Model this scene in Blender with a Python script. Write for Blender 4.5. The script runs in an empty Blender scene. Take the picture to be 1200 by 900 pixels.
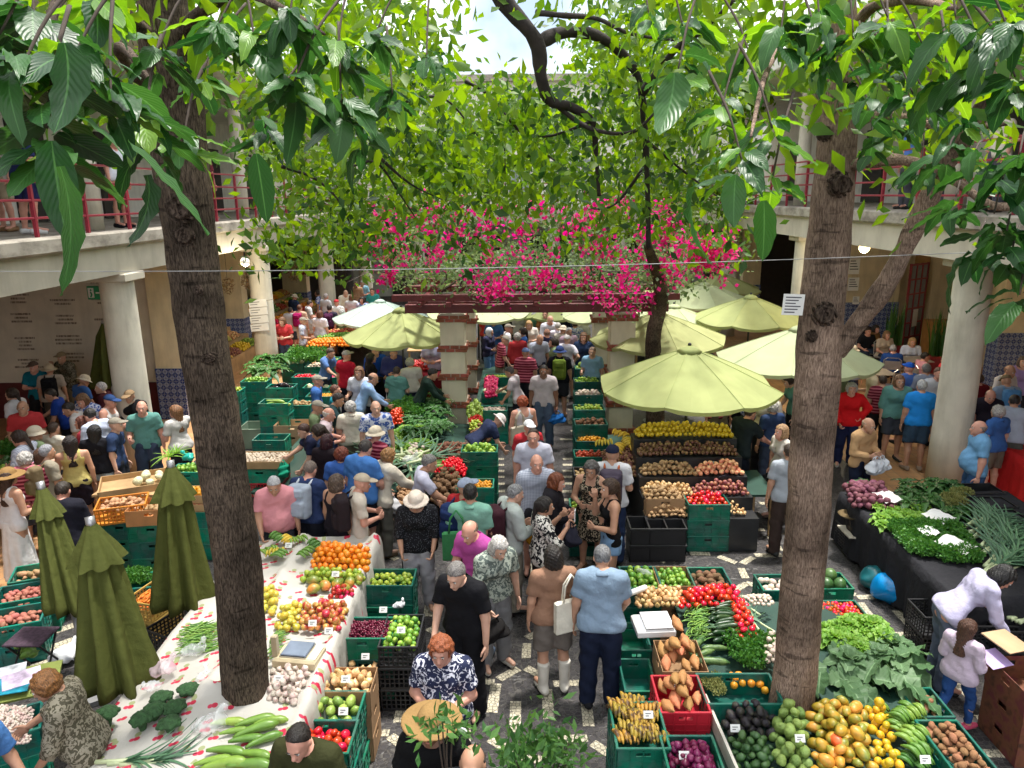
import bpy, math, random
import numpy as np
from mathutils import Matrix, Vector, Quaternion
random.seed(7); RNG = np.random.default_rng(7)
sc = bpy.context.scene
COL = sc.collection
R_ = math.radians
# ------------------------------------------------------------------ camera
CAM_H = 4.95; PITCH = R_(14.2); YAW = R_(.7); ROLL = R_(.5); FPX = 873.0
cF = np.array([-math.sin(YAW)*math.cos(PITCH), math.cos(YAW)*math.cos(PITCH), -math.sin(PITCH)])
_r0 = np.array([math.cos(YAW), math.sin(YAW), 0.0]); _u0 = np.cross(_r0, cF)
cR = _r0*math.cos(ROLL) - _u0*math.sin(ROLL); cU = _u0*math.cos(ROLL) + _r0*math.sin(ROLL)
cC = np.array([0, 0, CAM_H])
cam = bpy.data.cameras.new('camera'); cam.sensor_width = 36; cam.lens = FPX/1200*36; cam.clip_start = .05; cam.clip_end = 3000
camo = bpy.data.objects.new('camera', cam); COL.objects.link(camo)
camo.matrix_world = Matrix(((cR[0], cU[0], -cF[0], 0), (cR[1], cU[1], -cF[1], 0), (cR[2], cU[2], -cF[2], CAM_H), (0, 0, 0, 1)))
sc.camera = camo
def ray(x, y): return cF + cR*((x-600)/FPX) - cU*((y-450)/FPX)
def G(x, y, z=0.0):                       # pixel of the photograph -> point on the plane at height z
	d = ray(x, y); return cC + d*((z-CAM_H)/d[2])
def Q(x, y, Y):                           # pixel -> point at depth Y
	d = ray(x, y); return cC + d*(Y/d[1])
def QD(x, y, D):                          # pixel -> point at distance D
	d = ray(x, y); return cC + d*(D/np.linalg.norm(d))
# ------------------------------------------------------------------ sky, sun, exposure
SUN_EL, SUN_AZ = 76, 50                   # high, from behind the far building, veiled by cloud
world = bpy.data.worlds.new('World'); sc.world = world; world.use_nodes = True
wn, wl = world.node_tree.nodes, world.node_tree.links
bg = wn['Background']; bg.inputs[1].default_value = .15
sky = wn.new('ShaderNodeTexSky'); sky.sky_type = 'NISHITA'; sky.sun_disc = False
sky.sun_elevation = R_(SUN_EL); sky.sun_rotation = R_(SUN_AZ); sky.air_density = 1.0; sky.dust_density = 4.0; sky.ozone_density = 1.0
tc = wn.new('ShaderNodeTexCoord'); nz = wn.new('ShaderNodeTexNoise'); nz.inputs['Scale'].default_value = 2.2; nz.inputs['Detail'].default_value = 7
wl.new(tc.outputs['Generated'], nz.inputs['Vector'])
rmp = wn.new('ShaderNodeValToRGB'); rmp.color_ramp.elements[0].position = .36; rmp.color_ramp.elements[1].position = .5
wl.new(nz.outputs['Fac'], rmp.inputs[0])
mx = wn.new('ShaderNodeMix'); mx.data_type = 'RGBA'; mx.inputs[7].default_value = (7.6, 7.8, 8.1, 1)
wl.new(rmp.outputs[0], mx.inputs[0]); wl.new(sky.outputs[0], mx.inputs[6]); wl.new(mx.outputs[2], bg.inputs[0])
sun = bpy.data.lights.new('sun', 'SUN'); sun.energy = 3.8; sun.angle = R_(6); sun.color = (1, .965, .9)
suno = bpy.data.objects.new('sun', sun); COL.objects.link(suno)
_sd = Vector((math.sin(R_(SUN_AZ))*math.cos(R_(SUN_EL)), math.cos(R_(SUN_AZ))*math.cos(R_(SUN_EL)), math.sin(R_(SUN_EL))))
suno.rotation_euler = (-_sd).to_track_quat('-Z', 'Y').to_euler(); suno.location = (0, 0, 30)
sc.view_settings.view_transform = 'Standard'; sc.view_settings.look = 'None'; sc.view_settings.gamma = 1
sc.view_settings.exposure = .86; sc.view_settings.use_curve_mapping = False
sc.cycles.max_bounces = 5; sc.cycles.diffuse_bounces = 4; sc.cycles.glossy_bounces = 2; sc.cycles.transmission_bounces = 3; sc.cycles.transparent_max_bounces = 6; sc.cycles.adaptive_threshold = .03; sc.cycles.caustics_reflective = False; sc.cycles.caustics_refractive = False
# ------------------------------------------------------------------ helpers
def tag(o, label=None, cat=None, group=None, kind=None):
	if label: o['label'] = label
	if cat: o['category'] = cat
	if group: o['group'] = group
	if kind: o['kind'] = kind
	return o
def empty(name, loc=(0, 0, 0), rz=0):
	o = bpy.data.objects.new(name, None); COL.objects.link(o); o.location = loc; o.rotation_euler = (0, 0, rz); o.empty_display_size = .1
	return o
def ob(name, me, parent=None, loc=None, rot=None, scale=None, mat=None):
	o = bpy.data.objects.new(name, me); COL.objects.link(o)
	if parent: o.parent = parent
	if loc is not None: o.location = loc
	if rot is not None: o.rotation_euler = rot
	if scale is not None: o.scale = (scale,)*3 if np.isscalar(scale) else scale
	if mat is not None: setm(o, mat)
	return o
def setm(o, mat, slot=0):                 # material on the object, so that meshes can be shared
	o.material_slots[slot].link = 'OBJECT'; o.material_slots[slot].material = mat
def mesh_np(name, V, F, mats=(), smooth=True, mi=None, uv=None):
	me = bpy.data.meshes.new(name); V = np.asarray(V, np.float32)
	if isinstance(F, np.ndarray):
		k = F.shape[1]; n = len(F)
		me.vertices.add(len(V)); me.vertices.foreach_set('co', V.ravel())
		me.loops.add(n*k); me.loops.foreach_set('vertex_index', F.astype(np.int32).ravel())
		me.polygons.add(n); me.polygons.foreach_set('loop_start', np.arange(0, n*k, k, dtype=np.int32))
		me.polygons.foreach_set('loop_total', np.full(n, k, np.int32))
		me.update(calc_edges=True)
	else:
		me.from_pydata(V.tolist(), [], F)
	for m in mats: me.materials.append(m)
	if mi is not None: me.polygons.foreach_set('material_index', np.asarray(mi, np.int32))
	me.polygons.foreach_set('use_smooth', np.full(len(me.polygons), smooth, bool))
	if uv is not None:
		l = me.uv_layers.new(name='UVMap'); l.data.foreach_set('uv', np.asarray(uv, np.float32).ravel())
	return me
def T(loc=(0, 0, 0), rot=(0, 0, 0), s=(1, 1, 1)):
	from mathutils import Euler
	return Matrix.LocRotScale(Vector(loc), Euler(rot), Vector(s))
class MB:                                 # collects shapes for one mesh
	def __init__(s): s.v = []; s.f = []; s.m = []; s.cur = 0
	def add(s, V, F, M=None):
		V = np.asarray(V, float)
		if M is not None:
			A = np.array(M); V = V @ A[:3, :3].T + A[:3, 3]
		n = len(s.v); s.v.extend(V.tolist()); s.f.extend([[i+n for i in f] for f in F]); s.m.extend([s.cur]*len(F)); return s
	def box(s, x0, x1, y0, y1, z0, z1, M=None, b=0):
		if b:
			b = min(b, (x1-x0)*.45, (y1-y0)*.45, (z1-z0)*.45); V = []; F = []
			for z, i in ((z0, b), (z0+b, 0), (z1-b, 0), (z1, b)):
				V += [(x0+i, y0+i, z), (x1-i, y0+i, z), (x1-i, y1-i, z), (x0+i, y1-i, z)]
			for k in range(3):
				for j in range(4): F.append((k*4+j, k*4+(j+1) % 4, k*4+4+(j+1) % 4, k*4+4+j))
			F += [(3, 2, 1, 0), (12, 13, 14, 15)]
			return s.add(V, F, M)
		V = [(x0, y0, z0), (x1, y0, z0), (x1, y1, z0), (x0, y1, z0), (x0, y0, z1), (x1, y0, z1), (x1, y1, z1), (x0, y1, z1)]
		return s.add(V, [(3, 2, 1, 0), (4, 5, 6, 7), (0, 1, 5, 4), (1, 2, 6, 5), (2, 3, 7, 6), (3, 0, 4, 7)], M)
	def lathe(s, prof, n=16, M=None, cap=True):
		V = []; F = []
		for r, z in prof:
			for k in range(n): a = 2*math.pi*k/n; V.append((r*math.cos(a), r*math.sin(a), z))
		for i in range(len(prof)-1):
			for k in range(n): F.append((i*n+k, i*n+(k+1) % n, (i+1)*n+(k+1) % n, (i+1)*n+k))
		if cap: F.append(tuple(range(n-1, -1, -1))); F.append(tuple((len(prof)-1)*n+k for k in range(n)))
		return s.add(V, F, M)
	def tube(s, pts, rad, n=8, M=None, disp=None):
		pts = [Vector(p) for p in pts]; V = []; F = []; N = len(pts)
		if np.isscalar(rad): rad = [rad]*N
		up = Vector((0, 0, 1)); prev = None
		for i, p in enumerate(pts):
			t = (pts[min(i+1, N-1)] - pts[max(i-1, 0)]).normalized()
			if prev is None:
				a = t.cross(Vector((0, 1, 0)) if abs(t.y) < .9 else Vector((1, 0, 0))).normalized()
			else: a = (prev - t*prev.dot(t)).normalized()
			prev = a; b = t.cross(a)
			for k in range(n):
				an = 2*math.pi*k/n; r = rad[i]*(1 if disp is None else disp(i, an))
				V.append(p + a*(r*math.cos(an)) + b*(r*math.sin(an)))
		for i in range(N-1):
			for k in range(n): F.append((i*n+k, i*n+(k+1) % n, (i+1)*n+(k+1) % n, (i+1)*n+k))
		F.append(tuple(range(n-1, -1, -1))); F.append(tuple((N-1)*n+k for k in range(n)))
		return s.add([tuple(v) for v in V], F, M)
	def mesh(s, name, mats, smooth=False): 
		return mesh_np(name, s.v, s.f, mats if isinstance(mats, (list, tuple)) else [mats], smooth, s.m)
	def ob(s, name, mat, parent=None, loc=None, rot=None, smooth=False):
		return ob(name, s.mesh(name, mat, smooth), parent, loc, rot)
def merge(parts):                         # [(V,F ndarray)] -> one (V,F)
	V = []; F = []; n = 0
	for v, f in parts: V.append(v); F.append(f+n); n += len(v)
	return np.concatenate(V), np.concatenate(F)
# ------------------------------------------------------------------ materials
MATS = {}
def mat(name, col, rough=.6, var=.12, scale=6.0, rand=0.0, bump=0.0, bscale=40.0, trans=0.0, spec=.5, col2=None, metal=0, coat=0, c2pos=(.45, .6), c2scale=None, wear=0):
	if name in MATS: return MATS[name]
	m = bpy.data.materials.new(name); m.use_nodes = True; MATS[name] = m
	n, l = m.node_tree.nodes, m.node_tree.links; p = n['Principled BSDF']
	p.inputs['Roughness'].default_value = rough; p.inputs['Specular IOR Level'].default_value = spec; p.inputs['Metallic'].default_value = metal
	if coat: p.inputs['Coat Weight'].default_value = coat
	c = tuple(col)+(1,); tcn = n.new('ShaderNodeTexCoord'); src = None
	oi = n.new('ShaderNodeObjectInfo')
	mp = n.new('ShaderNodeVectorMath'); mp.operation = 'ADD'; l.new(tcn.outputs['Object'], mp.inputs[0])
	rv = n.new('ShaderNodeVectorMath'); rv.operation = 'SCALE'; rv.inputs[0].default_value = (31, 17, 23); l.new(oi.outputs['Random'], rv.inputs['Scale']); l.new(rv.outputs[0], mp.inputs[1])
	nt = n.new('ShaderNodeTexNoise'); nt.inputs['Scale'].default_value = scale; nt.inputs['Detail'].default_value = 5; l.new(mp.outputs[0], nt.inputs['Vector'])
	hs = n.new('ShaderNodeHueSaturation'); hs.inputs['Color'].default_value = c
	if col2 is not None:
		n2 = n.new('ShaderNodeTexNoise'); n2.inputs['Scale'].default_value = c2scale or scale; n2.inputs['Detail'].default_value = 4; l.new(mp.outputs[0], n2.inputs['Vector'])
		r = n.new('ShaderNodeValToRGB'); r.color_ramp.elements[0].position, r.color_ramp.elements[1].position = c2pos
		l.new(n2.outputs['Fac'], r.inputs[0])
		mm = n.new('ShaderNodeMix'); mm.data_type = 'RGBA'; mm.inputs[6].default_value = c; mm.inputs[7].default_value = tuple(col2)+(1,)
		l.new(r.outputs[0], mm.inputs[0]); l.new(mm.outputs[2], hs.inputs['Color'])
	mr = n.new('ShaderNodeMapRange'); mr.inputs['From Min'].default_value = .25; mr.inputs['From Max'].default_value = .75
	mr.inputs['To Min'].default_value = 1-var*1.6; mr.inputs['To Max'].default_value = 1+var*1.6; l.new(nt.outputs['Fac'], mr.inputs['Value'])
	val = mr.outputs[0]
	if rand:
		a = n.new('ShaderNodeMath'); a.operation = 'MULTIPLY_ADD'; a.inputs[1].default_value = rand*2; a.inputs[2].default_value = 1-rand; l.new(oi.outputs['Random'], a.inputs[0])
		b = n.new('ShaderNodeMath'); b.operation = 'MULTIPLY'; l.new(a.outputs[0], b.inputs[0]); l.new(val, b.inputs[1]); val = b.outputs[0]
		h = n.new('ShaderNodeMath'); h.operation = 'MULTIPLY_ADD'; h.inputs[1].default_value = -rand*.16; h.inputs[2].default_value = .5+rand*.08; l.new(oi.outputs['Random'], h.inputs[0]); l.new(h.outputs[0], hs.inputs['Hue'])
	l.new(val, hs.inputs['Value']); l.new(hs.outputs[0], p.inputs['Base Color'])
	if bump:
		bn = n.new('ShaderNodeTexNoise'); bn.inputs['Scale'].default_value = bscale; bn.inputs['Detail'].default_value = 4; l.new(mp.outputs[0], bn.inputs['Vector'])
		bu = n.new('ShaderNodeBump'); bu.inputs['Strength'].default_value = bump; bu.inputs['Distance'].default_value = .01; l.new(bn.outputs['Fac'], bu.inputs['Height']); l.new(bu.outputs[0], p.inputs['Normal'])
	if trans:
		tr = n.new('ShaderNodeBsdfTranslucent'); l.new(hs.outputs[0], tr.inputs['Color']); ms = n.new('ShaderNodeMixShader'); ms.inputs[0].default_value = trans
		l.new(p.outputs[0], ms.inputs[1]); l.new(tr.outputs[0], ms.inputs[2]); l.new(ms.outputs[0], n['Material Output'].inputs['Surface'])
	m['_hs'] = hs.name
	return m
def pattern_mat(name, kind, c1, c2, scale=20, rough=.75, axis='X', thr=.5):
	"""printed cloth: stripes, checks, blotches, dots"""
	if name in MATS: return MATS[name]
	m = bpy.data.materials.new(name); m.use_nodes = True; MATS[name] = m
	n, l = m.node_tree.nodes, m.node_tree.links; p = n['Principled BSDF']; p.inputs['Roughness'].default_value = rough; p.inputs['Specular IOR Level'].default_value = .2
	tcn = n.new('ShaderNodeTexCoord'); mm = n.new('ShaderNodeMix'); mm.data_type = 'RGBA'; mm.inputs[6].default_value = tuple(c1)+(1,); mm.inputs[7].default_value = tuple(c2)+(1,)
	def band(ax):
		w = n.new('ShaderNodeTexWave'); w.bands_direction = ax; w.inputs['Scale'].default_value = scale; l.new(tcn.outputs['Object'], w.inputs[0])
		r = n.new('ShaderNodeValToRGB'); r.color_ramp.elements[0].position = thr-.05; r.color_ramp.elements[1].position = thr+.05; l.new(w.outputs['Fac'], r.inputs[0]); return r.outputs[0]
	if kind == 'stripe': l.new(band(axis), mm.inputs[0])
	elif kind == 'check':
		a = n.new('ShaderNodeMath'); a.operation = 'MULTIPLY_ADD'; a.inputs[1].default_value = .5
		b = n.new('ShaderNodeMath'); b.operation = 'MULTIPLY'; b.inputs[1].default_value = .5
		l.new(band('Z'), b.inputs[0]); l.new(band('X'), a.inputs[0]); l.new(b.outputs[0], a.inputs[2]); l.new(a.outputs[0], mm.inputs[0])
	elif kind == 'blotch':
		w = n.new('ShaderNodeTexNoise'); w.inputs['Scale'].default_value = scale; w.inputs['Detail'].default_value = 2; w.inputs['Distortion'].default_value = 1.5; l.new(tcn.outputs['Object'], w.inputs['Vector'])
		r = n.new('ShaderNodeValToRGB'); r.color_ramp.elements[0].position = thr-.02; r.color_ramp.elements[1].position = thr+.02; l.new(w.outputs['Fac'], r.inputs[0]); l.new(r.outputs[0], mm.inputs[0])
	elif kind == 'dots':
		w = n.new('ShaderNodeTexVoronoi'); w.inputs['Scale'].default_value = scale; l.new(tcn.outputs['Object'], w.inputs['Vector'])
		r = n.new('ShaderNodeValToRGB'); r.color_ramp.elements[0].position = thr-.04; r.color_ramp.elements[1].position = thr; r.color_ramp.elements[0].color = (1, 1, 1, 1); r.color_ramp.elements[1].color = (0, 0, 0, 1)
		l.new(w.outputs['Distance'], r.inputs[0]); l.new(r.outputs[0], mm.inputs[0])
	l.new(mm.outputs[2], p.inputs['Base Color'])
	return m
def emit_mat(name, col, strength):
	m = mat(name, col); p = m.node_tree.nodes['Principled BSDF']; p.inputs['Emission Color'].default_value = tuple(col)+(1,); p.inputs['Emission Strength'].default_value = strength; return m
def nod(m): return m.node_tree.nodes, m.node_tree.links, m.node_tree.nodes['Principled BSDF']
def hexc(h):
	h = h.lstrip('#'); v = [int(h[i:i+2], 16)/255 for i in (0, 2, 4)]
	return tuple(((c+.055)/1.055)**2.4 if c > .04045 else c/12.92 for c in v)
# ================================================================== SETTING
def cobble_mat(name, c_lo, c_hi, joint, scale, rough=.45, bump=.6):
	m = bpy.data.materials.new(name); m.use_nodes = True; n, l, p = nod(m)
	t = n.new('ShaderNodeTexCoord'); v = n.new('ShaderNodeTexVoronoi'); v.inputs['Scale'].default_value = scale; v.inputs['Randomness'].default_value = .7; l.new(t.outputs['Object'], v.inputs['Vector'])
	e = n.new('ShaderNodeTexVoronoi'); e.feature = 'DISTANCE_TO_EDGE'; e.inputs['Scale'].default_value = scale; e.inputs['Randomness'].default_value = .7; l.new(t.outputs['Object'], e.inputs['Vector'])
	a = n.new('ShaderNodeMix'); a.data_type = 'RGBA'; a.inputs[6].default_value = c_lo+(1,); a.inputs[7].default_value = c_hi+(1,)
	sx = n.new('ShaderNodeSeparateXYZ'); l.new(v.outputs['Color'], sx.inputs[0]); l.new(sx.outputs[0], a.inputs[0])
	r = n.new('ShaderNodeValToRGB'); r.color_ramp.elements[0].position = .02; r.color_ramp.elements[1].position = .09; l.new(e.outputs['Distance'], r.inputs[0])
	b = n.new('ShaderNodeMix'); b.data_type = 'RGBA'; b.inputs[6].default_value = joint+(1,); l.new(r.outputs[0], b.inputs[0]); l.new(a.outputs[2], b.inputs[7])
	nn = n.new('ShaderNodeTexNoise'); nn.inputs['Scale'].default_value = .9; nn.inputs['Detail'].default_value = 6; l.new(t.outputs['Object'], nn.inputs['Vector'])
	mr = n.new('ShaderNodeMapRange'); mr.inputs[1].default_value = .3; mr.inputs[2].default_value = .7; mr.inputs[3].default_value = .65; mr.inputs[4].default_value = 1.35; l.new(nn.outputs[0], mr.inputs[0])
	hs = n.new('ShaderNodeHueSaturation'); l.new(b.outputs[2], hs.inputs['Color']); l.new(mr.outputs[0], hs.inputs['Value']); l.new(hs.outputs[0], p.inputs['Base Color'])
	p.inputs['Roughness'].default_value = rough
	bu = n.new('ShaderNodeBump'); bu.inputs['Strength'].default_value = bump; bu.inputs['Distance'].default_value = .012; l.new(r.outputs[0], bu.inputs['Height']); l.new(bu.outputs[0], p.inputs['Normal'])
	return m
def tile_mat(name, c1, c2, mortar, w, h, rough=.4, pat=None):
	m = bpy.data.materials.new(name); m.use_nodes = True; n, l, p = nod(m)
	t = n.new('ShaderNodeTexCoord'); b = n.new('ShaderNodeTexBrick'); b.offset = 0; b.inputs['Color1'].default_value = c1+(1,); b.inputs['Color2'].default_value = c2+(1,); b.inputs['Mortar'].default_value = mortar+(1,)
	b.inputs['Scale'].default_value = 1; b.inputs['Brick Width'].default_value = w; b.inputs['Row Height'].default_value = h; b.inputs['Mortar Size'].default_value = .006
	vec = t.outputs['Object']
	if pat == 'wall':      # use x and z
		s = n.new('ShaderNodeSeparateXYZ'); l.new(vec, s.inputs[0]); k = n.new('ShaderNodeCombineXYZ'); a = n.new('ShaderNodeMath'); a.operation = 'ADD'; l.new(s.outputs[0], a.inputs[0]); l.new(s.outputs[1], a.inputs[1]); l.new(a.outputs[0], k.inputs[0]); l.new(s.outputs[2], k.inputs[1]); vec = k.outputs[0]
		v = n.new('ShaderNodeTexWave'); v.wave_type = 'RINGS'; v.rings_direction = 'SPHERICAL'; v.inputs['Scale'].default_value = 4.2
		fr = n.new('ShaderNodeVectorMath'); fr.operation = 'MODULO'; fr.inputs[1].default_value = (w*2, h*2, 1); l.new(vec, fr.inputs[0])
		sb = n.new('ShaderNodeVectorMath'); sb.operation = 'SUBTRACT'; sb.inputs[1].default_value = (w, h, 0); l.new(fr.outputs[0], sb.inputs[0]); l.new(sb.outputs[0], v.inputs[0])
		r = n.new('ShaderNodeValToRGB'); r.color_ramp.elements[0].position = .45; r.color_ramp.elements[1].position = .55; l.new(v.outputs['Fac'], r.inputs[0])
		mm = n.new('ShaderNodeMix'); mm.data_type = 'RGBA'; mm.inputs[6].default_value = c1+(1,); mm.inputs[7].default_value = c2+(1,); l.new(r.outputs[0], mm.inputs[0])
		l.new(mm.outputs[2], b.inputs['Color1']); l.new(mm.outputs[2], b.inputs['Color2'])
	l.new(vec, b.inputs['Vector'])
	nn = n.new('ShaderNodeTexNoise'); nn.inputs['Scale'].default_value = 1.2; nn.inputs['Detail'].default_value = 5; l.new(t.outputs['Object'], nn.inputs['Vector'])
	mr = n.new('ShaderNodeMapRange'); mr.inputs[1].default_value = .3; mr.inputs[2].default_value = .7; mr.inputs[3].default_value = .75; mr.inputs[4].default_value = 1.2; l.new(nn.outputs[0], mr.inputs[0])
	hs = n.new('ShaderNodeHueSaturation'); l.new(b.outputs['Color'], hs.inputs['Color']); l.new(mr.outputs[0], hs.inputs['Value']); l.new(hs.outputs[0], p.inputs['Base Color']); p.inputs['Roughness'].default_value = rough
	return m
def stained_mat(name, col, stain, amt=.5, vs=(3, 3, .5), rough=.85, lo=.45, hi=.75):
	"""plaster or concrete with dirt runs"""
	m = mat(name, col, rough, .08, 2.5, bump=.25, bscale=60); n, l, p = nod(m); hs = n[m['_hs']]
	t = n.new('ShaderNodeTexCoord'); mp = n.new('ShaderNodeVectorMath'); mp.operation = 'MULTIPLY'; mp.inputs[1].default_value = vs; l.new(t.outputs['Object'], mp.inputs[0])
	nn = n.new('ShaderNodeTexNoise'); nn.inputs['Scale'].default_value = 1.6; nn.inputs['Detail'].default_value = 8; nn.inputs['Roughness'].default_value = .65; l.new(mp.outputs[0], nn.inputs['Vector'])
	r = n.new('ShaderNodeValToRGB'); r.color_ramp.elements[0].position = lo; r.color_ramp.elements[1].position = hi; l.new(nn.outputs[0], r.inputs[0])
	f = n.new('ShaderNodeMath'); f.operation = 'MULTIPLY'; f.inputs[1].default_value = amt; l.new(r.outputs[0], f.inputs[0])
	mm = n.new('ShaderNodeMix'); mm.data_type = 'RGBA'; mm.inputs[7].default_value = stain+(1,); l.new(f.outputs[0], mm.inputs[0]); l.new(hs.outputs[0], mm.inputs[6]); l.new(mm.outputs[2], p.inputs['Base Color'])
	return m
def fabric_mat(name, col, trans=0, rough=.85, var=.06):
	m = mat(name, col, rough, var, 9, trans=trans, spec=.15, bump=.55, bscale=13); m.node_tree.nodes['Bump'].inputs['Distance'].default_value = .03; return m
M_ground = cobble_mat('dark cobbles', (.02, .018, .02), (.048, .043, .046), (.08, .074, .068), 19, .5)
M_pale = cobble_mat('pale cobbles', (.40, .36, .26), (.64, .58, .44), (.09, .08, .07), 24, .7)
M_tile = tile_mat('terracotta tiles', (.42, .22, .10), (.50, .28, .13), (.25, .17, .11), .2, .2, .45)
M_cream = stained_mat('cream plaster', (.72, .61, .40), (.42, .34, .22), .45)
M_white = stained_mat('white plaster', (.66, .64, .58), (.36, .34, .3), .4)
M_conc = stained_mat('weathered concrete', (.36, .325, .27), (.12, .10, .08), .75, (1.2, 1.2, 2.5), lo=.42, hi=.62)
M_fascia = stained_mat('painted concrete', (.52, .475, .385), (.26, .22, .16), .5, (1.5, 1.5, .4))
M_column = stained_mat('column plaster', (.60, .56, .46), (.25, .22, .17), .6, (2, 2, .45))
M_mwall = stained_mat('memorial wall', (.62, .55, .44), (.42, .36, .27), .4)
M_red = mat('oxblood dado', (.09, .012, .015), .4)
M_azul = tile_mat('blue azulejo', (.025, .05, .22), (.28, .33, .48), (.25, .28, .36), .075, .075, .25, 'wall')
M_rail = mat('red rail paint', (.26, .022, .04), .4, .1)
M_beam = mat('dark red timber', (.13, .018, .018), .55, .2, 3, bump=.3)
M_brick = mat('brick', (.27, .085, .045), .85, .2, 12, rand=.2, bump=.4)
M_mortar = mat('mortar', (.36, .30, .24), .9)
M_pillar = stained_mat('pillar plaster', (.66, .62, .46), (.35, .31, .22), .3)
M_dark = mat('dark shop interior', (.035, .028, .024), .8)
M_metal_k = mat('black metal', (.02, .02, .022), .4)
M_paper = mat('white paper', (.78, .78, .76), .7, .03)
M_wood = mat('pale timber', (.42, .27, .13), .6, .2, 4, bump=.2)
M_print = mat('print ink', (.08, .08, .09), .8)
M_lamp = emit_mat('lamp glow', (1, .82, .42), 1.6)
b = MB(); b.add([(-160, -80, 0), (160, -80, 0), (160, 240, 0), (-160, 240, 0)], [(0, 1, 2, 3)])
ground = b.ob('ground', M_ground); tag(ground, kind='structure')
for x0, x1 in ((-13.5, -6.35), (6.15, 16.2)):
	b = MB(); b.add([(x0, -2, .004), (x1, -2, .004), (x1, 36, .004), (x0, 36, .004)], [(0, 1, 2, 3)])
	tag(b.ob('tiled_floor', M_tile), kind='structure')
# ---- pale stone strips let into the dark paving
def strip_mesh(L, W):
	b = MB(); b.box(-L/2, L/2, -W/2, W/2, 0, .006); return b.mesh('paving_strip', M_pale)
ST_S, ST_L, ST_XL = strip_mesh(.28, .10), strip_mesh(.45, .11), strip_mesh(.8, .12)
STR = [(755,638,'v'),(800,638,'v'),(833,641,'v'),(820,649,'h'),(770,655,'d'),(793,654,'u'),(852,656,'d'),(876,657,'u'),(877,635,'V'),(885,621,'h'),(896,651,'h'),(871,672,'v'),(868,688,'u'),(886,687,'d'),
 (628,743,'u'),(617,763,'v'),(628,789,'d'),(664,801,'h'),(642,825,'V'),(688,833,'V'),(671,866,'h'),(708,880,'d'),(677,635,'v'),(692,654,'h'),(623,667,'v'),(360,627,'u'),(458,652,'d'),(503,711,'V'),(511,742,'d'),(459,799,'h'),(471,829,'V'),(439,859,'h'),(468,871,'d'),
 (564,799,'h'),(579,818,'V'),(578,733,'h'),(587,874,'d'),(596,790,'u'),(908,637,'V'),(905,651,'h'),(908,616,'u'),(911,604,'d'),(989,693,'d'),(1017,700,'h'),(1016,718,'V'),(1062,728,'V'),(1058,744,'h'),(1097,754,'d'),(1165,857,'V'),(1156,883,'h'),(1120,800,'V'),(1108,782,'h'),
 (150,662,'U'),(176,663,'U'),(66,740,'U'),(80,752,'U'),(57,776,'U'),(128,810,'U'),(40,700,'U'),(110,690,'U'),(352,640,'u'),(345,585,'h'),(340,571,'v'),(537,700,'d'),(540,770,'u'),(604,840,'V'),(625,890,'h'),(545,850,'V'),(520,780,'h'),(850,600,'h'),(840,590,'u'),(868,606,'V'),(900,590,'h'),(880,575,'u'),(893,560,'v'),(880,548,'h')]
STR += [(x, y, 'h') for y in (538, 545, 552, 559, 567, 576, 586) for x in (582, 668, 688)] + [(668, 495, 'v'), (676, 505, 'h'), (680, 520, 'v'), (664, 515, 'h'), (672, 480, 'h'), (664, 470, 'v')]
for i, (x, y, k) in enumerate(STR):
	g = G(x, y); a = {'h': 0, 'v': 90, 'V': 90, 'd': -42, 'u': 42, 'U': 45}[k]
	ob('paving_strip', {'V': ST_L, 'U': ST_XL}.get(k, ST_S), ground, (g[0], g[1], 0), (0, 0, R_(a+random.uniform(-4, 4))))
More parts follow.
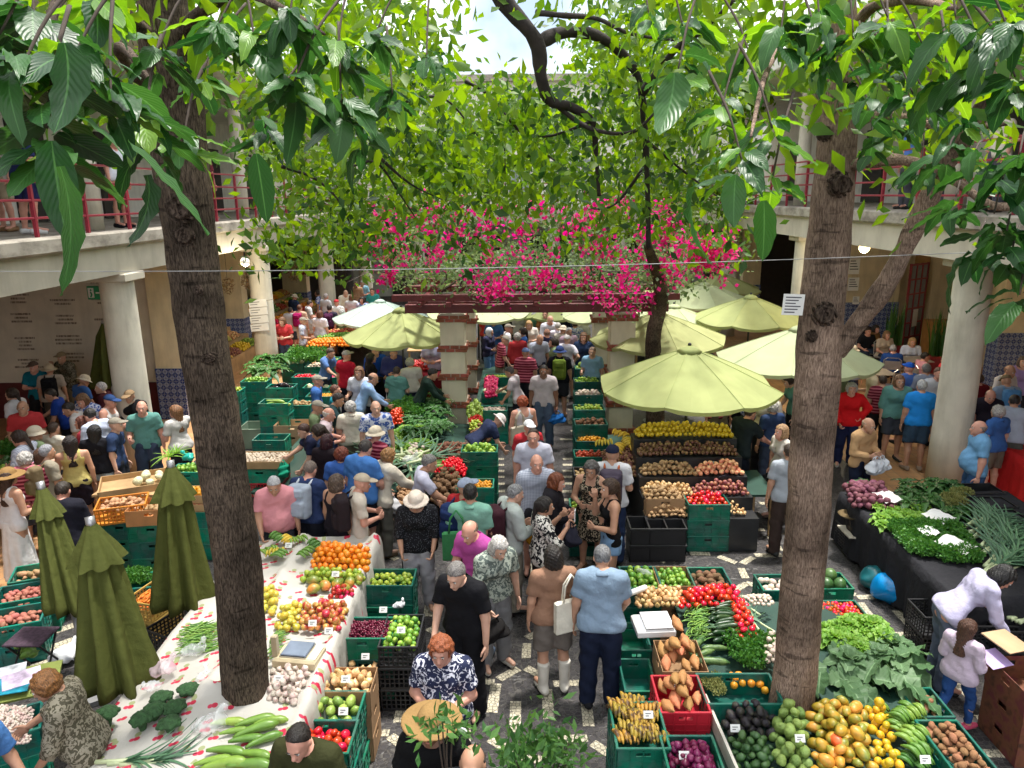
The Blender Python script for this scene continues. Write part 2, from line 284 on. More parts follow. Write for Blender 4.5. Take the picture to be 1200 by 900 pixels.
# ---- market galleries on both sides
COLY = (6.2, 13.1, 20.4, 27.4, 34.4)
def round_column(par, x, y, z0, z1, r, m=M_column):
	b = MB(); b.lathe([(r*1.04, z0), (r*1.03, z0+.9), (r, z0+1.2), (r*.94, z1-.14), (r*.94, z1-.13)], 28); b.ob('column', m, par, (x, y, 0), smooth=True)
	b = MB(); b.box(x-r*1.15, x+r*1.15, y-r*1.15, y+r*1.15, z1-.14, z1, b=.015); b.ob('capital', M_fascia, par)
def gallery(side, zt, name_label):
	s = side; par = empty('market_gallery', (s*9, 18, 0)); par.location = (0, 0, 0)
	tag(par, name_label, 'gallery', 'market galleries')
	zb = zt-.72; xin = s*6.75
	def sx(a, c): return (min(a, c), max(a, c))
	x0, x1 = sx(xin+s*.12, s*16); b = MB(); b.box(x0, x1, -3, 36, zb, zt-.24); b.ob('slab', M_fascia, par)
	x0, x1 = sx(xin, s*16); b = MB(); b.box(x0, x1, -3, 36, zt-.238, zt, b=.03); b.ob('slab_lip', M_conc, par)
	for y in COLY: round_column(par, -7.12 if s < 0 else 7.38, y if s < 0 else y-.85, 0.006, zb-.002, .3)
	for y in (6.2, 13.1, 20.4, 27.4): round_column(par, s*7.5, y+.2, zt+.002, zt+3.3, .17)
	x0, x1 = sx(s*6.4, s*16); b = MB(); b.box(x0, x1, -3, 36, zt+3.3, zt+3.75, b=.03); b.ob('upper_roof', M_white, par)
	b = MB(); x0, x1 = sx(s*13.4, s*13.7); b.box(x0, x1, -3, 36, 0.006, zb-.003); b.ob('outer_wall', M_cream, par)
	b = MB(); x0, x1 = sx(s*11.5, s*11.8); b.box(x0, x1, -3, 36, zt+.003, zt+3.297); b.ob('upper_wall', M_white, par)
	for k in range(9):
		y = 3+k*3.6; b = MB(); x0, x1 = sx(s*11.44, s*11.6); b.box(x0, x1, y, y+1.3, zt+.02, zt+2.3); b.ob('upper_door', M_dark, par)
	rl = empty('gallery_railing'); tag(rl, 'red metal railing along the edge of the %s upper gallery' % ('left' if s < 0 else 'cafe side'), 'railing', 'gallery railings')
	ys = [4.3+1.32*i for i in range(24)]
	for y in ys:
		b = MB(); b.box(s*6.98-.025, s*6.98+.025, y-.025, y+.025, zt+.002, zt+1.06); b.ob('railing_post', M_rail, rl)
	for h in (.27, .52, .78, 1.07):
		b = MB(); b.box(s*6.98-.018, s*6.98+.018, 4.2, 35, zt+h-.018, zt+h+.018, b=.006); b.ob('rail', M_rail, rl)
	return par
galL = gallery(-1, 4.42, 'left two-storey gallery with round columns and stained concrete edge')
galR = gallery(1, 4.62, 'two-storey gallery with round columns above the cafe floor')
# stair block with the inscribed wall under the left gallery
b = MB(); b.box(-13.4, -8.05, 16.6, 18.6, .006, 3.697); b.ob('inscribed_wall', M_mwall, galL)
b = MB(); b.box(-13.4, -8.05, 16.56, 16.598, .006, .85); b.ob('dado', M_red, galL)
b = MB(); b.box(-8.3, -7.7, 16.45, 18.7, .008, 3.696); b.ob('pier', M_cream, galL)
b = MB(); b.box(-8.32, -7.68, 16.42, 18.72, .006, 1.2); b.ob('tile_dado', M_azul, galL)
for (x0, x1, y, hd) in ((-10.6, -9.1, 24.2, 1.1), (-11.8, -10.4, 29.5, 1.1), (-9.9, -8.9, 31, 1.1)):
	b = MB(); b.box(x0, x1, y, y+.5, .008, 3.696); b.ob('pier', M_cream, galL)
	b = MB(); b.box(x0-.02, x1+.02, y-.03, y+.52, .006, hd); b.ob('tile_dado', M_azul, galL)
# inscription: rows of small lettering, too fine to read
def ink_mat():
	m = bpy.data.materials.new('faded inscription'); m.use_nodes = True; n, l, p = nod(m); p.inputs['Roughness'].default_value = .9
	t = n.new('ShaderNodeTexCoord'); mp = n.new('ShaderNodeVectorMath'); mp.operation = 'MULTIPLY'; mp.inputs[1].default_value = (22, 1, 3); l.new(t.outputs['Object'], mp.inputs[0])
	nn = n.new('ShaderNodeTexNoise'); nn.inputs['Scale'].default_value = 2; nn.inputs['Detail'].default_value = 3; l.new(mp.outputs[0], nn.inputs['Vector'])
	r = n.new('ShaderNodeValToRGB'); r.color_ramp.elements[0].position = .48; r.color_ramp.elements[1].position = .52; l.new(nn.outputs[0], r.inputs[0])
	mm = n.new('ShaderNodeMix'); mm.data_type = 'RGBA'; mm.inputs[6].default_value = (.2, .15, .11, 1); mm.inputs[7].default_value = (.42, .37, .3, 1); l.new(r.outputs[0], mm.inputs[0]); l.new(mm.outputs[2], p.inputs['Base Color'])
	return m
M_ink = ink_mat()
for cx in (-12.4, -11.3, -10.3, -9.3):
	zz = 3.3 - random.uniform(0, .2)
	while zz > 1.2:
		for k in range(random.choice((2, 3, 3, 4))):
			w = random.uniform(.25, .7); b = MB(); b.box(cx-w/2, cx+w/2, 16.594, 16.601, zz-.022, zz+.022); o = b.ob('inscription_line', M_ink, galL); zz -= .085
		zz -= random.uniform(.12, .3)
# cafe side: cream walls with azulejo dado
def cwall(par, x0, x1, y, hd, zt=3.88, d=.4):
	b = MB(); b.box(x0, x1, y, y+d, .008, zt); b.ob('pier', M_cream, par)
	b = MB(); b.box(x0-.02, x1+.02, y-.03, y+d+.02, .006, hd); b.ob('tile_dado', M_azul, par)
cwall(galR, 10.6, 12.4, 24.5, 1.45); cwall(galR, 12.3, 16, 19.0, 1.42); cwall(galR, 8.9, 9.6, 30, 1.4)
M_orange = mat('ochre counter', (.5, .24, .07), .5); M_glass = mat('window glass', (.25, .28, .3), .1, spec=.8)
b = MB(); b.box(13, 16, 24.7, 24.9, .006, 3.88); b.ob('shop_back_wall', mat('warm glow wall', (.42, .24, .09), .8), galR)  # warm light of the bar interior is put into this wall's colour
b = MB(); b.box(12.6, 15.4, 22.6, 23.2, .006, 1.1); b.ob('bar_counter', M_orange, galR)
b = MB(); b.box(9.6, 10.6, 24.6, 24.8, .006, 3.88); b.ob('shop_shade_panel', M_dark, galR)  # solid dark panels: the shade inside the shops is put into their colour
b = MB(); b.box(7.6, 8.9, 31, 31.2, .006, 3.88); b.ob('shop_shade_panel', M_dark, galR)
b = MB(); b.box(9.6, 13, 31, 31.2, .006, 3.88); b.ob('shop_shade_panel', M_dark, galR)
b = MB(); b.box(-13.3, -7.4, 33, 33.2, .006, 3.68); b.ob('shop_shade_panel', M_dark, galL)
dr = empty('folding_door', (12.5, 23.6, 0), R_(35)); tag(dr, 'open red framed glass door leaf beside the snake plant', 'door')
b = MB(); b.box(-.5, .5, .0, .02, .05, 2.75); b.ob('pane', M_glass, dr)
for k in range(4): x = -.5+k*.333; b = MB(); b.box(x-.03, x+.03, -.02, .04, .0, 2.8); b.ob('stile', M_rail, dr)
for k in range(7): z = .03+k*.455; b = MB(); b.box(-.53, .53, -.024, .044, z-.025, z+.025); b.ob('glazing_bar', M_rail, dr)
b = MB(); b.box(-.12, .16, -.03, -.025, .8, 1.35); b.ob('notice', M_paper, dr)
# menu posters at the cafe
for (px, py, w, h) in ((1001, 312, .34, .5), (1000, 333, .34, .42), (1003, 352, .2, .25)):
	q = Q(px, py, 23.9); b = MB(); b.box(-w/2, w/2, -.01, .01, -h/2, h/2); o = b.ob('menu_poster', M_paper, None, q)
	tag(o, 'white menu poster hanging at the cafe entrance', 'poster', 'cafe menu posters')
	for k in range(4): b = MB(); b.box(-w*.4, w*(.1+.1*k), -.013, -.011, h*(.3-.17*k), h*(.36-.17*k)); b.ob('print_line', M_print, o)
# far building closing the court
bk = empty('back_building', (0, 0, 0)); tag(bk, 'white building with red railing closing the far end of the court', 'building')
b = MB(); b.box(-14, 14, 38, 38.4, 0, 10.2); b.ob('wall', M_white, bk)
b = MB(); b.box(-14, 14, 35.4, 38, 3.7, 4.4); b.ob('slab', M_fascia, bk)
b = MB(); b.box(-14.3, 14.3, 37.6, 38.8, 10.2, 10.5); b.ob('cornice', M_conc, bk)
for x in (-4.8, -1.6, 1.6, 4.8): round_column(bk, x, 35.8, .006, 3.698, .28)
for k in range(4):
	h = .3+k*.25; b = MB(); b.box(-7, 7, 35.5, 35.54, 4.4+h, 4.44+h); b.ob('rail', M_rail, bk)
for k in range(12): x = -6.8+k*1.22; b = MB(); b.box(x, x+.05, 35.49, 35.55, 4.402, 5.5); b.ob('railing_post', M_rail, bk)
for x in (-9, -6, -3, 0, 3, 6, 9):
	for z in (5.0, 7.6):
		b = MB(); b.box(x-.6, x+.6, 37.93, 37.99, z, z+1.7); w = b.ob('window', M_white, bk)
		for dx in (-.29, .29):
			b = MB(); b.box(x+dx-.24, x+dx+.24, 37.9, 37.94, z+.08, z+1.62); b.ob('pane', M_glass, w)
for x in (-5.5, -2, 1.5, 5): b = MB(); b.box(x-1, x+1, 37.9, 37.99, 0.006, 3); b.ob('shop_shade_panel', M_dark, bk)  # near-black panels on the wall, shade of the shop fronts as colour
b = MB(); b.box(-40, -16.2, -3, 60, 0, 9); tag(b.ob('neighbour_building', M_white), 'plain white building mass beyond the left gallery', 'building')
b = MB(); b.box(16.2, 40, -3, 60, 0, 9); tag(b.ob('neighbour_building', M_cream), 'plain cream building mass beyond the cafe gallery', 'building')
# ---- pergola in the middle of the court
pg = empty('pergola', (0, 0, 0)); tag(pg, 'pergola with brick-banded plaster pillars and dark red beams under bougainvillea', 'pergola')
bm_ = MB(); bm_.box(-.082, .082, -.045, .045, -.031, .031, b=.006); BRICK = bm_.mesh('brick', M_brick)
def pillar(x, y):
	b = MB(); b.box(x-.25, x+.25, y-.25, y+.25, 0, 2.62, b=.012); p = b.ob('pillar', M_pillar, pg)
	for z in (.10, .70, 1.30, 1.90, 2.52):
		b = MB(); b.box(x-.272, x+.272, y-.272, y+.272, z-.07, z+.07); b.ob('mortar_band', M_mortar, p)
		for c in (-1, 1):
			for side in range(4):
				M = Matrix.Rotation(side*math.pi/2, 4, 'Z')
				for k in range(3):
					v = M @ Vector((-.19+k*.19+(.095 if c > 0 else 0)-.05, -.25, 0)); 
					o = ob('brick', BRICK, p, (x+v.x, y+v.y, z+c*.035), (0, 0, side*math.pi/2))
for x in (-1.4, 2.1):
	for y in (15.3, 18.8): pillar(x, y)
for y in (15.08, 15.52, 18.58, 19.02):
	b = MB(); b.box(-2.35, 3.0, y-.06, y+.06, 2.64, 2.82, b=.01); b.ob('beam', M_beam, pg)
for k in range(9):
	x = -2.0+k*.58; b = MB(); b.box(x-.05, x+.05, 14.6, 19.5, 2.822, 2.92, b=.01); b.ob('joist', M_beam, pg)
for y in (14.75, 16.3, 17.8, 19.3):
	b = MB(); b.box(-2.55, 3.15, y-.06, y+.06, 2.922, 3.06, b=.01); b.ob('beam', M_beam, pg)
# ---- signs, lamps, cable
sg = empty('exit_sign', Q(113, 343, 16.55)); tag(sg, 'green exit sign with arrow on the inscribed wall', 'sign')
M_green = mat('sign green', (.02, .30, .13), .4)
b = MB(); b.box(-.19, .19, -.03, 0, -.15, .15, b=.008); b.ob('board', M_green, sg)
b = MB(); b.box(-.17, -.04, -.034, -.031, -.11, .11); b.ob('door_symbol', M_paper, sg)
b = MB(); b.tube([(-.11, -.036, .02), (-.09, -.036, -.04), (-.12, -.036, -.09)], .018, 6); b.lathe([(.001, -.03), (.022, 0), (.001, .03)], 8, T((-.1, -.037, .06))); b.ob('running_figure', M_green, sg)
b = MB(); b.box(.0, .1, -.034, -.031, -.018, .018); b.add([(.09, -.034, .06), (.16, -.034, 0), (.09, -.034, -.06)], [(0, 1, 2)]); b.ob('arrow', M_paper, sg)
b = MB(); g = Q(52, 333, 9.2); b.box(-.12, .12, -.02, .02, -.02, .02); tag(b.ob('red_tag', M_rail, None, (-6.74+.118, g[1], 3.83), (0, 0, R_(90))), 'small red plate fixed low on the left gallery edge', 'plate')
for k in range(4):
	q = Q(302+.8*k, 355.5+9.4*k, 20.0); o = empty('notice_board', q); o.rotation_euler = (0, R_(-6), R_(-8)); tag(o, 'white price notice with orange mark hung on a gallery column', 'notice', 'four notices hung one below another on the column')
	b = MB(); b.box(-.26, .26, -.008, .008, -.098, .098); b.ob('board', M_paper, o)
	b = MB(); b.lathe([(.045, -.012), (.045, -.0085)], 12, T((.18, 0, .02), (R_(90), 0, 0))); b.ob('mark', mat('orange print', (.8, .25, .03), .6), o)
	for j in range(2): b = MB(); b.box(-.22, .06-.07*j, -.011, -.009, .03-.06*j, .045-.06*j); b.ob('print_line', M_print, o)
	if k == 0:
		b = MB(); b.tube([(.26, 0, .05), (.42, .05, .06)], .006, 5); b.ob('cord', M_metal_k, o)
def lamp(px, py, Y, r, zt, label, lit):
	q = Q(px, py, Y); o = empty('globe_lamp', q); tag(o, label, 'lamp')
	b = MB(); b.lathe([(.001, -r)]+[(r*math.sin(a), -r*math.cos(a)) for a in np.linspace(.2, 2.94, 12)]+[(.001, r)], 20); b.ob('globe', M_lamp if lit else emit_mat('opal globe', (.8, .76, .66), .25), o, smooth=True)
	L_ = bpy.data.lights.new('globe_light', 'POINT'); L_.energy = 90; L_.color = (1, .85, .6); L_.shadow_soft_size = r; lo_ = bpy.data.objects.new('globe_light', L_); COL.objects.link(lo_); lo_.parent = o; lo_.location = (0, 0, -r-.12)
	b = MB(); b.tube([(0, 0, r*.97), (0, 0, zt-q[2])], .012, 6); b.lathe([(r*.4, r*.9), (r*.3, r*1.15)], 12); b.ob('stem', M_metal_k, o)
lamp(287, 307, 17.8, .11, 3.7, 'white opal globe lamp hanging in the left gallery', False)
lamp(1013, 290, 17.0, .12, 3.9, 'lit yellow globe lamp hanging in the cafe gallery', True)
a0, a1 = Q(-60, 318, 5.0), Q(1260, 291, 5.0)
b = MB(); b.tube([tuple(a0+(a1-a0)*t - np.array([0, 0, .05*math.sin(math.pi*t)])) for t in np.linspace(0, 1, 20)], .0028, 5)
tag(b.ob('cable', mat('grey cable', (.25, .25, .25), .6)), 'thin grey cable strung across the court in front of the trees', 'cable')
# ================================================================== PEOPLE: signed-distance bodies meshed with surface nets
def surfnet(fn, lo, hi, h):
	lo = np.asarray(lo, float); hi = np.asarray(hi, float); n = np.maximum(np.ceil((hi-lo)/h).astype(int)+1, 3)
	ax = [lo[i]+h*np.arange(n[i]) for i in range(3)]
	P = np.stack(np.meshgrid(*ax, indexing='ij'), -1).reshape(-1, 3).astype(np.float32)
	D = fn(P).reshape(n).astype(np.float32); D = np.where(D == 0, 1e-6, D)
	S = D < 0
	c = np.zeros(n-1, int); off = [(i, j, k) for i in (0, 1) for j in (0, 1) for k in (0, 1)]
	sl = lambda o: tuple(slice(o[a], n[a]-1+o[a]) for a in range(3))
	for o in off: c += S[sl(o)]
	act = (c > 0) & (c < 8); idx = np.argwhere(act)
	if len(idx) == 0: return np.zeros((0, 3)), np.zeros((0, 4), int)
	acc = np.zeros((len(idx), 3)); cnt = np.zeros(len(idx))
	for a in range(3):
		e = [0, 0, 0]; e[a] = 1; o1, o2 = [x for x in range(3) if x != a]
		for u in (0, 1):
			for v in (0, 1):
				o = [0, 0, 0]; o[o1] = u; o[o2] = v; o = np.array(o); A = idx+o; B = A+np.array(e)
				da = D[tuple(A.T)]; db = D[tuple(B.T)]; m = (da < 0) != (db < 0); t = np.where(m, da/(da-db+1e-12), 0)
				pos = A + t[:, None]*np.array(e); acc[m] += pos[m]; cnt[m] += 1
	V = lo + h*(acc/cnt[:, None])
	vid = -np.ones(n-1, int); vid[act] = np.arange(len(idx)); F = []
	for a in range(3):
		o1, o2 = (a+1) % 3, (a+2) % 3
		A = np.argwhere(S.take(range(n[a]-1), a) != S.take(range(1, n[a]), a))
		ok = (A[:, o1] > 0) & (A[:, o2] > 0) & (A[:, o1] < n[o1]-1) & (A[:, o2] < n[o2]-1); A = A[ok]
		q = []
		for u, v in ((-1, -1), (0, -1), (0, 0), (-1, 0)):
			B = A.copy(); B[:, o1] += u; B[:, o2] += v; q.append(vid[tuple(B.T)])
		q = np.stack(q, 1); fl = S[tuple(A.T)]; q[~fl] = q[~fl][:, ::-1]; F.append(q)
	return V, np.concatenate(F)
def cap_(P, a, b, r1, r2=None, sc_=None):
	r2 = r1 if r2 is None else r2; a = np.asarray(a, np.float32); b = np.asarray(b, np.float32); ba = b-a; pa = P-a
	t = np.clip(pa@ba/max(float(ba@ba), 1e-9), 0, 1); q = pa-t[:, None]*ba
	return np.sqrt((q*q).sum(1)) - (r1+(r2-r1)*t)
def smin(a, b, k):
	h = np.clip(.5+.5*(b-a)/k, 0, 1); return b+(a-b)*h-k*h*(1-h)
def ell(P, c, r):
	q = (P-np.asarray(c, np.float32))/np.asarray(r, np.float32); k = np.sqrt((q*q).sum(1)); return (k-1)*min(r)
def rotx(v, a): c, s = math.cos(a), math.sin(a); return np.array([v[0], v[1]*c-v[2]*s, v[1]*s+v[2]*c])
def unit(v): v = np.asarray(v, float); return v/np.linalg.norm(v)
ARMS = {'down': ((.2, .0, -1), (.08, .16, -1)), 'bent': ((.2, .02, -1), (-.12, 1, -.05)), 'hold': ((.24, .12, -1), (-.55, .8, -.02)),
		'reach': ((.15, .75, -.7), (-.02, .95, -.45)), 'phone': ((.2, .5, -.85), (-.25, .6, .75)), 'back': ((.3, -.35, -1), (-.75, -.12, -.55)),
		'hip': ((.65, -.2, -.8), (-.55, .35, -.6)), 'chin': ((.1, .55, -.75), (-.3, .1, .95)), 'carry': ((.22, .0, -1), (.06, .05, -1)),
		'cross': ((.24, .2, -1), (-.95, .45, .08)), 'low': ((.18, .2, -1), (-.15, .55, -.75)), 'lap': ((.2, .25, -1), (-.25, .95, -.2))}
def skeleton(arms=('down', 'down'), lean=0, legs='stand', hp=0, hy=0):
	J = {}; la = R_(lean)
	hipz = .93 if legs != 'sit' else .47
	if legs == 'sit': base = np.array([0, 0, hipz])
	else: base = np.array([0, -.10*math.sin(la), hipz])
	J['hip'] = base
	up = lambda v: base + rotx(np.array(v, float), -la)
	J['chest'] = up((0, 0, .36)); J['neck'] = up((0, -.01, .52)); J['la'] = la
	J['headc'] = up((0, .015, .52)) + rotx(np.array([0, .03, .115]), -la*.75-R_(hp))
	J['hrot'] = Matrix.Rotation(R_(hy), 4, 'Z') @ Matrix.Rotation(-la*.75-R_(hp), 4, 'X')
	for s, nm, am in ((1, 'R', arms[0]), (-1, 'L', arms[1])):
		u, f_ = ARMS[am]; u = unit((u[0]*s, u[1], u[2])); f_ = unit((f_[0]*s, f_[1], f_[2]))
		if am not in ('down', 'carry', 'low') and lean: u = rotx(u, -la*.6); f_ = rotx(f_, -la*.4)
		sh = up((s*.185, 0, .455)); el = sh+u*.285; wr = el+f_*.245
		J['sh'+nm], J['el'+nm], J['wr'+nm] = sh, el, wr; J['fd'+nm] = f_
		hp_ = base+np.array([s*.09, 0, -.01])
		if legs == 'sit': kn = hp_+np.array([s*.06, .43, .02]); an = kn+np.array([0, .02, -.40])
		elif legs == 'walk': kn = hp_+np.array([s*.01, (.19 if s > 0 else -.04), -.40]); an = kn+np.array([0, (.02 if s > 0 else -.30), -.41 if s > 0 else -.30])
		elif legs == 'wide': kn = hp_+np.array([s*.05, .03, -.42]); an = kn+np.array([s*.04, -.02, -.42])
		else: kn = hp_+np.array([s*.02, .025, -.425]); an = kn+np.array([s*.01, -.035, -.425])
		an[2] = max(an[2], .08)
		td = unit((s*.22, 1, -.12 if an[2] < .1 else -.75)); to = an+td*.17; to[2] = max(to[2], .035)
		J['hp'+nm], J['kn'+nm], J['an'+nm], J['to'+nm] = hp_, kn, an, to
	return J
def tloc(P, J):                            # into torso coordinates, y stretched to make the trunk flat
	q = (P-J['hip'].astype(np.float32)); c, s = math.cos(J['la']), math.sin(J['la'])
	y = q[:, 1]*c-q[:, 2]*s; z = q[:, 1]*s+q[:, 2]*c
	return q[:, 0], y, z
def torso_sdf(P, J, g, sex, infl=0):
	x, y, z = tloc(P, J); Qt = np.stack([x, y*1.42, z], 1)
	w = .86 if sex == 'f' else 1.0
	d = cap_(Qt, (-.075*w, 0, .40), (.075*w, 0, .40), .128*g+infl)
	d = smin(d, cap_(Qt, (-.125*w, 0, .435), (.125*w, 0, .435), .07+infl), .05)
	wa = (.098 if sex == 'f' else .115)*g
	d = smin(d, cap_(Qt, (-.055, 0, .17), (.055, 0, .17), wa+infl), .10)
	d = smin(d, cap_(Qt, (-.075, -.01, .0), (.075, -.01, .0), (.138 if sex == 'f' else .125)*(.5+.5*g)+infl), .09)
	if g > 1.12: d = smin(d, ell(Qt, (0, .075*g, .13), (.15*g+infl, .17*g+infl, .17+infl)), .08)
	if sex == 'f':
		for s in (-1, 1): d = smin(d, ell(Qt, (s*.075, .11, .335), (.075+infl, .09+infl, .075+infl)), .05)
	return d*.8
def limb(P, J, nm, kind, g, infl=0):
	k = .6+.4*g
	if kind == 'arm':
		d = cap_(P, J['sh'+nm], J['el'+nm], .054*k+infl, .043*k+infl); return smin(d, cap_(P, J['el'+nm], J['wr'+nm], .043*k+infl, .029+infl), .02)
	d = cap_(P, J['hp'+nm], J['kn'+nm], .092*k+infl, .06*k+infl)
	kn, an = J['kn'+nm], J['an'+nm]; mid = kn+(an-kn)*.3+np.array([0, -.012, 0])
	return smin(smin(d, cap_(P, kn, mid, .056*k+infl, .058*k+infl), .02), cap_(P, mid, an, .057*k+infl, .038+infl), .02)
def bounds(J, m=.24):
	pts = np.array([v for v in J.values() if isinstance(v, np.ndarray)]); lo = pts.min(0)-m; hi = pts.max(0)+m; lo[2] = max(lo[2], -.03); return lo, hi
def plane(P, p, n): return (P-np.asarray(p, np.float32))@np.asarray(n, np.float32)
# head in its own frame: centre at the middle of the skull, facing +Y
def head_sdf(P):
	d = ell(P, (0, -.012, .018), (.076, .098, .098))
	d = smin(d, ell(P, (0, .025, -.055), (.056, .066, .062)), .04)
	d = smin(d, cap_(P, (0, .088, -.008), (0, .106, -.032), .010, .016), .018)
	d = smin(d, cap_(P, (-.028, .078, .024), (.028, .078, .024), .012), .02)
	d = smin(d, cap_(P, (-.02, .085, -.066), (.02, .085, -.066), .009), .014)
	d = smin(d, ell(P, (0, .078, -.098), (.024, .02, .018)), .02)
	for s in (-1, 1):
		d = np.maximum(d, -ell(P, (s*.031, .099, .006), (.018, .016, .011)))
		d = smin(d, ell(P, (s*.079, -.008, -.008), (.010, .02, .032)), .01)
	return d
def hand_sdf(P, curl):                      # right hand hanging down -Z, palm facing -X, thumb forward +Y
	d = ell(P, (0, .0, -.045), (.016, .043, .052))
	for i, (y, L) in enumerate(((.030, .072), (.010, .08), (-.011, .074), (-.030, .058))):
		b = np.array([0, y, -.085]); a1 = curl; m = b+np.array([-math.sin(a1), 0, -math.cos(a1)])*L*.5; a2 = curl*2.4
		e = m+np.array([-math.sin(a2), 0, -math.cos(a2)])*L*.55
		d = smin(d, np.minimum(cap_(P, b, m, .0095, .0085), cap_(P, m, e, .0085, .0068)), .006)
	d = smin(d, np.minimum(cap_(P, (0, .032, -.03), (-.01, .062, -.06), .012, .010), cap_(P, (-.01, .062, -.06), (-.018, .066, -.092), .010, .008)), .01)
	return d
HEAD = surfnet(head_sdf, (-.11, -.13, -.14), (.11, .14, .14), .0085)
HANDS = {c: surfnet(lambda P: hand_sdf(P, c), (-.11, -.07, -.2), (.05, .11, .02), .0065) for c in (.25, .75)}
def _uv(c, r, n=8, m=6):
	V = []; F = []
	for i in range(m+1):
		t = math.pi*i/m
		for k in range(n): a = 2*math.pi*k/n; V.append((c[0]+r[0]*math.sin(t)*math.cos(a), c[1]+r[1]*math.sin(t)*math.sin(a), c[2]+r[2]*math.cos(t)))
	for i in range(m):
		for k in range(n): F.append((i*n+k, (i+1)*n+k, (i+1)*n+(k+1) % n, i*n+(k+1) % n))
	return np.array(V), np.array(F)
FACE = []                                   # (V,F,material slot)
for s in (-1, 1):
	FACE.append(_uv((s*.031, .083, .006), (.0125, .0115, .0105))+(1,)); FACE.append(_uv((s*.031, .0925, .006), (.0055, .0035, .0055))+(2,))
	FACE.append(_uv((s*.031, .092, .027), (.017, .005, .004))+(2,))
FACE.append(_uv((0, .0925, -.066), (.022, .006, .0065))+(3,))
def xf(V, M): A = np.array(M); return V@A[:3, :3].T + A[:3, 3]
M_eye = mat('eye white', (.7, .68, .64), .3, .02); M_pup = mat('dark brow and iris', (.035, .024, .018), .5); M_lip = mat('lips', (.42, .14, .11), .5)
SKIN = {'fair': mat('skin fair', (.62, .36, .26), .5, .06, 14, spec=.4), 'tan': mat('skin tan', (.48, .26, .17), .5, .06, 14, spec=.4), 'pink': mat('skin ruddy', (.60, .30, .22), .5, .08, 14, spec=.4), 'brown': mat('skin brown', (.22, .105, .062), .5, .06, 14, spec=.4)}
CACHE = {}
H0 = .0205
RES = [H0]
def hand_frame(J, nm):
	s = 1 if nm == 'R' else -1; z = -unit(J['fd'+nm]); ref = np.array([0., 1, 0]) if abs(z[1]) < .8 else np.array([0, 0, 1.])
	y = unit(ref-z*(ref@z)); x = np.cross(y, z)
	M = Matrix(((x[0]*1, y[0], z[0], J['wr'+nm][0]), (x[1], y[1], z[1], J['wr'+nm][1]), (x[2], y[2], z[2], J['wr'+nm][2]), (0, 0, 0, 1)))
	return M @ Matrix.Diagonal((s, 1, 1, 1))
def head_frame(J):
	return Matrix.Translation(Vector(J['headc'])) @ J['hrot']
def body_mesh(pk, sex, g):
	key = ('body', pk, sex, g, RES[0])
	if key in CACHE: return CACHE[key]
	J = POSES[pk]
	def fn(P):
		d = torso_sdf(P, J, g, sex)
		d = smin(d, cap_(P, J['neck']-np.array([0, 0, .03]), J['headc']+np.array([0, 0, -.02]), .058 if sex == 'm' else .05, .05), .03)
		for nm in 'RL':
			d = smin(d, limb(P, J, nm, 'arm', g), .03); d = smin(d, limb(P, J, nm, 'leg', g), .03)
			d = smin(d, cap_(P, J['an'+nm], J['to'+nm], .036, .03), .02)
		return d
	lo, hi = bounds(J, .2); V, F = surfnet(fn, lo, hi, RES[0])
	parts = [(V, F, 0), (xf(HEAD[0], head_frame(J)), HEAD[1], 0)]
	for nm, am in zip('RL', pk[0]):
		hv, hf = HANDS[.25 if am in ('down', 'cross', 'back', 'lap') else .75]; M = hand_frame(J, nm); f = hf if nm == 'R' else hf[:, ::-1]; parts.append((xf(hv, M), f, 0))
	for v, f, k in FACE: parts.append((xf(v, head_frame(J)), f, k))
	V, F = merge([(p[0], p[1]) for p in parts]); mi = np.concatenate([np.full(len(p[1]), p[2]) for p in parts])
	me = mesh_np('person_body', V, F, [SKIN['fair'], M_eye, M_pup, M_lip], True, mi); CACHE[key] = me; return me
DUMMY = mat('cloth', (.5, .5, .5))
def wr(P, amp=.006, f=26): return amp*(np.sin(P[:, 2]*f+3*np.sin(P[:, 0]*9)+P[:, 1]*7)*np.sin(P[:, 0]*17+P[:, 2]*6)+.6*np.sin(P[:, 2]*f*2.1+P[:, 0]*23+P[:, 1]*15))
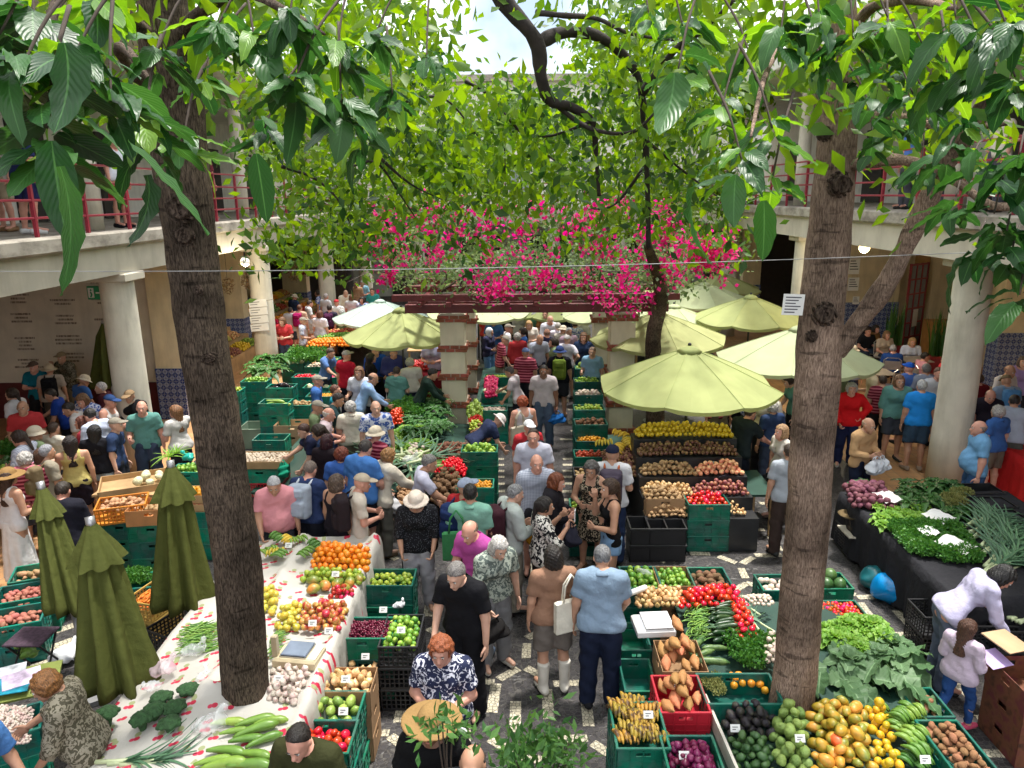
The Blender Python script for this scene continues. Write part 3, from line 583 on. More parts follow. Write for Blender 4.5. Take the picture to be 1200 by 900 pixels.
def top_mesh(pk, sex, g, kind):            # tee, shirt, long, tank, jacket, vest
	key = ('top', pk, sex, g, kind, RES[0])
	if key in CACHE: return CACHE[key]
	J = POSES[pk]; infl = {'tee': .013, 'polo': .013, 'long': .014, 'tank': .007, 'jacket': .026, 'blouse': .02}[kind]
	hem = {'tank': -.07, 'jacket': -.10, 'blouse': -.09}.get(kind, -.07)
	sl = {'tee': (1, 0), 'polo': (1, 0), 'tank': (0, 0), 'long': (1, 1), 'jacket': (1, 1), 'blouse': (1, .35)}[kind]
	def fn(P):
		d = torso_sdf(P, J, g, sex, infl)
		if sl[0]:
			for nm in 'RL':
				sh, el, w_ = J['sh'+nm], J['el'+nm], J['wr'+nm]; k = .6+.4*g; t = .74 if kind in ('tee', 'polo') else 1.05
				e = sh+(el-sh)*t; a = np.maximum(cap_(P, sh, sh+(el-sh)*(t+.2), .058*k+infl, .057*k+infl*1.15), plane(P, e, unit(el-sh)))
				if sl[1]:
					e2 = el+(w_-el)*(.93 if sl[1] == 1 else .35)
					a = np.maximum(cap_(P, sh, el, .058*k+infl, .05*k+infl), plane(P, el+unit(el-sh)*.03, unit(el-sh)))
					f_ = np.maximum(cap_(P, el, w_, .047*k+infl, .034+infl), plane(P, e2, unit(w_-el))); a = smin(a, f_, .015)
				d = smin(d, a, .025)
		x, y, z = tloc(P, J); d = d+wr(P, .0045 if kind != 'tank' else .002)-(.020 if kind != 'tank' else .006)*np.clip((.13-z)/.14, 0, 1)*np.clip((.30-np.abs(x))/.05, 0, 1); d = np.maximum(d, -(z-hem)); 
		if kind == 'tank': d = np.maximum(d, z-(.40+np.where(np.abs(np.abs(x)-.095) < .03, .12, 0)+.15*np.clip(np.abs(x)-.03, 0, .07)))
		nc = np.stack([x, y-.05, z-.56], 1); r = {'tee': .085, 'polo': .075, 'long': .08, 'jacket': .08, 'blouse': .1, 'tank': .01}[kind]
		return np.maximum(d, -(np.sqrt((nc*nc).sum(1))-r))
	lo, hi = bounds(J, .24); lo = lo.copy(); lo[2] = max(lo[2], J['hip'][2]-.35); V, F = surfnet(fn, lo, hi, RES[0])
	if kind == 'polo':                      # collar ring
		bb = MB(); M = Matrix.Translation(Vector(J['neck'])) @ Matrix.Rotation(-J['la']-.25, 4, 'X')
		bb.lathe([(.074, -.035), (.086, -.045), (.092, -.03), (.07, .012), (.064, .005), (.072, -.03)], 18, M, cap=False); V, F = merge([(V, F), (np.array(bb.v), np.array(bb.f))])
	me = mesh_np('top', V, F, [DUMMY], True); CACHE[key] = me; return me
def bottom_mesh(pk, sex, g, kind):         # trousers, shorts, skirt, longskirt
	key = ('bot', pk, sex, g, kind, RES[0])
	if key in CACHE: return CACHE[key]
	J = POSES[pk]; infl = .016; hx = J['hip']
	def fn(P):
		if kind in ('trousers', 'shorts', 'leggings', 'minishorts'):
			inf = infl if kind != 'leggings' else .008
			d = np.maximum(torso_sdf(P, J, g, sex, .002), tloc(P, J)[2]-.05)
			for nm in 'RL':
				hp_, kn, an = J['hp'+nm], J['kn'+nm], J['an'+nm]; k = .6+.4*g
				if kind == 'trousers':
					a = smin(cap_(P, hp_, kn, .098*k+inf, .072*k+inf), cap_(P, kn, an, .072*k+inf, .066+inf), .03); a = np.maximum(a, plane(P, an+unit(an-kn)*.035, unit(an-kn)))
				elif kind == 'leggings':
					a = np.maximum(limb(P, J, nm, 'leg', g, inf), plane(P, an-unit(an-kn)*.03, unit(an-kn)))
				else:
					t = .92 if kind == 'shorts' else .42
					e = hp_+(kn-hp_)*t; a = np.maximum(cap_(P, hp_, kn, .1*k+inf, .088*k+inf*1.3), plane(P, e, unit(kn-hp_)))
				d = smin(d, a, .03)
			return d+wr(P, .006, 20)
		hem = hx[2]-(.42 if kind == 'skirt' else .78); top = hx+np.array([0, 0, .05]); w = .16 if kind == 'skirt' else .2
		Pq = P.copy(); Pq[:, 1] = (P[:, 1]-hx[1])*1.25+hx[1]; ang = np.arctan2(P[:, 1]-hx[1], P[:, 0]); fl = .014*np.sin(ang*9)*np.clip((hx[2]-P[:, 2])/.4, 0, 1)
		d = cap_(Pq, top, (hx[0], hx[1], hem-.1), .135*(.5+.5*g)+infl, w+infl+.04)-fl; d = np.maximum(d, np.where(P[:, 2] > hx[2]-.1, torso_sdf(P, J, g, sex, .03)-.4*np.clip(hx[2]-P[:, 2], 0, 1)-.01, -1))
		return np.maximum(np.maximum(d, P[:, 2]-(hx[2]+.05)), hem-P[:, 2])
	lo, hi = bounds(J, .22); hi = hi.copy(); hi[2] = hx[2]+.25
	V, F = surfnet(fn, lo, hi, RES[0]); me = mesh_np('bottom', V, F, [DUMMY], True); CACHE[key] = me; return me
# hair and hats live in the head frame
def _cut(P): return np.maximum(-(P[:, 2]-.045+ (P[:, 1]-.03)*1.1), P[:, 1]-.07)     # face side
def hair_sdf(style):
	def fn(P):
		n = .004*np.sin(P[:, 0]*130+P[:, 2]*60)*np.sin(P[:, 1]*110+P[:, 2]*90)
		cap0 = ell(P, (0, -.015, .026), (.087, .108, .104))+n
		face = np.maximum(.052-P[:, 1]*.6+.0, -1)*0
		if style == 'short':
			line = P[:, 2]-np.where(P[:, 1] > .03, .048+(P[:, 1]-.03)*.55, np.where(P[:, 1] > -.03, .0+(P[:, 1]+.03)*.8, -.05)); return np.maximum(cap0+.003, -line)
		if style == 'balding':
			line = np.maximum(-(P[:, 2]+.05), np.maximum(P[:, 2]-.045, P[:, 1]-.005)); return np.maximum(cap0+.005, line)
		if style == 'receding':
			line = P[:, 2]-np.where(P[:, 1] > -.03, .0+(P[:, 1]+.03)*1.15, -.05); return np.maximum(cap0+.004, -line)
		if style in ('bob', 'wavy', 'long', 'pony', 'bun', 'curly'):
			line = P[:, 2]-np.where(P[:, 1] > .035, .05+(P[:, 1]-.035)*.3, -.4)
			g = np.maximum(ell(P, (0, -.018, .02), (.096, .115, .112))+n*1.6, -line)
			if style == 'bob': g = smin(g, np.maximum(ell(P, (0, -.035, -.05), (.104, .092, .095))+n*2, -(P[:, 2]+.115)), .03)
			if style in ('curly', 'wavy'):
				g = np.maximum(ell(P, (0, -.02, .015), (.108, .118, .118))+.010*np.sin(P[:, 0]*75)*np.sin(P[:, 1]*70)*np.sin(P[:, 2]*80)*1.0+n, -(P[:, 2]-np.where(P[:, 1] > .03, .045+(P[:, 1]-.03)*.3, -.075)))
			if style == 'long': g = smin(g, np.maximum(cap_(P*np.array([.8, 1.25, 1], np.float32), (0, -.075, .02), (0, -.115, -.34), .085, .06)+n*2, -(P[:, 2]+.37)), .04)
			if style == 'pony': g = smin(np.maximum(g, -(P[:, 2]+.06)), cap_(P, (0, -.11, .03), (0, -.15, -.22), .04, .02), .02)
			if style == 'bun': g = smin(np.maximum(g, -(P[:, 2]+.06)), ell(P, (0, -.125, .06), (.045, .045, .045)), .01)
			facecut = ell(P, (0, .12, -.03), (.072, .088, .088)); return np.maximum(g, -facecut)
		if style == 'cap':
			dome = np.maximum(ell(P, (0, -.012, .035), (.094, .114, .1)), -(P[:, 2]-.045)); br = np.maximum(ell(P, (0, .10, .052-.0), (.082, .10, .022)), -(ell(P, (0, .10, .04), (.08, .1, .02)))); return np.minimum(dome, np.maximum(br, .03-P[:, 1]))
		if style in ('bucket', 'straw'):
			R = .165 if style == 'bucket' else .21; r = np.sqrt(P[:, 0]**2+(P[:, 1]+.012)**2)
			dome = np.maximum(ell(P, (0, -.012, .045), (.1, .12, .098)), -(P[:, 2]-.04)); z0 = .045-(r-.09)*(.55 if style == 'bucket' else .1)
			return np.minimum(dome, np.maximum(np.abs(P[:, 2]-z0)-.007, np.maximum(r-R, .07-r)))
		if style == 'scarf':
			g = ell(P, (0, -.02, .0), (.1, .118, .13)); return np.maximum(smin(g, ell(P, (0, -.02, -.12), (.09, .09, .06)), .04), -ell(P, (0, .13, -.02), (.07, .085, .09)))
	return fn
HAIRM = {}
def hair_mesh(style):
	if style not in HAIRM:
		lo, hi = ((-.24, -.26, -.42), (.24, .26, .16)) if style in ('bucket', 'straw', 'long', 'pony') else ((-.15, -.19, -.18), (.15, .22, .16))
		V, F = surfnet(hair_sdf(style), lo, hi, .0095); HAIRM[style] = mesh_np(style, V, F, [DUMMY], True)
	return HAIRM[style]
def shoe_sdf(P, boot=False):
	d = smin(cap_(P, (0, -.055, -.02), (0, .14, -.035), .044, .036), cap_(P, (0, -.03, .0), (0, .04, -.02), .045, .042), .02)
	if boot: d = smin(d, cap_(P, (0, -.01, 0), (0, -.02, .33), .052, .068), .03); return np.maximum(np.maximum(d, -(P[:, 2]+.068)), P[:, 2]-.31)
	return np.maximum(np.maximum(d, -(P[:, 2]+.068)), P[:, 2]-.022)
SHOE = mesh_np('shoe', *surfnet(shoe_sdf, (-.07, -.13, -.09), (.07, .2, .05), .012), [DUMMY], True)
BOOT = mesh_np('boot', *surfnet(lambda P: shoe_sdf(P, True), (-.1, -.13, -.09), (.1, .2, .36), .014), [DUMMY], True)
# bags
def rbox(P, c, b, r): q = np.abs(P-np.asarray(c, np.float32))-np.asarray(b, np.float32)+r; return np.sqrt((np.maximum(q, 0)**2).sum(1))+np.minimum(q.max(1), 0)-r
def pack_sdf(P):
	d = rbox(P, (0, -.10, 0), (.15, .09, .23), .06); d = smin(d, rbox(P, (0, -.19, -.08), (.11, .05, .11), .04), .012); return smin(d, rbox(P, (0, -.185, .12), (.1, .04, .06), .03), .012)
PACK = mesh_np('pack_body', *surfnet(pack_sdf, (-.2, -.28, -.28), (.2, .03, .28), .014), [DUMMY], True)
_b = MB()
for s in (-1, 1): _b.tube([(s*.09, -.03, .2), (s*.095, .06, .25), (s*.1, .135, .17), (s*.11, .14, .0), (s*.13, .03, -.16)], .016, 6)
PSTRAP = _b.mesh('shoulder_strap', DUMMY, True)
def sag_sdf(P, w=.16, t=.07, h=.2):
	k = np.clip((-P[:, 2])/h, 0, 1); return rbox(np.stack([P[:, 0]/(.55+.5*k), P[:, 1]/(.5+.7*k), P[:, 2]], 1), (0, 0, -h/2-.06), (w, t, h/2), .05)*.6+wr(P, .012, 30)
SAG = mesh_np('bag_body', *surfnet(sag_sdf, (-.26, -.14, -.34), (.26, .14, .0), .016), [DUMMY], True)
_b = MB()
for s in (-1, 1): _b.tube([(-.07, s*.02, -.08), (-.045, s*.015, -.01), (0, 0, .015), (.045, s*.015, -.01), (.07, s*.02, -.08)], .008, 5)
SAGH = _b.mesh('handle', DUMMY, True)
_b = MB(); _b.box(-.17, .17, -.03, .03, -.36, 0, b=.02); TOTE = _b.mesh('bag_body', DUMMY)
_b = MB()
for s in (-1, 1): _b.tube([(-.09, s*.02, -.02), (-.07, s*.02, .16), (0, s*.01, .26), (.07, s*.02, .16), (.09, s*.02, -.02)], .01, 5)
TOTEH = _b.mesh('handle', DUMMY, True)
def cloth(c): 
	if isinstance(c, str) and c in MATS: return MATS[c]
	return fabric_mat('cloth '+c, hexc(c))
def haircol(c):
	if 'hair '+c in MATS: return MATS['hair '+c]
	m = mat('hair '+c, hexc(c), .5, .55, 3.0, bump=.9, bscale=3.0); n, l, p = nod(m)
	for t in [x for x in n if x.type == 'TEX_NOISE']:
		q = n.new('ShaderNodeVectorMath'); q.operation = 'MULTIPLY'; q.inputs[1].default_value = (45, 45, 9); l.new(t.inputs['Vector'].links[0].from_socket, q.inputs[0]); l.new(q.outputs[0], t.inputs['Vector'])
	return m
POSES = {}
def person(px, py, h, head, pose, sex, g, top, bot, hair, label, shoes='#303036', skin='fair', z0=0.0, at=None, bags=(), grp=None):
	"""px,py: pixel of the head's top; h: height; head: heading in degrees (0 = away from the camera, 180 = facing it)"""
	if pose not in POSES: POSES[pose] = skeleton(pose[0], *pose[1:])
	J = POSES[pose]; s = h/1.75; rz = R_(-head)
	topz = (J['headc'][2]+.125)*s
	if at is None:
		g3 = G(px, py, z0+topz); off = Matrix.Rotation(rz, 3, 'Z') @ Vector((J['headc'][0], J['headc'][1], 0))*s
		loc = (g3[0]-off.x, g3[1]-off.y, z0)
	else: loc = (at[0], at[1], z0)
	RES[0] = H0 if loc[1] < 12 else .029
	if z0 == 0: loc = (loc[0], loc[1], .006)
	o = ob('person', body_mesh(pose, sex, g), None, loc, (0, 0, rz), s); setm(o, SKIN[skin])
	tag(o, label, 'person', grp)
	if top: c = ob('top', top_mesh(pose, sex, g, top[0]), o); setm(c, cloth(top[1])); c.name = {'tee': 't_shirt', 'polo': 'polo_shirt', 'long': 'shirt', 'tank': 'tank_top', 'jacket': 'jacket', 'blouse': 'blouse'}[top[0]]
	if bot: c = ob(bot[0] if bot[0] != 'longskirt' else 'skirt', bottom_mesh(pose, sex, g, bot[0]), o); setm(c, cloth(bot[1]))
	hf = head_frame(J)
	for st, colr in hair:
		c = ob({'cap': 'cap', 'bucket': 'hat', 'straw': 'hat', 'scarf': 'head_scarf'}.get(st, 'hair'), hair_mesh(st), o); c.matrix_local = hf
		setm(c, cloth(colr) if st in ('cap', 'bucket', 'straw', 'scarf') else haircol(colr))
	if shoes:
		for nm in 'RL':
			an, to = J['an'+nm], J['to'+nm]; d = unit(to-an); a = math.atan2(-d[0], d[1]); pt = math.asin(max(-1, min(1, d[2])))
			b_ = shoes.startswith('boot'); c = ob('boot' if b_ else 'shoe', BOOT if b_ else SHOE, o); c.matrix_local = Matrix.Translation(Vector(an)+Vector((0, 0, -.012))) @ Matrix.Rotation(a, 4, 'Z') @ Matrix.Rotation(pt*.55 if an[2] > .12 else 0, 4, 'X')
			setm(c, cloth(shoes.replace('boot', '')))
	MW = Matrix.Translation(Vector(loc)) @ Matrix.Rotation(rz, 4, 'Z') @ Matrix.Diagonal((s, s, s, 1))
	for bg_ in bags:
		kind, colr, lab = bg_[:3]
		if kind == 'pack':
			e = empty('backpack'); e.matrix_world = MW @ Matrix.Translation(Vector(J['hip'])) @ Matrix.Rotation(-J['la'], 4, 'X') @ Matrix.Translation((0, -.085*max(1, g)-.012, .27))
			c = ob('pack_body', PACK, e); setm(c, cloth(colr)); c = ob('shoulder_strap', PSTRAP, e); setm(c, cloth(bg_[3] if len(bg_) > 3 else colr))
			tag(e, lab, 'backpack')
		elif kind in ('sag', 'tote'):
			side = bg_[3] if len(bg_) > 3 else 'R'; sgn = 1 if side == 'R' else -1
			p = MW @ (Vector(J['wr'+side])+Vector(J['fd'+side])*.09) if kind == 'sag' else MW @ (Vector(J['sh'+side])+Vector((-sgn*.05, -.175, -.2)))
			e = empty('carrier_bag' if kind == 'sag' else 'tote_bag', p, rz + (0 if kind == 'sag' else R_(12)))
			if kind == 'sag': p.z = p.z
			c = ob('bag_body', SAG if kind == 'sag' else TOTE, e); setm(c, cloth(colr)); c = ob('handle', SAGH if kind == 'sag' else TOTEH, e); setm(c, cloth(colr)); tag(e, lab, 'bag')
	return o
# ================================================================== TREES AND FOLIAGE
def bark_mat(name, c1, c2, sc_=9):
	m = bpy.data.materials.new(name); m.use_nodes = True; n, l, p = nod(m); p.inputs['Roughness'].default_value = .95; p.inputs['Specular IOR Level'].default_value = .1
	t = n.new('ShaderNodeTexCoord'); mp = n.new('ShaderNodeVectorMath'); mp.operation = 'MULTIPLY'; mp.inputs[1].default_value = (5, 5, .9); l.new(t.outputs['Object'], mp.inputs[0])
	a = n.new('ShaderNodeTexNoise'); a.inputs['Scale'].default_value = sc_; a.inputs['Detail'].default_value = 6; a.inputs['Roughness'].default_value = .6; a.inputs['Distortion'].default_value = .6; l.new(mp.outputs[0], a.inputs['Vector'])
	b = n.new('ShaderNodeTexNoise'); b.inputs['Scale'].default_value = 2.2; b.inputs['Detail'].default_value = 5; l.new(t.outputs['Object'], b.inputs['Vector'])
	# cross scars
	mp2 = n.new('ShaderNodeVectorMath'); mp2.operation = 'MULTIPLY'; mp2.inputs[1].default_value = (1.6, 1.6, 8); l.new(t.outputs['Object'], mp2.inputs[0])
	c = n.new('ShaderNodeTexNoise'); c.inputs['Scale'].default_value = 2.6; c.inputs['Detail'].default_value = 3; l.new(mp2.outputs[0], c.inputs['Vector'])
	rc = n.new('ShaderNodeValToRGB'); rc.color_ramp.elements[0].position = .30; rc.color_ramp.elements[1].position = .40; l.new(c.outputs[0], rc.inputs[0])
	ra = n.new('ShaderNodeValToRGB'); ra.color_ramp.elements[0].position = .38; ra.color_ramp.elements[1].position = .62; l.new(a.outputs[0], ra.inputs[0])
	mm = n.new('ShaderNodeMix'); mm.data_type = 'RGBA'; mm.inputs[6].default_value = c1+(1,); mm.inputs[7].default_value = c2+(1,); l.new(ra.outputs[0], mm.inputs[0])
	mr = n.new('ShaderNodeMapRange'); mr.inputs[1].default_value = .3; mr.inputs[2].default_value = .7; mr.inputs[3].default_value = .42; mr.inputs[4].default_value = 1.6; l.new(b.outputs[0], mr.inputs[0])
	mu = n.new('ShaderNodeMath'); mu.operation = 'MULTIPLY_ADD'; l.new(rc.outputs[0], mu.inputs[0]); mu.inputs[1].default_value = .55; mu.inputs[2].default_value = .45
	m3 = n.new('ShaderNodeMath'); m3.operation = 'MULTIPLY'; l.new(mr.outputs[0], m3.inputs[0]); l.new(mu.outputs[0], m3.inputs[1])
	hs = n.new('ShaderNodeHueSaturation'); l.new(mm.outputs[2], hs.inputs['Color']); l.new(m3.outputs[0], hs.inputs['Value']); l.new(hs.outputs[0], p.inputs['Base Color'])
	bu = n.new('ShaderNodeBump'); bu.inputs['Strength'].default_value = .55; bu.inputs['Distance'].default_value = .015; l.new(ra.outputs[0], bu.inputs['Height']); l.new(bu.outputs[0], p.inputs['Normal'])
	return m
def leaf_mat(name, col, col2, trans=.45, rough=.35, rand=.3, veins=True):
	m = bpy.data.materials.new(name); m.use_nodes = True; MATS[name] = m; n, l, p = nod(m); p.inputs['Roughness'].default_value = rough; p.inputs['Specular IOR Level'].default_value = .32
	oi = n.new('ShaderNodeObjectInfo'); ge = n.new('ShaderNodeNewGeometry'); t = n.new('ShaderNodeTexCoord')
	ad = n.new('ShaderNodeMath'); ad.operation = 'ADD'; l.new(oi.outputs['Random'], ad.inputs[0]); l.new(ge.outputs['Random Per Island'], ad.inputs[1])
	fr = n.new('ShaderNodeMath'); fr.operation = 'FRACT'; l.new(ad.outputs[0], fr.inputs[0])
	mm = n.new('ShaderNodeMix'); mm.data_type = 'RGBA'; mm.inputs[6].default_value = col+(1,); mm.inputs[7].default_value = col2+(1,); l.new(fr.outputs[0], mm.inputs[0]); out = mm.outputs[2]
	if veins:
		s = n.new('ShaderNodeSeparateXYZ'); l.new(t.outputs['UV'], s.inputs[0])
		a = n.new('ShaderNodeMath'); a.operation = 'SUBTRACT'; a.inputs[1].default_value = .5; l.new(s.outputs[0], a.inputs[0]); b = n.new('ShaderNodeMath'); b.operation = 'ABSOLUTE'; l.new(a.outputs[0], b.inputs[0])
		c = n.new('ShaderNodeMath'); c.operation = 'MULTIPLY_ADD'; c.inputs[1].default_value = -.7; l.new(b.outputs[0], c.inputs[0]); l.new(s.outputs[1], c.inputs[2])
		w = n.new('ShaderNodeMath'); w.operation = 'MULTIPLY'; w.inputs[1].default_value = 60; l.new(c.outputs[0], w.inputs[0]); sn = n.new('ShaderNodeMath'); sn.operation = 'SINE'; l.new(w.outputs[0], sn.inputs[0])
		r1 = n.new('ShaderNodeValToRGB'); r1.color_ramp.elements[0].position = .82; r1.color_ramp.elements[1].position = 1; l.new(sn.outputs[0], r1.inputs[0])
		r2 = n.new('ShaderNodeValToRGB'); r2.color_ramp.elements[0].position = .015; r2.color_ramp.elements[1].position = .04; r2.color_ramp.elements[0].color = (1, 1, 1, 1); r2.color_ramp.elements[1].color = (0, 0, 0, 1); l.new(b.outputs[0], r2.inputs[0])
		mxv = n.new('ShaderNodeMath'); mxv.operation = 'MULTIPLY_ADD'; mxv.inputs[1].default_value = .12; l.new(r1.outputs[0], mxv.inputs[0]); l.new(r2.outputs[0], mxv.inputs[2])
		m2 = n.new('ShaderNodeMix'); m2.data_type = 'RGBA'; l.new(mxv.outputs[0], m2.inputs[0]); l.new(out, m2.inputs[6]); m2.inputs[7].default_value = tuple(min(1, x*1.35+.015) for x in col2)+(1,); out = m2.outputs[2]
		bu = n.new('ShaderNodeBump'); bu.inputs['Strength'].default_value = .14; bu.inputs['Distance'].default_value = .004; l.new(sn.outputs[0], bu.inputs['Height']); l.new(bu.outputs[0], p.inputs['Normal'])
	l.new(out, p.inputs['Base Color'])
	tr = n.new('ShaderNodeBsdfTranslucent'); hs = n.new('ShaderNodeHueSaturation'); hs.inputs['Value'].default_value = 1.9; hs.inputs['Hue'].default_value = .482; hs.inputs['Saturation'].default_value = 1.1; l.new(out, hs.inputs['Color']); l.new(hs.outputs[0], tr.inputs['Color'])
	ms = n.new('ShaderNodeMixShader'); ms.inputs[0].default_value = trans; l.new(p.outputs[0], ms.inputs[1]); l.new(tr.outputs[0], ms.inputs[2]); l.new(ms.outputs[0], n['Material Output'].inputs['Surface'])
	return m
M_bark1 = bark_mat('dark grey bark', (.032, .024, .018), (.13, .098, .073), 20)
M_bark2 = bark_mat('brown bark', (.13, .088, .066), (.34, .245, .185), 22)
M_twig = mat('twig', (.05, .035, .025), .9)
M_leafA = leaf_mat('broad leaf', (.010, .05, .012), (.035, .115, .022), .32, .38)
M_leafY = leaf_mat('young leaf', (.07, .19, .02), (.14, .28, .03), .45, .35)
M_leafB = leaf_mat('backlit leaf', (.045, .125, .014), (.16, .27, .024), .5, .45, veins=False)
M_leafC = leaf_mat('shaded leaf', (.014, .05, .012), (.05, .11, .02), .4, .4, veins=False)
M_leafO = leaf_mat('withered leaf', (.25, .12, .03), (.32, .2, .05), .3, .6)
M_leafD = leaf_mat('shrub leaf', (.035, .11, .03), (.10, .22, .05), .35, .4, veins=False)
M_boug = leaf_mat('bougainvillea leaf', (.05, .10, .03), (.16, .22, .09), .4, .5, veins=False)
M_flower = leaf_mat('magenta bract', (.46, .012, .10), (.72, .06, .24), .42, .6, veins=False)
def leaf_geo(L=.2, W=.09, nx=4, ny=9, bend=.25, fold=.25, wav=.0):
	V = []; F = []; UV = []
	for j in range(ny+1):
		t = j/ny; w = W*.5*math.sin(math.pi*min(1, t**.85*.98+.02))**.62*(1-.12*t)
		if j == ny: w = .0015
		for i in range(nx+1):
			u = i/nx*2-1; V.append((u*w, t*L, -bend*L*t*t+abs(u)*w*fold+wav*L*.04*math.sin(t*22+u*2)*abs(u))); UV.append((i/nx, t))
	uv = []
	for j in range(ny):
		for i in range(nx):
			f = (j*(nx+1)+i, j*(nx+1)+i+1, (j+1)*(nx+1)+i+1, (j+1)*(nx+1)+i); F.append(f); uv += [UV[k] for k in f]
	return np.array(V), np.array(F), uv
LEAFS = []
for k in range(5):
	v, f, uv = leaf_geo(.2, .088+.006*k, bend=.12+.12*k, fold=.1+.1*(k % 3), wav=.7+.4*(k % 3)); LEAFS.append(mesh_np('leaf', v, f, [M_leafA], True, uv=uv))
def tree_leaf(parent, p, d, L, young=False, roll=0):
	"""one large leaf whose base is at p and whose tip points along d"""
	d = Vector(d).normalized(); up = Vector((0, 0, 1)); x = d.cross(up)
	if x.length < .05: x = Vector((1, 0, 0))
	x.normalize(); z = x.cross(d); M = Matrix((x, d, z)).transposed().to_4x4() @ Matrix.Rotation(roll, 4, 'Y')
	o = ob('leaf', random.choice(LEAFS), parent); o.matrix_world = Matrix.Translation(Vector(p)) @ M @ Matrix.Diagonal((L/.2,)*3+(1,)); setm(o, M_leafY if young else M_leafA); o.scale = (o.scale.x*random.uniform(.8, 1.2), o.scale.y*random.uniform(.85, 1.15), o.scale.z*random.uniform(.3, 1.6)); return o
def branch(parent, pts, r0, r1, m, n=7, name='branch'):
	P = [Vector(p) for p in pts]; out = []
	for i in range(len(P)-1):              # Catmull-Rom
		a, b_, c, d = P[max(i-1, 0)], P[i], P[i+1], P[min(i+2, len(P)-1)]
		for k in range(5): t = k/5; out.append(.5*((2*b_)+(c-a)*t+(2*a-5*b_+4*c-d)*t*t+(3*b_-a-3*c+d)*t**3))
	out.append(P[-1]); N = len(out); rad = [r0+(r1-r0)*i/(N-1) for i in range(N)]; ph = random.random()*9
	b = MB(); b.tube(out, rad, n, disp=lambda i, an: 1+.10*math.sin(i*.9+an*2+ph)+.05*math.sin(i*2.3+ph)); return b.ob(name, m, parent, smooth=True)
def trunk(parent, pts, rads, m, knots=(), name='trunk', n=36, rings=110):
	P = [Vector(p) for p in pts]; out = []; rr = []
	for k in range(rings+1):
		t = k/rings*(len(P)-1); i = min(int(t), len(P)-2); f = t-i; a, b_, c, d = P[max(i-1, 0)], P[i], P[i+1], P[min(i+2, len(P)-1)]
		out.append(.5*((2*b_)+(c-a)*f+(2*a-5*b_+4*c-d)*f*f+(3*b_-a-3*c+d)*f**3)); rr.append(rads[i]+(rads[i+1]-rads[i])*f)
	def disp(i, an):
		z = out[i].z; d = 1+.03*math.sin(an*3+z*2)+.022*math.sin(an*7-z*3)+.025*math.sin(z*5+an)+.016*math.sin(z*17+an*2)+.016*math.sin(an*13+z*9)
		for kz, ka, kr, kh in knots:
			da = (an-ka+math.pi) % (2*math.pi)-math.pi; q = (da*.22/kr)**2+((z-kz)/kr)**2; d += kh*math.exp(-q*1.2)-kh*.9*math.exp(-q*9)
		return d
	b = MB(); b.tube(out, rr, n, disp=disp); return b.ob(name, m, parent, smooth=True)
def foliage(name, parent, m, centres, n_per, spread, L, seed=0, droop=.3, W=.45):
	"""one mesh of many small folded leaves round the given centres (kind = stuff)"""
	r = np.random.default_rng(seed); C_ = np.repeat(np.asarray(centres, float), n_per, 0); N = len(C_)
	P = C_ + r.normal(0, 1, (N, 3))*np.asarray(spread); d = r.normal(0, 1, (N, 3)); d[:, 2] -= droop; d /= np.linalg.norm(d, axis=1)[:, None]
	s = np.cross(d, r.normal(0, 1, (N, 3))); s /= np.linalg.norm(s, axis=1)[:, None]+1e-9; u = np.cross(d, s); l = (L*r.uniform(.6, 1.25, N))[:, None]; w = l*W*.5
	V = np.stack([P, P+d*l*.45+s*w+u*l*.06, P+d*l, P+d*l*.45-s*w+u*l*.06], 1).reshape(-1, 3); i = np.arange(N)*4
	F = np.concatenate([np.stack([i, i+1, i+2], 1), np.stack([i, i+2, i+3], 1)]); o = ob(name, mesh_np(name, V, F, [m], True), parent); o['kind'] = 'stuff'; return o
# ---- the two trunks standing in the stalls
tl = empty('shade_tree', (-2.62, 5.75, 0)); tl.location = (0, 0, 0)
tag(tl, 'thick dark trunk growing through the white-cloth fruit stall, with broad hanging leaves', 'tree')
LT = [G(291, 905, 0), Q(290, 840, 5.45), Q(275, 640, 5.48), Q(243, 430, 5.52), Q(222, 280, 5.55), Q(207, 150, 5.55), Q(196, 60, 5.5), Q(186, -60, 5.45)]
LT[0] = np.array([LT[1][0]+.04, 5.45, 0]); 
trunk(tl, LT, [.21, .195, .18, .175, .18, .195, .18, .135], M_bark1, [(4.72, 4.5, .13, .14), (3.2, 4.2, .1, .06), (2.4, 5.1, .1, .05), (1.6, 4.6, .09, .09), (5.6, 5, .12, .12), (2.0, 3.6, .12, .08), (2.8, 5.6, .1, .09), (3.7, 4.9, .12, .10), (4.2, 3.8, .1, .1), (1.2, 5.3, .1, .08)])
tr_ = empty('shade_tree', (0, 0, 0)); tag(tr_, 'forked brown trunk growing among the vegetable crates, with a limb leaning outward', 'tree')
RTP = [Q(930, 850, 5.75), Q(931, 800, 5.75), Q(944, 640, 5.75), Q(958, 430, 5.75), Q(970, 300, 5.75), Q(981, 170, 5.72), Q(985, 90, 5.7), Q(985, -60, 5.7)]
RTP[0] = np.array([RTP[1][0]-.02, 5.75, 0])
trunk(tr_, RTP, [.22, .18, .17, .168, .16, .135, .115, .08], M_bark2, [(3.88, 4.55, .10, .22), (3.72, 5.6, .12, .1), (4.75, 4.9, .08, .2), (5.35, 5.0, .07, .15), (2.95, 4.2, .08, .12), (2.1, 4.8, .2, .05)])
branch(tr_, [Q(978, 412, 5.72), Q(1000, 385, 5.66), Q(1040, 330, 5.5), Q(1075, 260, 5.35), Q(1110, 190, 5.2), Q(1150, 130, 5.0), Q(1185, 40, 4.9)], .082, .05, M_bark2, 14, 'limb')
M_knot = bark_mat('knot bark', (.02, .014, .011), (.09, .065, .05), 12)
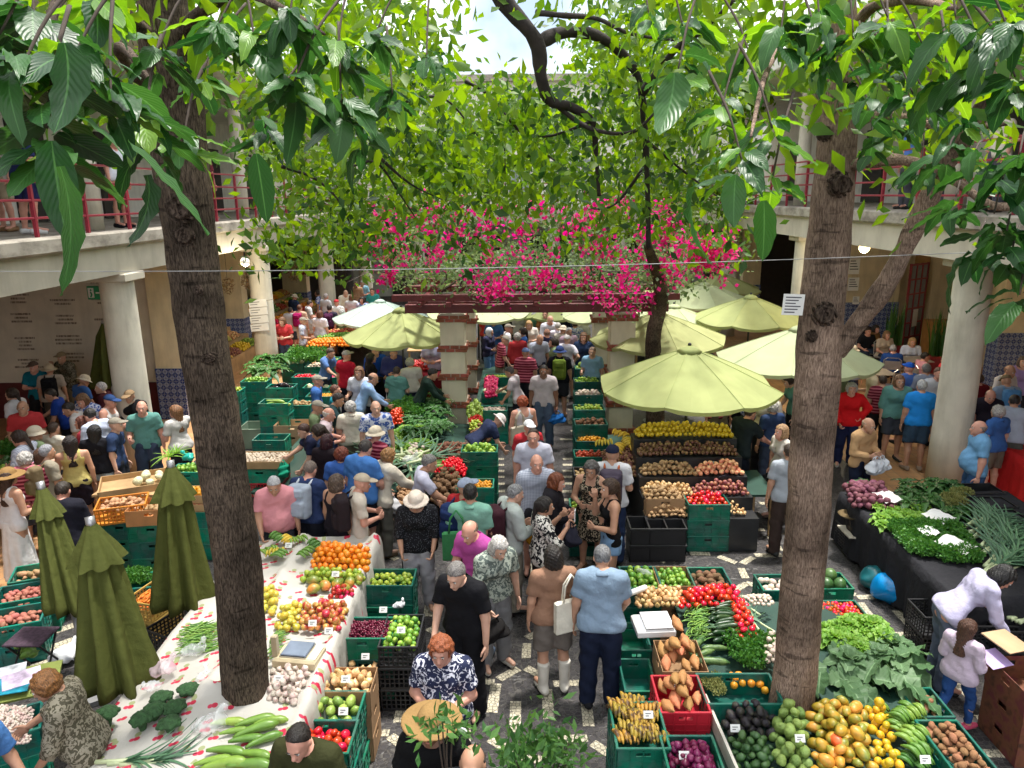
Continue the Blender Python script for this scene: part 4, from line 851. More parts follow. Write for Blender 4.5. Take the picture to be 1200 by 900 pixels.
def knot(parent, px, py, Y, r, sx=1.0):
	def fn(P): d = ell(P, (0, 0, 0), (r*sx, r*.6, r)); q = np.sqrt((P[:, 0]/sx)**2+P[:, 2]**2); return d+.09*r*np.sin(q/r*16)+.06*r*np.sin(P[:, 0]*31/r*.3+P[:, 2]*9/r)-.25*r*np.exp(-((q-r*.75)/(r*.2))**2)*0+.35*r*np.exp(-(q/(r*.35))**2)*(P[:, 1] < 0)
	ob('knot', mesh_np('knot', *surfnet(fn, (-r*1.5*sx, -r, -r*1.4), (r*1.5*sx, r, r*1.4), r/9), [M_knot], True), parent, Q(px, py, Y), (0, random.uniform(-.4, .4), random.uniform(-.3, .3)))
for a in ((984, 216, 5.58, .085), (966, 157, 5.6, .05), (990, 107, 5.6, .055), (966, 368, 5.56, .085), (951, 394, 5.59, .045)): knot(tr_, *a)
for a in ((213, 243, 5.38, .10), (216, 276, 5.38, .07), (200, 170, 5.38, .08), (245, 420, 5.36, .04, 1.5), (232, 340, 5.38, .04)): knot(tl, *a)
branch(tr_, [Q(990, 195, 5.7), Q(1020, 190, 5.5), Q(1060, 188, 5.3), Q(1110, 205, 5.1), Q(1160, 240, 4.9), Q(1200, 240, 4.8)], .05, .02, M_bark2, 8)
branch(tr_, [Q(995, 147, 5.7), Q(1040, 135, 5.6), Q(1110, 150, 5.5), Q(1180, 145, 5.5)], .04, .015, M_bark2, 8)
# branches from the left tree
branch(tl, [LT[6], Q(235, 15, 5.2), Q(280, -10, 4.4), Q(330, 10, 3.6), Q(380, 40, 3.0)], .06, .006, M_bark1)
branch(tl, [LT[6], Q(150, 20, 5), Q(100, -20, 4), Q(60, 20, 2.8), Q(90, 120, 2.2)], .06, .005, M_bark1)
branch(tl, [LT[5], Q(160, 90, 5.2), Q(140, 60, 4), Q(150, 60, 3), Q(180, 100, 2.6)], .05, .005, M_bark1)
# ---- clusters of broad leaves hanging near the gallery
def cluster(parent, px, py, D, n, L, spread=.5, young=0.0, down=.45, twig=None):
	c = Vector(QD(px, py, D)); 
	if twig is not None: branch(parent, [c+Vector(twig), c+Vector(twig)*.4+Vector((0, 0, .03)), c], .006, .003, M_twig, 5, 'twig')
	for k in range(n):
		a = 2*math.pi*(k*.382+random.random()*.12); e = random.uniform(-.25, 1)*down+.15
		d = Vector((math.cos(a), math.sin(a), -e*1.3)); p = c+d*.02+Vector((0, 0, random.uniform(-1, 1)*L*.35))
		tree_leaf(parent, p, d, L*random.uniform(.65, 1.15), random.random() < young, random.uniform(-.5, .5))
LC = [(40, 20, 2.0, 9, .20, 0), (85, 70, 1.75, 9, .21, .1), (20, 95, 1.7, 8, .22, 0), (130, 110, 1.9, 9, .21, .1), (55, 150, 1.65, 7, .24, 0), (170, 150, 2.2, 7, .20, .3), (215, 165, 2.6, 7, .19, .3), (185, 60, 2.4, 8, .2, .05),
      (255, 30, 2.4, 9, .2, .15), (300, 60, 2.3, 8, .2, .1), (340, 20, 2.3, 9, .19, .1), (345, 95, 2.2, 8, .19, .1), (395, 60, 2.5, 9, .19, .1), (400, 120, 2.4, 8, .18, .15), (440, 40, 2.8, 8, .18, .1), (460, 110, 2.9, 8, .18, .2), (310, 150, 2.5, 6, .17, .25), (425, 160, 2.8, 6, .17, .2), (110, 5, 2.3, 8, .2, .2), (0, 40, 1.9, 6, .22, 0), (235, 90, 2.8, 6, .18, .3), (500, 70, 3.2, 6, .18, .2)]
for px, py, D, n, L, y in LC: cluster(tl, px, py, D+.35, n+4, L*.74, young=y, twig=(random.uniform(-.15, .15), .25, .3))
for (px, py, D, dx, dz, L) in ((75, 50, 1.8, .05, -1, .19), (60, 165, 1.7, -.1, -1, .19), (70, 195, 1.55, .12, -1, .2), (300, 180, 2.2, .05, -1, .17), (172, 205, 2.3, .1, -1, .17), (150, 165, 1.7, .6, -.7, .2)):
	tree_leaf(tl, QD(px, py, D), (dx, .15, dz), L)
RC = [(800, 30, 2.6, 7, .19, .2), (795, 80, 2.3, 7, .17, .3), (845, 130, 2.5, 8, .17, .4), (870, 190, 2.2, 9, .18, .5), (905, 150, 2.4, 8, .17, .5), (905, 210, 2.4, 6, .17, .4), (915, 40, 2.8, 9, .19, .35), (960, 20, 2.9, 8, .19, .3), (880, 70, 3.0, 7, .18, .4), (960, 70, 3.0, 7, .18, .4),
      (1000, 40, 3.0, 8, .19, .3), (1040, 20, 2.9, 8, .19, .4), (1040, 80, 3.1, 7, .18, .2), (1080, 50, 3.0, 9, .19, .4), (1120, 20, 2.8, 9, .19, .4), (1150, 70, 2.9, 9, .19, .4), (1180, 30, 2.6, 8, .2, .4), (1110, 100, 3.0, 7, .18, .3), (1190, 90, 2.8, 7, .19, .3), (1070, 110, 3.2, 6, .17, .2), (760, 15, 3.2, 6, .18, .2), (1020, 125, 3.6, 6, .17, .2)]
for px, py, D, n, L, y in RC+[(1010, 90, 4, 8, .19, .2), (1050, 150, 4.2, 8, .19, .1), (1090, 125, 4.0, 8, .19, .1), (1130, 140, 3.9, 7, .19, .2), (1022, 170, 4.4, 6, .19, .1), (1080, 195, 4.2, 6, .18, 0)]: cluster(tr_, px, py, D+.3, n+2, L*.76, young=y, twig=(random.uniform(-.15, .15), .25, .3))
tree_leaf(tr_, QD(862, 205, 2.3), (0, .1, -1), .15); tree_leaf(tr_, QD(895, 235, 2.1), (.15, .1, -1), .15); tree_leaf(tr_, QD(815, 215, 2.2), (-.3, .1, -.8), .18); tree_leaf(tr_, QD(790, 85, 2.0), (.05, .1, -1), .15)
branch(tr_, [RTP[6], Q(960, 60, 5), Q(930, 40, 4), Q(900, 80, 3), Q(880, 160, 2.4)], .035, .004, M_bark2)
branch(tr_, [RTP[6], Q(1010, 20, 5), Q(1060, 0, 4), Q(1120, 10, 3.2)], .05, .01, M_bark2)
# darker compound leaves on the right edge
for px, py, D in ((1140, 190, 3.6), (1175, 210, 3.4), (1120, 230, 3.7), (1165, 250, 3.5), (1195, 180, 3.3), (1145, 290, 3.6), (1185, 300, 3.4), (1195, 345, 3.3), (1110, 180, 3.9), (1180, 270, 3.4)):
	cluster(tr_, px, py, D, 7, .17, young=0, down=.45, twig=(.2, .3, .1))
# farther leaves of the same crowns as one part each
def pxcl(lst): return [Q(x, y, Y) for x, y, Y in lst]
rr = random.Random(3)
foliage('crown', tl, M_leafB, pxcl([(rr.uniform(-40, 520), rr.uniform(-160, 90), rr.uniform(4.5, 7.5)) for _ in range(130)]), 16, (.3, .3, .28), .17, 1, .6)
foliage('crown', tr_, M_leafB, pxcl([(rr.uniform(760, 1260), rr.uniform(-160, 110), rr.uniform(4, 7.5)) for _ in range(120)] + [(rr.uniform(990, 1130), rr.uniform(110, 230), rr.uniform(6, 8)) for _ in range(12)]), 16, (.3, .3, .28), .17, 2, .6)
# ---- spreading tree with dark crooked boughs over the middle of the court
tm = empty('spreading_tree', (0, 0, 0)); tag(tm, 'tree with dark crooked boughs and light green leaves over the pergola', 'tree')
M_bough = mat('dark bough', (.03, .022, .02), .9, .3, 8, bump=.6)
bx_ = 1.0
def bq(lst, Y0, Y1): return [Q(x, y, Y0+(Y1-Y0)*i/(len(lst)-1)) for i, (x, y) in enumerate(lst)]
trunk(tm, [(3.1, 9.8, 0), (3.2, 9.75, 1.5), (3.25, 9.7, 3.5), Q(850, 120, 9.6), Q(820, -20, 9.5), Q(760, -120, 9.3)], [.16, .15, .14, .13, .12, .09], M_bough, n=16, rings=50) if False else None
branch(tm, bq([(760, 290), (758, 200), (752, 110), (735, 70), (700, 42), (660, 38), (632, 50)], 9.5, 8.6), .028, .075, M_bough, 10)
branch(tm, bq([(560, -60), (590, 0), (628, 48), (634, 90), (645, 118), (668, 125), (694, 142), (698, 175), (702, 230)], 8.3, 9), .10, .02, M_bough, 10)
branch(tm, bq([(628, 15), (660, 18), (700, 22), (740, 40), (800, 48)], 8.4, 8.0), .035, .012, M_bough)
branch(tm, bq([(645, 118), (690, 150), (740, 155), (770, 130), (800, 110)], 8.8, 8.2), .03, .01, M_bough)
branch(tm, bq([(752, 110), (790, 60), (830, 30), (860, 0)], 9, 8), .05, .02, M_bough)
for lst in ([(545, 95), (575, 115), (590, 160), (592, 220)], [(575, 115), (620, 165), (660, 195)], [(694, 142), (640, 160), (600, 150)], [(330, 195), (370, 210), (400, 240), (420, 290)], [(400, 200), (440, 190), (470, 230), (490, 260)], [(440, 180), (480, 215), (520, 235)], [(752, 200), (720, 240), (690, 245)], [(470, 120), (520, 115), (560, 160)], [(752, 160), (800, 200), (840, 230)]):
	branch(tm, bq(lst, 9, 9.8), .022, .006, M_bough, 6, 'twig')
# trunk of the spreading tree stands by the right pergola pillar
trunk(tm, [(2.75, 14.6, 0), (2.72, 14.6, 1.2), (2.62, 14.55, 2.2), (2.7, 14.3, 3.1), Q(760, 290, 12.5), Q(760, 290, 9.6)], [.2, .18, .15, .14, .07, .03], M_bark1, n=16, rings=60)
cl = []
for _ in range(420):
	x = rr.uniform(300, 860); y = rr.uniform(60, 300); k = rr.random()
	if 500 < x < 700 and y < 96: continue
	if y < 130 and k < .45: continue
	if 425 < x < 870 and y > 225 and k < .75: continue
	cl.append((x, y, rr.uniform(8.2, 13.5)))
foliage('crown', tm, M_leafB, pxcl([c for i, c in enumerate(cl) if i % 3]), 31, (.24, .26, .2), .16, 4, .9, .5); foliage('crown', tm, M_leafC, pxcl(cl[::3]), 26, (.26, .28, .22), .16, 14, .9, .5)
cl2 = [(rr.uniform(300, 510), rr.uniform(-40, 110), rr.uniform(8, 11)) for _ in range(70)]+[(rr.uniform(690, 860), rr.uniform(-40, 90), rr.uniform(8, 11)) for _ in range(70)]+[(rr.uniform(500, 700), rr.uniform(-80, 10), rr.uniform(7, 9)) for _ in range(6)]
foliage('crown', tm, M_leafB, pxcl(cl2), 22, (.26, .28, .22), .16, 5, .8, .5)
# creeper-covered trees in front of the back building
for (x0, x1, y0, y1, Y, lab, sd) in ((330, 480, 40, 300, 29, 'bright green creeper tree beside the left gallery columns', 6), (460, 690, 100, 260, 25, 'light green tree behind the pergola hiding the far railing', 7), (690, 880, 40, 270, 24, 'light green tree behind the parasols at the far end', 8)):
	e = empty('court_tree', (0, 0, 0)); tag(e, lab, 'tree')
	cx = Q((x0+x1)/2, 300, Y); branch(e, [(cx[0], Y, 0), (cx[0]+.1, Y, 2.5), (cx[0]-.1, Y, 4.5), Q((x0+x1)/2, (y0+y1)/2, Y)], .16, .06, M_bough, 10, 'trunk')
	foliage('crown', e, M_leafB, [Q(rr.uniform(x0, x1), rr.uniform(y0, y1), Y+rr.uniform(-1.5, 1.5)) for _ in range(125)], 52, (.38, .4, .32), .24, sd, .7, .5)
# ---- bougainvillea over the pergola
bo = empty('bougainvillea', (0, 0, 0)); tag(bo, 'bougainvillea with magenta flowers heaped over the pergola beams', 'vine')
cen = [(rr.uniform(-2.9, 3.4), rr.uniform(14.4, 19.2), 3.2+abs(rr.gauss(0, .35))) for _ in range(260)]
foliage('leaves', bo, M_boug, cen, 30, (.25, .25, .2), .10, 9, .3, .6)
hang = [Q(rr.uniform(*a), rr.uniform(*b_), Y) for a, b_, Y, n in (((430, 520), (235, 325), 13.2, 17), ((520, 680), (240, 338), 13.4, 23), ((680, 800), (230, 332), 13.4, 26), ((795, 865), (278, 325), 13.8, 24), ((700, 760), (325, 360), 14.3, 7), ((555, 610), (330, 350), 14.3, 6)) for _ in range(n)]
foliage('flowers', bo, M_flower, hang, 34, (.12, .12, .11), .085, 10, .2, .9)
foliage('leaves', bo, M_boug, hang+[Q(rr.uniform(430, 830), rr.uniform(230, 330), 14.5) for _ in range(60)], 12, (.22, .22, .18), .10, 11, .3, .6)
for k in range(26):
	x = rr.uniform(-2.5, 3); branch(bo, [(x, rr.uniform(14.6, 18), 3.1), (x+rr.uniform(-.6, .6), rr.uniform(14.4, 16), 3.5), (x+rr.uniform(-1, 1), 14.3, 3.3+rr.uniform(-.3, .6))], .022, .006, M_twig, 5, 'stem')
# ---- potted shrub tops rising close below the camera
def shrub(px, py, Y, r, n, lab, sd, stems):
	c = Q(px, py, Y); e = empty('shrub', (c[0], Y, 0)); tag(e, lab, 'shrub'); e.location = (0, 0, 0)
	cs = []
	for k in range(stems):
		a = 2*math.pi*k/stems+.4; t = c+np.array([math.cos(a)*r*rr.uniform(.5, 1), math.sin(a)*r*rr.uniform(.4, 1), rr.uniform(-.25, .25)*r*1.4])
		branch(e, [(c[0]+.1, Y, 0), (c[0]+.08, Y, (c[2]-.5)*.6), (c[0]+(t[0]-c[0])*.4, Y+(t[1]-Y)*.4, t[2]-.35), t], .009, .004, M_twig, 6, 'stem'); cs.append(t)
		for q in range(2): cs.append(t+np.array([rr.uniform(-.12, .12), rr.uniform(-.12, .12), rr.uniform(-.1, .1)]))
	foliage('leaves', e, M_leafD, cs, n, (.06, .06, .05), .085, sd, -.2, .38)
shrub(632, 880, 3.7, .21, 12, 'leafy green shrub rising beside the pale paving strips', 12, 13)
shrub(522, 846, 3.6, .06, 8, 'small leafy shrub in front of the straw hat', 13, 4)
# ================================================================== PARASOLS
def canopy_geo(r, ztop, zrim, n=8, sub=6, rings=7):
	V = []; F = []; N = n*sub
	for j in range(rings+1):
		t = .03+.97*j/rings
		for k in range(N):
			a = 2*math.pi*k/N; ph = (k % sub)/sub; inset = 1-(1-math.cos(math.pi/n))*math.sin(math.pi*ph)*.95
			sag = -.13*math.sin(math.pi*ph)*t; z = ztop+(zrim-ztop)*(t**1.12)+sag*.6; V.append((r*t*inset*math.cos(a), r*t*inset*math.sin(a), z))
	for k in range(N):                       # short valance
		a = 2*math.pi*k/N; ph = (k % sub)/sub; inset = 1-(1-math.cos(math.pi/n))*math.sin(math.pi*ph)*.95
		V.append((r*.985*inset*math.cos(a), r*.985*inset*math.sin(a), zrim-.05-.09*math.sin(math.pi*ph)**.5*1))
	for j in range(rings+1):
		for k in range(N): F.append((j*N+k, j*N+(k+1) % N, (j+1)*N+(k+1) % N, (j+1)*N+k))
	F.append(tuple(range(N-1, -1, -1)))
	return V, F
def canopy_mat(name, c, trans=.3): return mat(name, c, .8, .07, 2.5, trans=trans, spec=.15, bump=.15, bscale=6)
M_par = canopy_mat('lime parasol cloth', (.52, .57, .25), .4); M_parw = canopy_mat('pale parasol cloth', (.55, .61, .37)); M_paro = canopy_mat('olive parasol cloth', (.46, .48, .22)); M_parm = canopy_mat('mint parasol cloth', (.55, .68, .60))
M_hem = fabric_mat('green parasol hem', (.14, .26, .10))
def parasol(px, py, Y, r, m, label, rz=0, drop=.48, hem=None):
	q = Q(px, py, Y); o = empty('parasol', (q[0], Y, 0), R_(rz)); tag(o, label, 'parasol', 'open market parasols')
	zt = q[2]; zr = zt-drop*1.22
	V, F = canopy_geo(r, zt, zr); c = ob('canopy', mesh_np('canopy', V, F, [m], False), o)
	b = MB(); n_ = len(V)//48
	for k in range(8): b.tube([Vector(V[j*48+k*6])+Vector((0, 0, .004)) for j in range(n_)], .007, 4)
	b.ob('seam', m, o)
	b = MB(); b.lathe([(.20, zt-.055), (.13, zt+.005), (.03, zt+.045), (.001, zt+.05)], 16); ob('vent_cap', b.mesh('vent_cap', m, True), o)
	b = MB(); b.lathe([(.03, zt+.045), (.03, zt+.075), (.012, zt+.09)], 10); b.ob('finial', M_metal_k, o, smooth=True)
	b = MB(); b.tube([(0, 0, .1), (0, 0, zt)], .024, 10); b.ob('pole', M_metal_k, o, smooth=True)
	b = MB(); b.lathe([(.26, .006), (.26, .07), (.06, .12), (.04, .3)], 18); b.ob('base', mat('grey base', (.2, .2, .2), .7), o)
	for k in range(8):
		a = math.pi*2*k/8; ca, sa = math.cos(a), math.sin(a)
		b = MB(); b.tube([(0, 0, zt-.04), (r*.97*ca, r*.97*sa, zr-.03)], .010, 5); b.tube([(.03*ca, .03*sa, zr-.25), (r*.5*ca, r*.5*sa, (zt+zr)/2-.05)], .008, 5); b.ob('rib', M_metal_k, o)
	return o
parasol(808, 408, 11.9, 1.5, M_par, 'lime green parasol over the garlic and tomato stall', 20, .5)
parasol(772, 366, 15.9, 1.5, M_paro, 'olive green parasol beside the bougainvillea trunk', 5, .45)
parasol(880, 347, 18.6, 1.4, M_par, 'lime green parasol with the taped paper in front of it', 12, .45)
parasol(937, 384, 13.9, 1.5, M_parw, 'pale whitish parasol behind the forked trunk', 22, .48)
parasol(826, 332, 22.5, 1.45, M_parw, 'pale whitish parasol under the trailing bougainvillea', 0, .42)
parasol(846, 321, 26, 1.4, M_par, 'lime green parasol farthest along the cafe columns', 10, .42)
parasol(790, 358, 19.5, 1.3, M_parw, 'small pale parasol tucked behind the olive one', 15, .4)
parasol(785, 323, 27.5, 1.4, M_paro, 'olive parasol at the far end under magenta flowers', 3, .42)
u9 = parasol(470, 362, 16.2, 1.3, M_par, 'faded lime parasol sprinkled with fallen petals', 14, .46)
parasol(445, 352, 22.5, 1.45, M_parm, 'pale mint parasol behind the petal-strewn one', 8, .42)
parasol(560, 349, 21.5, 1.5, M_parw, 'pale parasol behind the brick-banded pillars', 0, .36)
parasol(655, 348, 23, 1.5, M_par, 'lime parasol over the far crowd behind the pergola', 10, .36)
parasol(715, 350, 20.5, 1.4, M_parw, 'whitish parasol between pergola and olive parasol', 20, .36)
bp = MB(); bp.add([(-.03, -.02, 0), (.03, -.015, .004), (.02, .03, 0), (-.025, .025, .006)], [(0, 1, 2, 3)]); PETAL = bp.mesh('fallen_petal', mat('dry petal', (.5, .12, .12), .8))
for k in range(9):
	t = random.uniform(.25, .8); a = random.uniform(3.4, 6); zt = u9.children[0].data.vertices[0].co.z; zr = zt-.46
	tag(ob('fallen_petal', PETAL, None, (u9.location.x+1.2*t*math.cos(a), u9.location.y+1.2*t*math.sin(a), zt-.561*t**1.12+.02), (-.3*math.sin(a), .3*math.cos(a), a)), 'dry red petal fallen on the faded lime parasol', 'petal', 'petals on the faded parasol')
M_olive = fabric_mat('folded olive cloth', (.075, .085, .02), .05)
def folded_parasol(top, bot, rt, rb, label, lean=(0, 0), flounce=True, Y=None):
	"""top/bottom: points of the folded canopy"""
	t, b0 = Vector(top), Vector(bot); o = empty('folded_parasol', (b0.x, b0.y, 0)); tag(o, label, 'parasol', 'folded olive parasols')
	o.location = (0, 0, 0); ax = (t-b0)
	def ring(f, r, amp, n=72, ph=0):
		c = b0+ax*f; return [(c.x+r*(1+amp*math.cos(a*8+ph)+amp*.35*math.sin(a*13+f*5))*math.cos(a), c.y+r*(1+amp*math.cos(a*8+ph)+amp*.35*math.sin(a*13+f*5))*math.sin(a), c.z+.015*math.sin(a*8)*(1-f)) for a in np.linspace(0, 2*math.pi, n, endpoint=False)]
	n = 72; V = []; F = []
	prof = [(0, rb*1.0, .30), (.06, rb*1.03, .30), (.2, rb*.93, .28), (.4, rb*.78, .26), (.6, rb*.64, .24), (.78, rb*.52, .18), (.84, rb*.44, .08), (.9, rb*.30, .06), (1, .035, .01)]
	for f, r, am in prof: V += ring(f, r, am)
	for j in range(len(prof)-1):
		for k in range(n): F.append((j*n+k, j*n+(k+1) % n, (j+1)*n+(k+1) % n, (j+1)*n+k))
	F.append(tuple(range(n-1, -1, -1))); ob('canopy', mesh_np('canopy', V, F, [M_olive], True), o)
	if flounce:
		V = []; F = []; prof = [(.76, rb*.82, .16), (.84, rb*.64, .10), (.92, rb*.38, .05), (.985, .05, .01)]
		for f, r, am in prof: V += ring(f, r, am, ph=1)
		for j in range(3):
			for k in range(n): F.append((j*n+k, j*n+(k+1) % n, (j+1)*n+(k+1) % n, (j+1)*n+k))
		ob('vent_flounce', mesh_np('vent_flounce', V, F, [M_olive], True), o)
	b = MB(); u = ax.normalized(); b.tube([b0-u*(b0.z-.02)/u.z, b0+u*.02], .024, 10); b.tube([t-u*.06, t+u*.05], .04, 12); b.ob('pole', mat('grey pole', (.35, .35, .36), .35, metal=.6), o, smooth=True)
	f0 = b0-u*(b0.z/u.z); b = MB(); b.lathe([(.24, .006), (.24, .06), (.05, .1)], 16, Matrix.Translation((f0.x, f0.y, 0))); b.ob('base', MATS['grey base'], o)
folded_parasol(Q(106, 612, 6.05), Q(143, 800, 5.75), .05, .26, 'large folded olive parasol standing beside the white-cloth stall edge')
folded_parasol(Q(200, 545, 7.4), Q(217, 706, 7.15), .05, .25, 'folded olive parasol between the orange crates and the dark trunk')
folded_parasol(Q(48, 570, 7.3), Q(84, 712, 6.9), .05, .18, 'slim folded olive parasol tied at its foot beside the potato crates')
folded_parasol(Q(121, 378, 16.2), Q(133, 452, 15.9), .04, .34, 'folded olive parasol leaning at the inscribed wall', flounce=False)
# ================================================================== CRATES AND PRODUCE
PLAST = {'green': mat('green plastic', (.0, .13, .08), .42, .22, 5, rand=.28, col2=(.03, .12, .09), c2scale=9), 'teal': mat('teal plastic', (.0, .20, .14), .42, .2, 5, rand=.25, col2=(.04, .15, .11), c2scale=9), 'black': mat('black plastic', (.016, .016, .018), .45, .2, 4), 'orange': mat('orange plastic', (.62, .23, .03), .42, .1, 3), 'red': mat('red plastic', (.45, .015, .03), .4, .1, 3), 'grey': mat('grey green plastic', (.20, .27, .2), .5, .1, 3), 'yellow': mat('ochre plastic', (.42, .27, .06), .45, .1, 3)}
M_card = mat('cardboard', (.34, .2, .1), .85, .12, 5); M_cardi = mat('pale cardboard', (.45, .31, .18), .85, .1, 5)
def crate_meshes(lx, ly, h, kind, m, th=.014):
	key = ('crate', lx, ly, h, kind, m.name)
	if key in CACHE: return CACHE[key]
	b = MB(); b.box(-lx/2+.01, lx/2-.01, -ly/2+.01, ly/2-.01, .004, .016); base = b.mesh('base', m); sides = []
	for L in (lx, ly):                       # a wall standing along X, outside towards -Y
		b = MB(); x = L/2
		if kind == 'solid':
			hw, z0, z1 = min(.06, L*.16), h*.66, h*.8
			b.box(-x, x, 0, th*.6, .002, z0); b.box(-x, -hw, 0, th*.6, z0, h-.002); b.box(hw, x, 0, th*.6, z0, h-.002); b.box(-hw, hw, 0, th*.6, z1, h-.002)
			b.box(-x-.004, x+.004, -.008, th, h-.022, h, b=.004); b.box(-x, x, -.005, -.0005, .05, .064); b.box(-x, x, -.005, -.0005, h*.45, h*.45+.012)
			k = max(2, int(L/.1))
			for i in range(k+1): c = -x+.012+(L-.024)*i/k; b.box(c-.006, c+.006, -.007, -.001, .008, h-.03)
		elif kind == 'lattice':
			b.box(-x-.003, x+.003, -.004, th, h-.026, h, b=.004); b.box(-x, x, 0, th*.8, .002, .028); k = max(3, int(L/.048)); r = max(2, int(h/.05))
			for i in range(k+1): c = -x+.007+(L-.014)*i/k; b.box(c-.007, c+.007, .001, th*.7, .028, h-.026)
			for i in range(1, r): z = .02+(h-.04)*i/r; b.box(-x+.01, x-.01, .002, th*.6, z-.007, z+.007)
		elif kind == 'wood':
			for z0, z1 in ((.01, h*.45), (h*.55, h)): b.box(-x, x, 0, .01, z0, z1)
		elif kind == 'tray': b.box(-x, x, 0, .016, .0, h)
		elif kind == 'card':
			b.box(-x, -.06, 0, .006, .0, h); b.box(.06, x, 0, .006, .0, h); b.box(-.06, .06, 0, .006, 0, h*.62); b.box(-.06, .06, 0, .006, h*.82, h)
		elif kind == 'bin': b.box(-x, x, 0, .008, 0, h); b.box(-x-.012, x+.012, -.014, .008, h-.03, h, b=.004)
		sides.append(b.mesh('side_panel', m))
	CACHE[key] = (base, sides); return CACHE[key]
def crate(loc, rz=0, size=(.58, .385, .24), kind='solid', m='green', label='', group=None, tilt=None):
	m_ = PLAST[m] if isinstance(m, str) else m
	nm = {'wood': 'wooden_crate', 'tray': 'wooden_tray', 'card': 'cardboard_box', 'bin': 'storage_bin'}.get(kind, 'crate')
	e = empty(nm, loc, rz)
	if tilt: e.rotation_euler = tilt
	tag(e, label, 'crate' if nm in ('crate', 'wooden_crate') else ('tray' if kind == 'tray' else 'box' if kind == 'card' else 'bin'), group)
	lx, ly, h = size; base, (sl, ss) = crate_meshes(lx, ly, h, kind, m_); ob('base', base, e)
	ob('side_panel', sl, e, (0, -ly/2, 0)); ob('side_panel', sl, e, (0, ly/2, 0), (0, 0, math.pi)); ob('side_panel', ss, e, (lx/2, 0, 0), (0, 0, math.pi/2)); ob('side_panel', ss, e, (-lx/2, 0, 0), (0, 0, -math.pi/2))
	return e
PM = {}
def sphere_item(name, r, m, sq=1.0, lump=.03, seg=12, rng=8, sx=1.0, dim=0.0, tip=0.0, seed=0):
	if name in PM: return PM[name]
	V, F = _uv((0, 0, 0), (1, 1, 1), seg, rng); rr_ = np.random.default_rng(seed+len(name)); k = rr_.normal(0, 1, (4, 3)); ph = rr_.uniform(0, 6, 4)
	d = 1+lump*sum(np.sin(V@k[i]*2.2+ph[i]) for i in range(4)); rad = np.hypot(V[:, 0], V[:, 1]); d = d-dim*np.exp(-(rad/.35)**2)*(V[:, 2] > 0)+tip*np.exp(-(rad/.25)**2)*(V[:, 2] > 0)
	me = mesh_np(name, V*d[:, None]*r*np.array([sx, 1, sq]), F, [m], True); PM[name] = (me, r*(1+(sx-1)*.4), r*sq); return PM[name]
def long_item(name, L, r, m, curve=0.0, prof=None, n=9, seg=8, lump=.05, seed=1):
	if name in PM: return PM[name]
	rr_ = random.Random(seed); prof = prof or [.25, .8, 1, 1, 1, 1, .95, .75, .2]; n = len(prof); b = MB(); ph = rr_.random()*6
	pts = [((i/(n-1)-.5)*L, curve*L*(.25-(i/(n-1)-.5)**2)*1, 0) for i in range(n)]
	b.tube(pts, [p*r for p in prof], seg, disp=lambda i, a: 1+lump*math.sin(a*2+i*1.3+ph)); me = b.mesh(name, m, True); PM[name] = (me, max(r, .02), r); return PM[name]
def pm(name, c, **k): return mat('produce '+name, c, k.pop('rough', .4), k.pop('var', .12), k.pop('scale', 18), rand=k.pop('rand', .15), **k)
K = {}
K['orange'] = sphere_item('orange', .038, pm('orange', (.80, .25, .012), bump=.15, bscale=180), dim=.06)
K['lime'] = sphere_item('lime', .032, pm('lime', (.36, .42, .045), rand=.3, col2=(.20, .33, .03)), 1.1)
K['green_lime'] = sphere_item('green_lime', .036, pm('green lime', (.12, .30, .03), rand=.25, col2=(.28, .42, .06)), 1.05)
K['tomato'] = sphere_item('tomato', .038, pm('tomato', (.62, .015, .012), rough=.22, rand=.2), .86, dim=.12)
K['big_tomato'] = sphere_item('tomato', .038, None)
K['cherry_tomato'] = sphere_item('cherry_tomato', .022, pm('cherry tomato', (.70, .05, .012), rough=.25, rand=.5), 1.15)
K['apple'] = sphere_item('apple', .038, pm('apple', (.42, .05, .03), rough=.3, rand=.25, col2=(.58, .36, .09), c2scale=9), .95, dim=.22)
K['yellow_apple'] = sphere_item('yellow_apple', .037, pm('yellow apple', (.62, .46, .05), rough=.3, rand=.2, col2=(.45, .45, .07)), .95, dim=.2)
K['plum'] = sphere_item('plum', .030, pm('plum', (.45, .012, .03), rough=.3, rand=.3))
K['onion'] = sphere_item('onion', .036, pm('onion', (.55, .33, .13), rough=.45, rand=.2, col2=(.66, .48, .25)), .95, tip=.35)
K['red_onion'] = sphere_item('red_onion', .036, pm('red onion', (.16, .012, .06), rough=.35, rand=.2), .92, tip=.35)
K['garlic'] = sphere_item('garlic', .028, pm('garlic', (.66, .58, .49), rough=.6, rand=.1, col2=(.5, .36, .33)), .85, .06, tip=.5)
K['potato'] = sphere_item('potato', .034, pm('potato', (.38, .23, .11), rough=.7, rand=.2, bump=.3), .85, .06, sx=1.3)
K['brown_potato'] = sphere_item('brown_potato', .042, pm('brown potato', (.17, .085, .042), rough=.85, rand=.25, bump=.5), .85, .07, sx=1.3, seed=3)
K['red_potato'] = sphere_item('red_potato', .033, pm('red potato', (.36, .13, .09), rough=.7, rand=.2), .85, .05, sx=1.35, seed=4)
K['kiwi'] = sphere_item('kiwi', .030, pm('kiwi', (.27, .13, .06), rough=.9, rand=.15, bump=.4, bscale=200), .85, .03, sx=1.25, seed=5)
K['avocado'] = sphere_item('avocado', .046, pm('avocado', (.022, .017, .024), rough=.5, rand=.3, bump=.5, bscale=130, col2=(.05, .045, .03)), .9, .04, sx=1.25, seed=6)
K['green_avocado'] = sphere_item('green_avocado', .042, pm('green avocado', (.045, .11, .03), rough=.4, rand=.25, bump=.4, bscale=130), .9, .04, sx=1.25, seed=7)
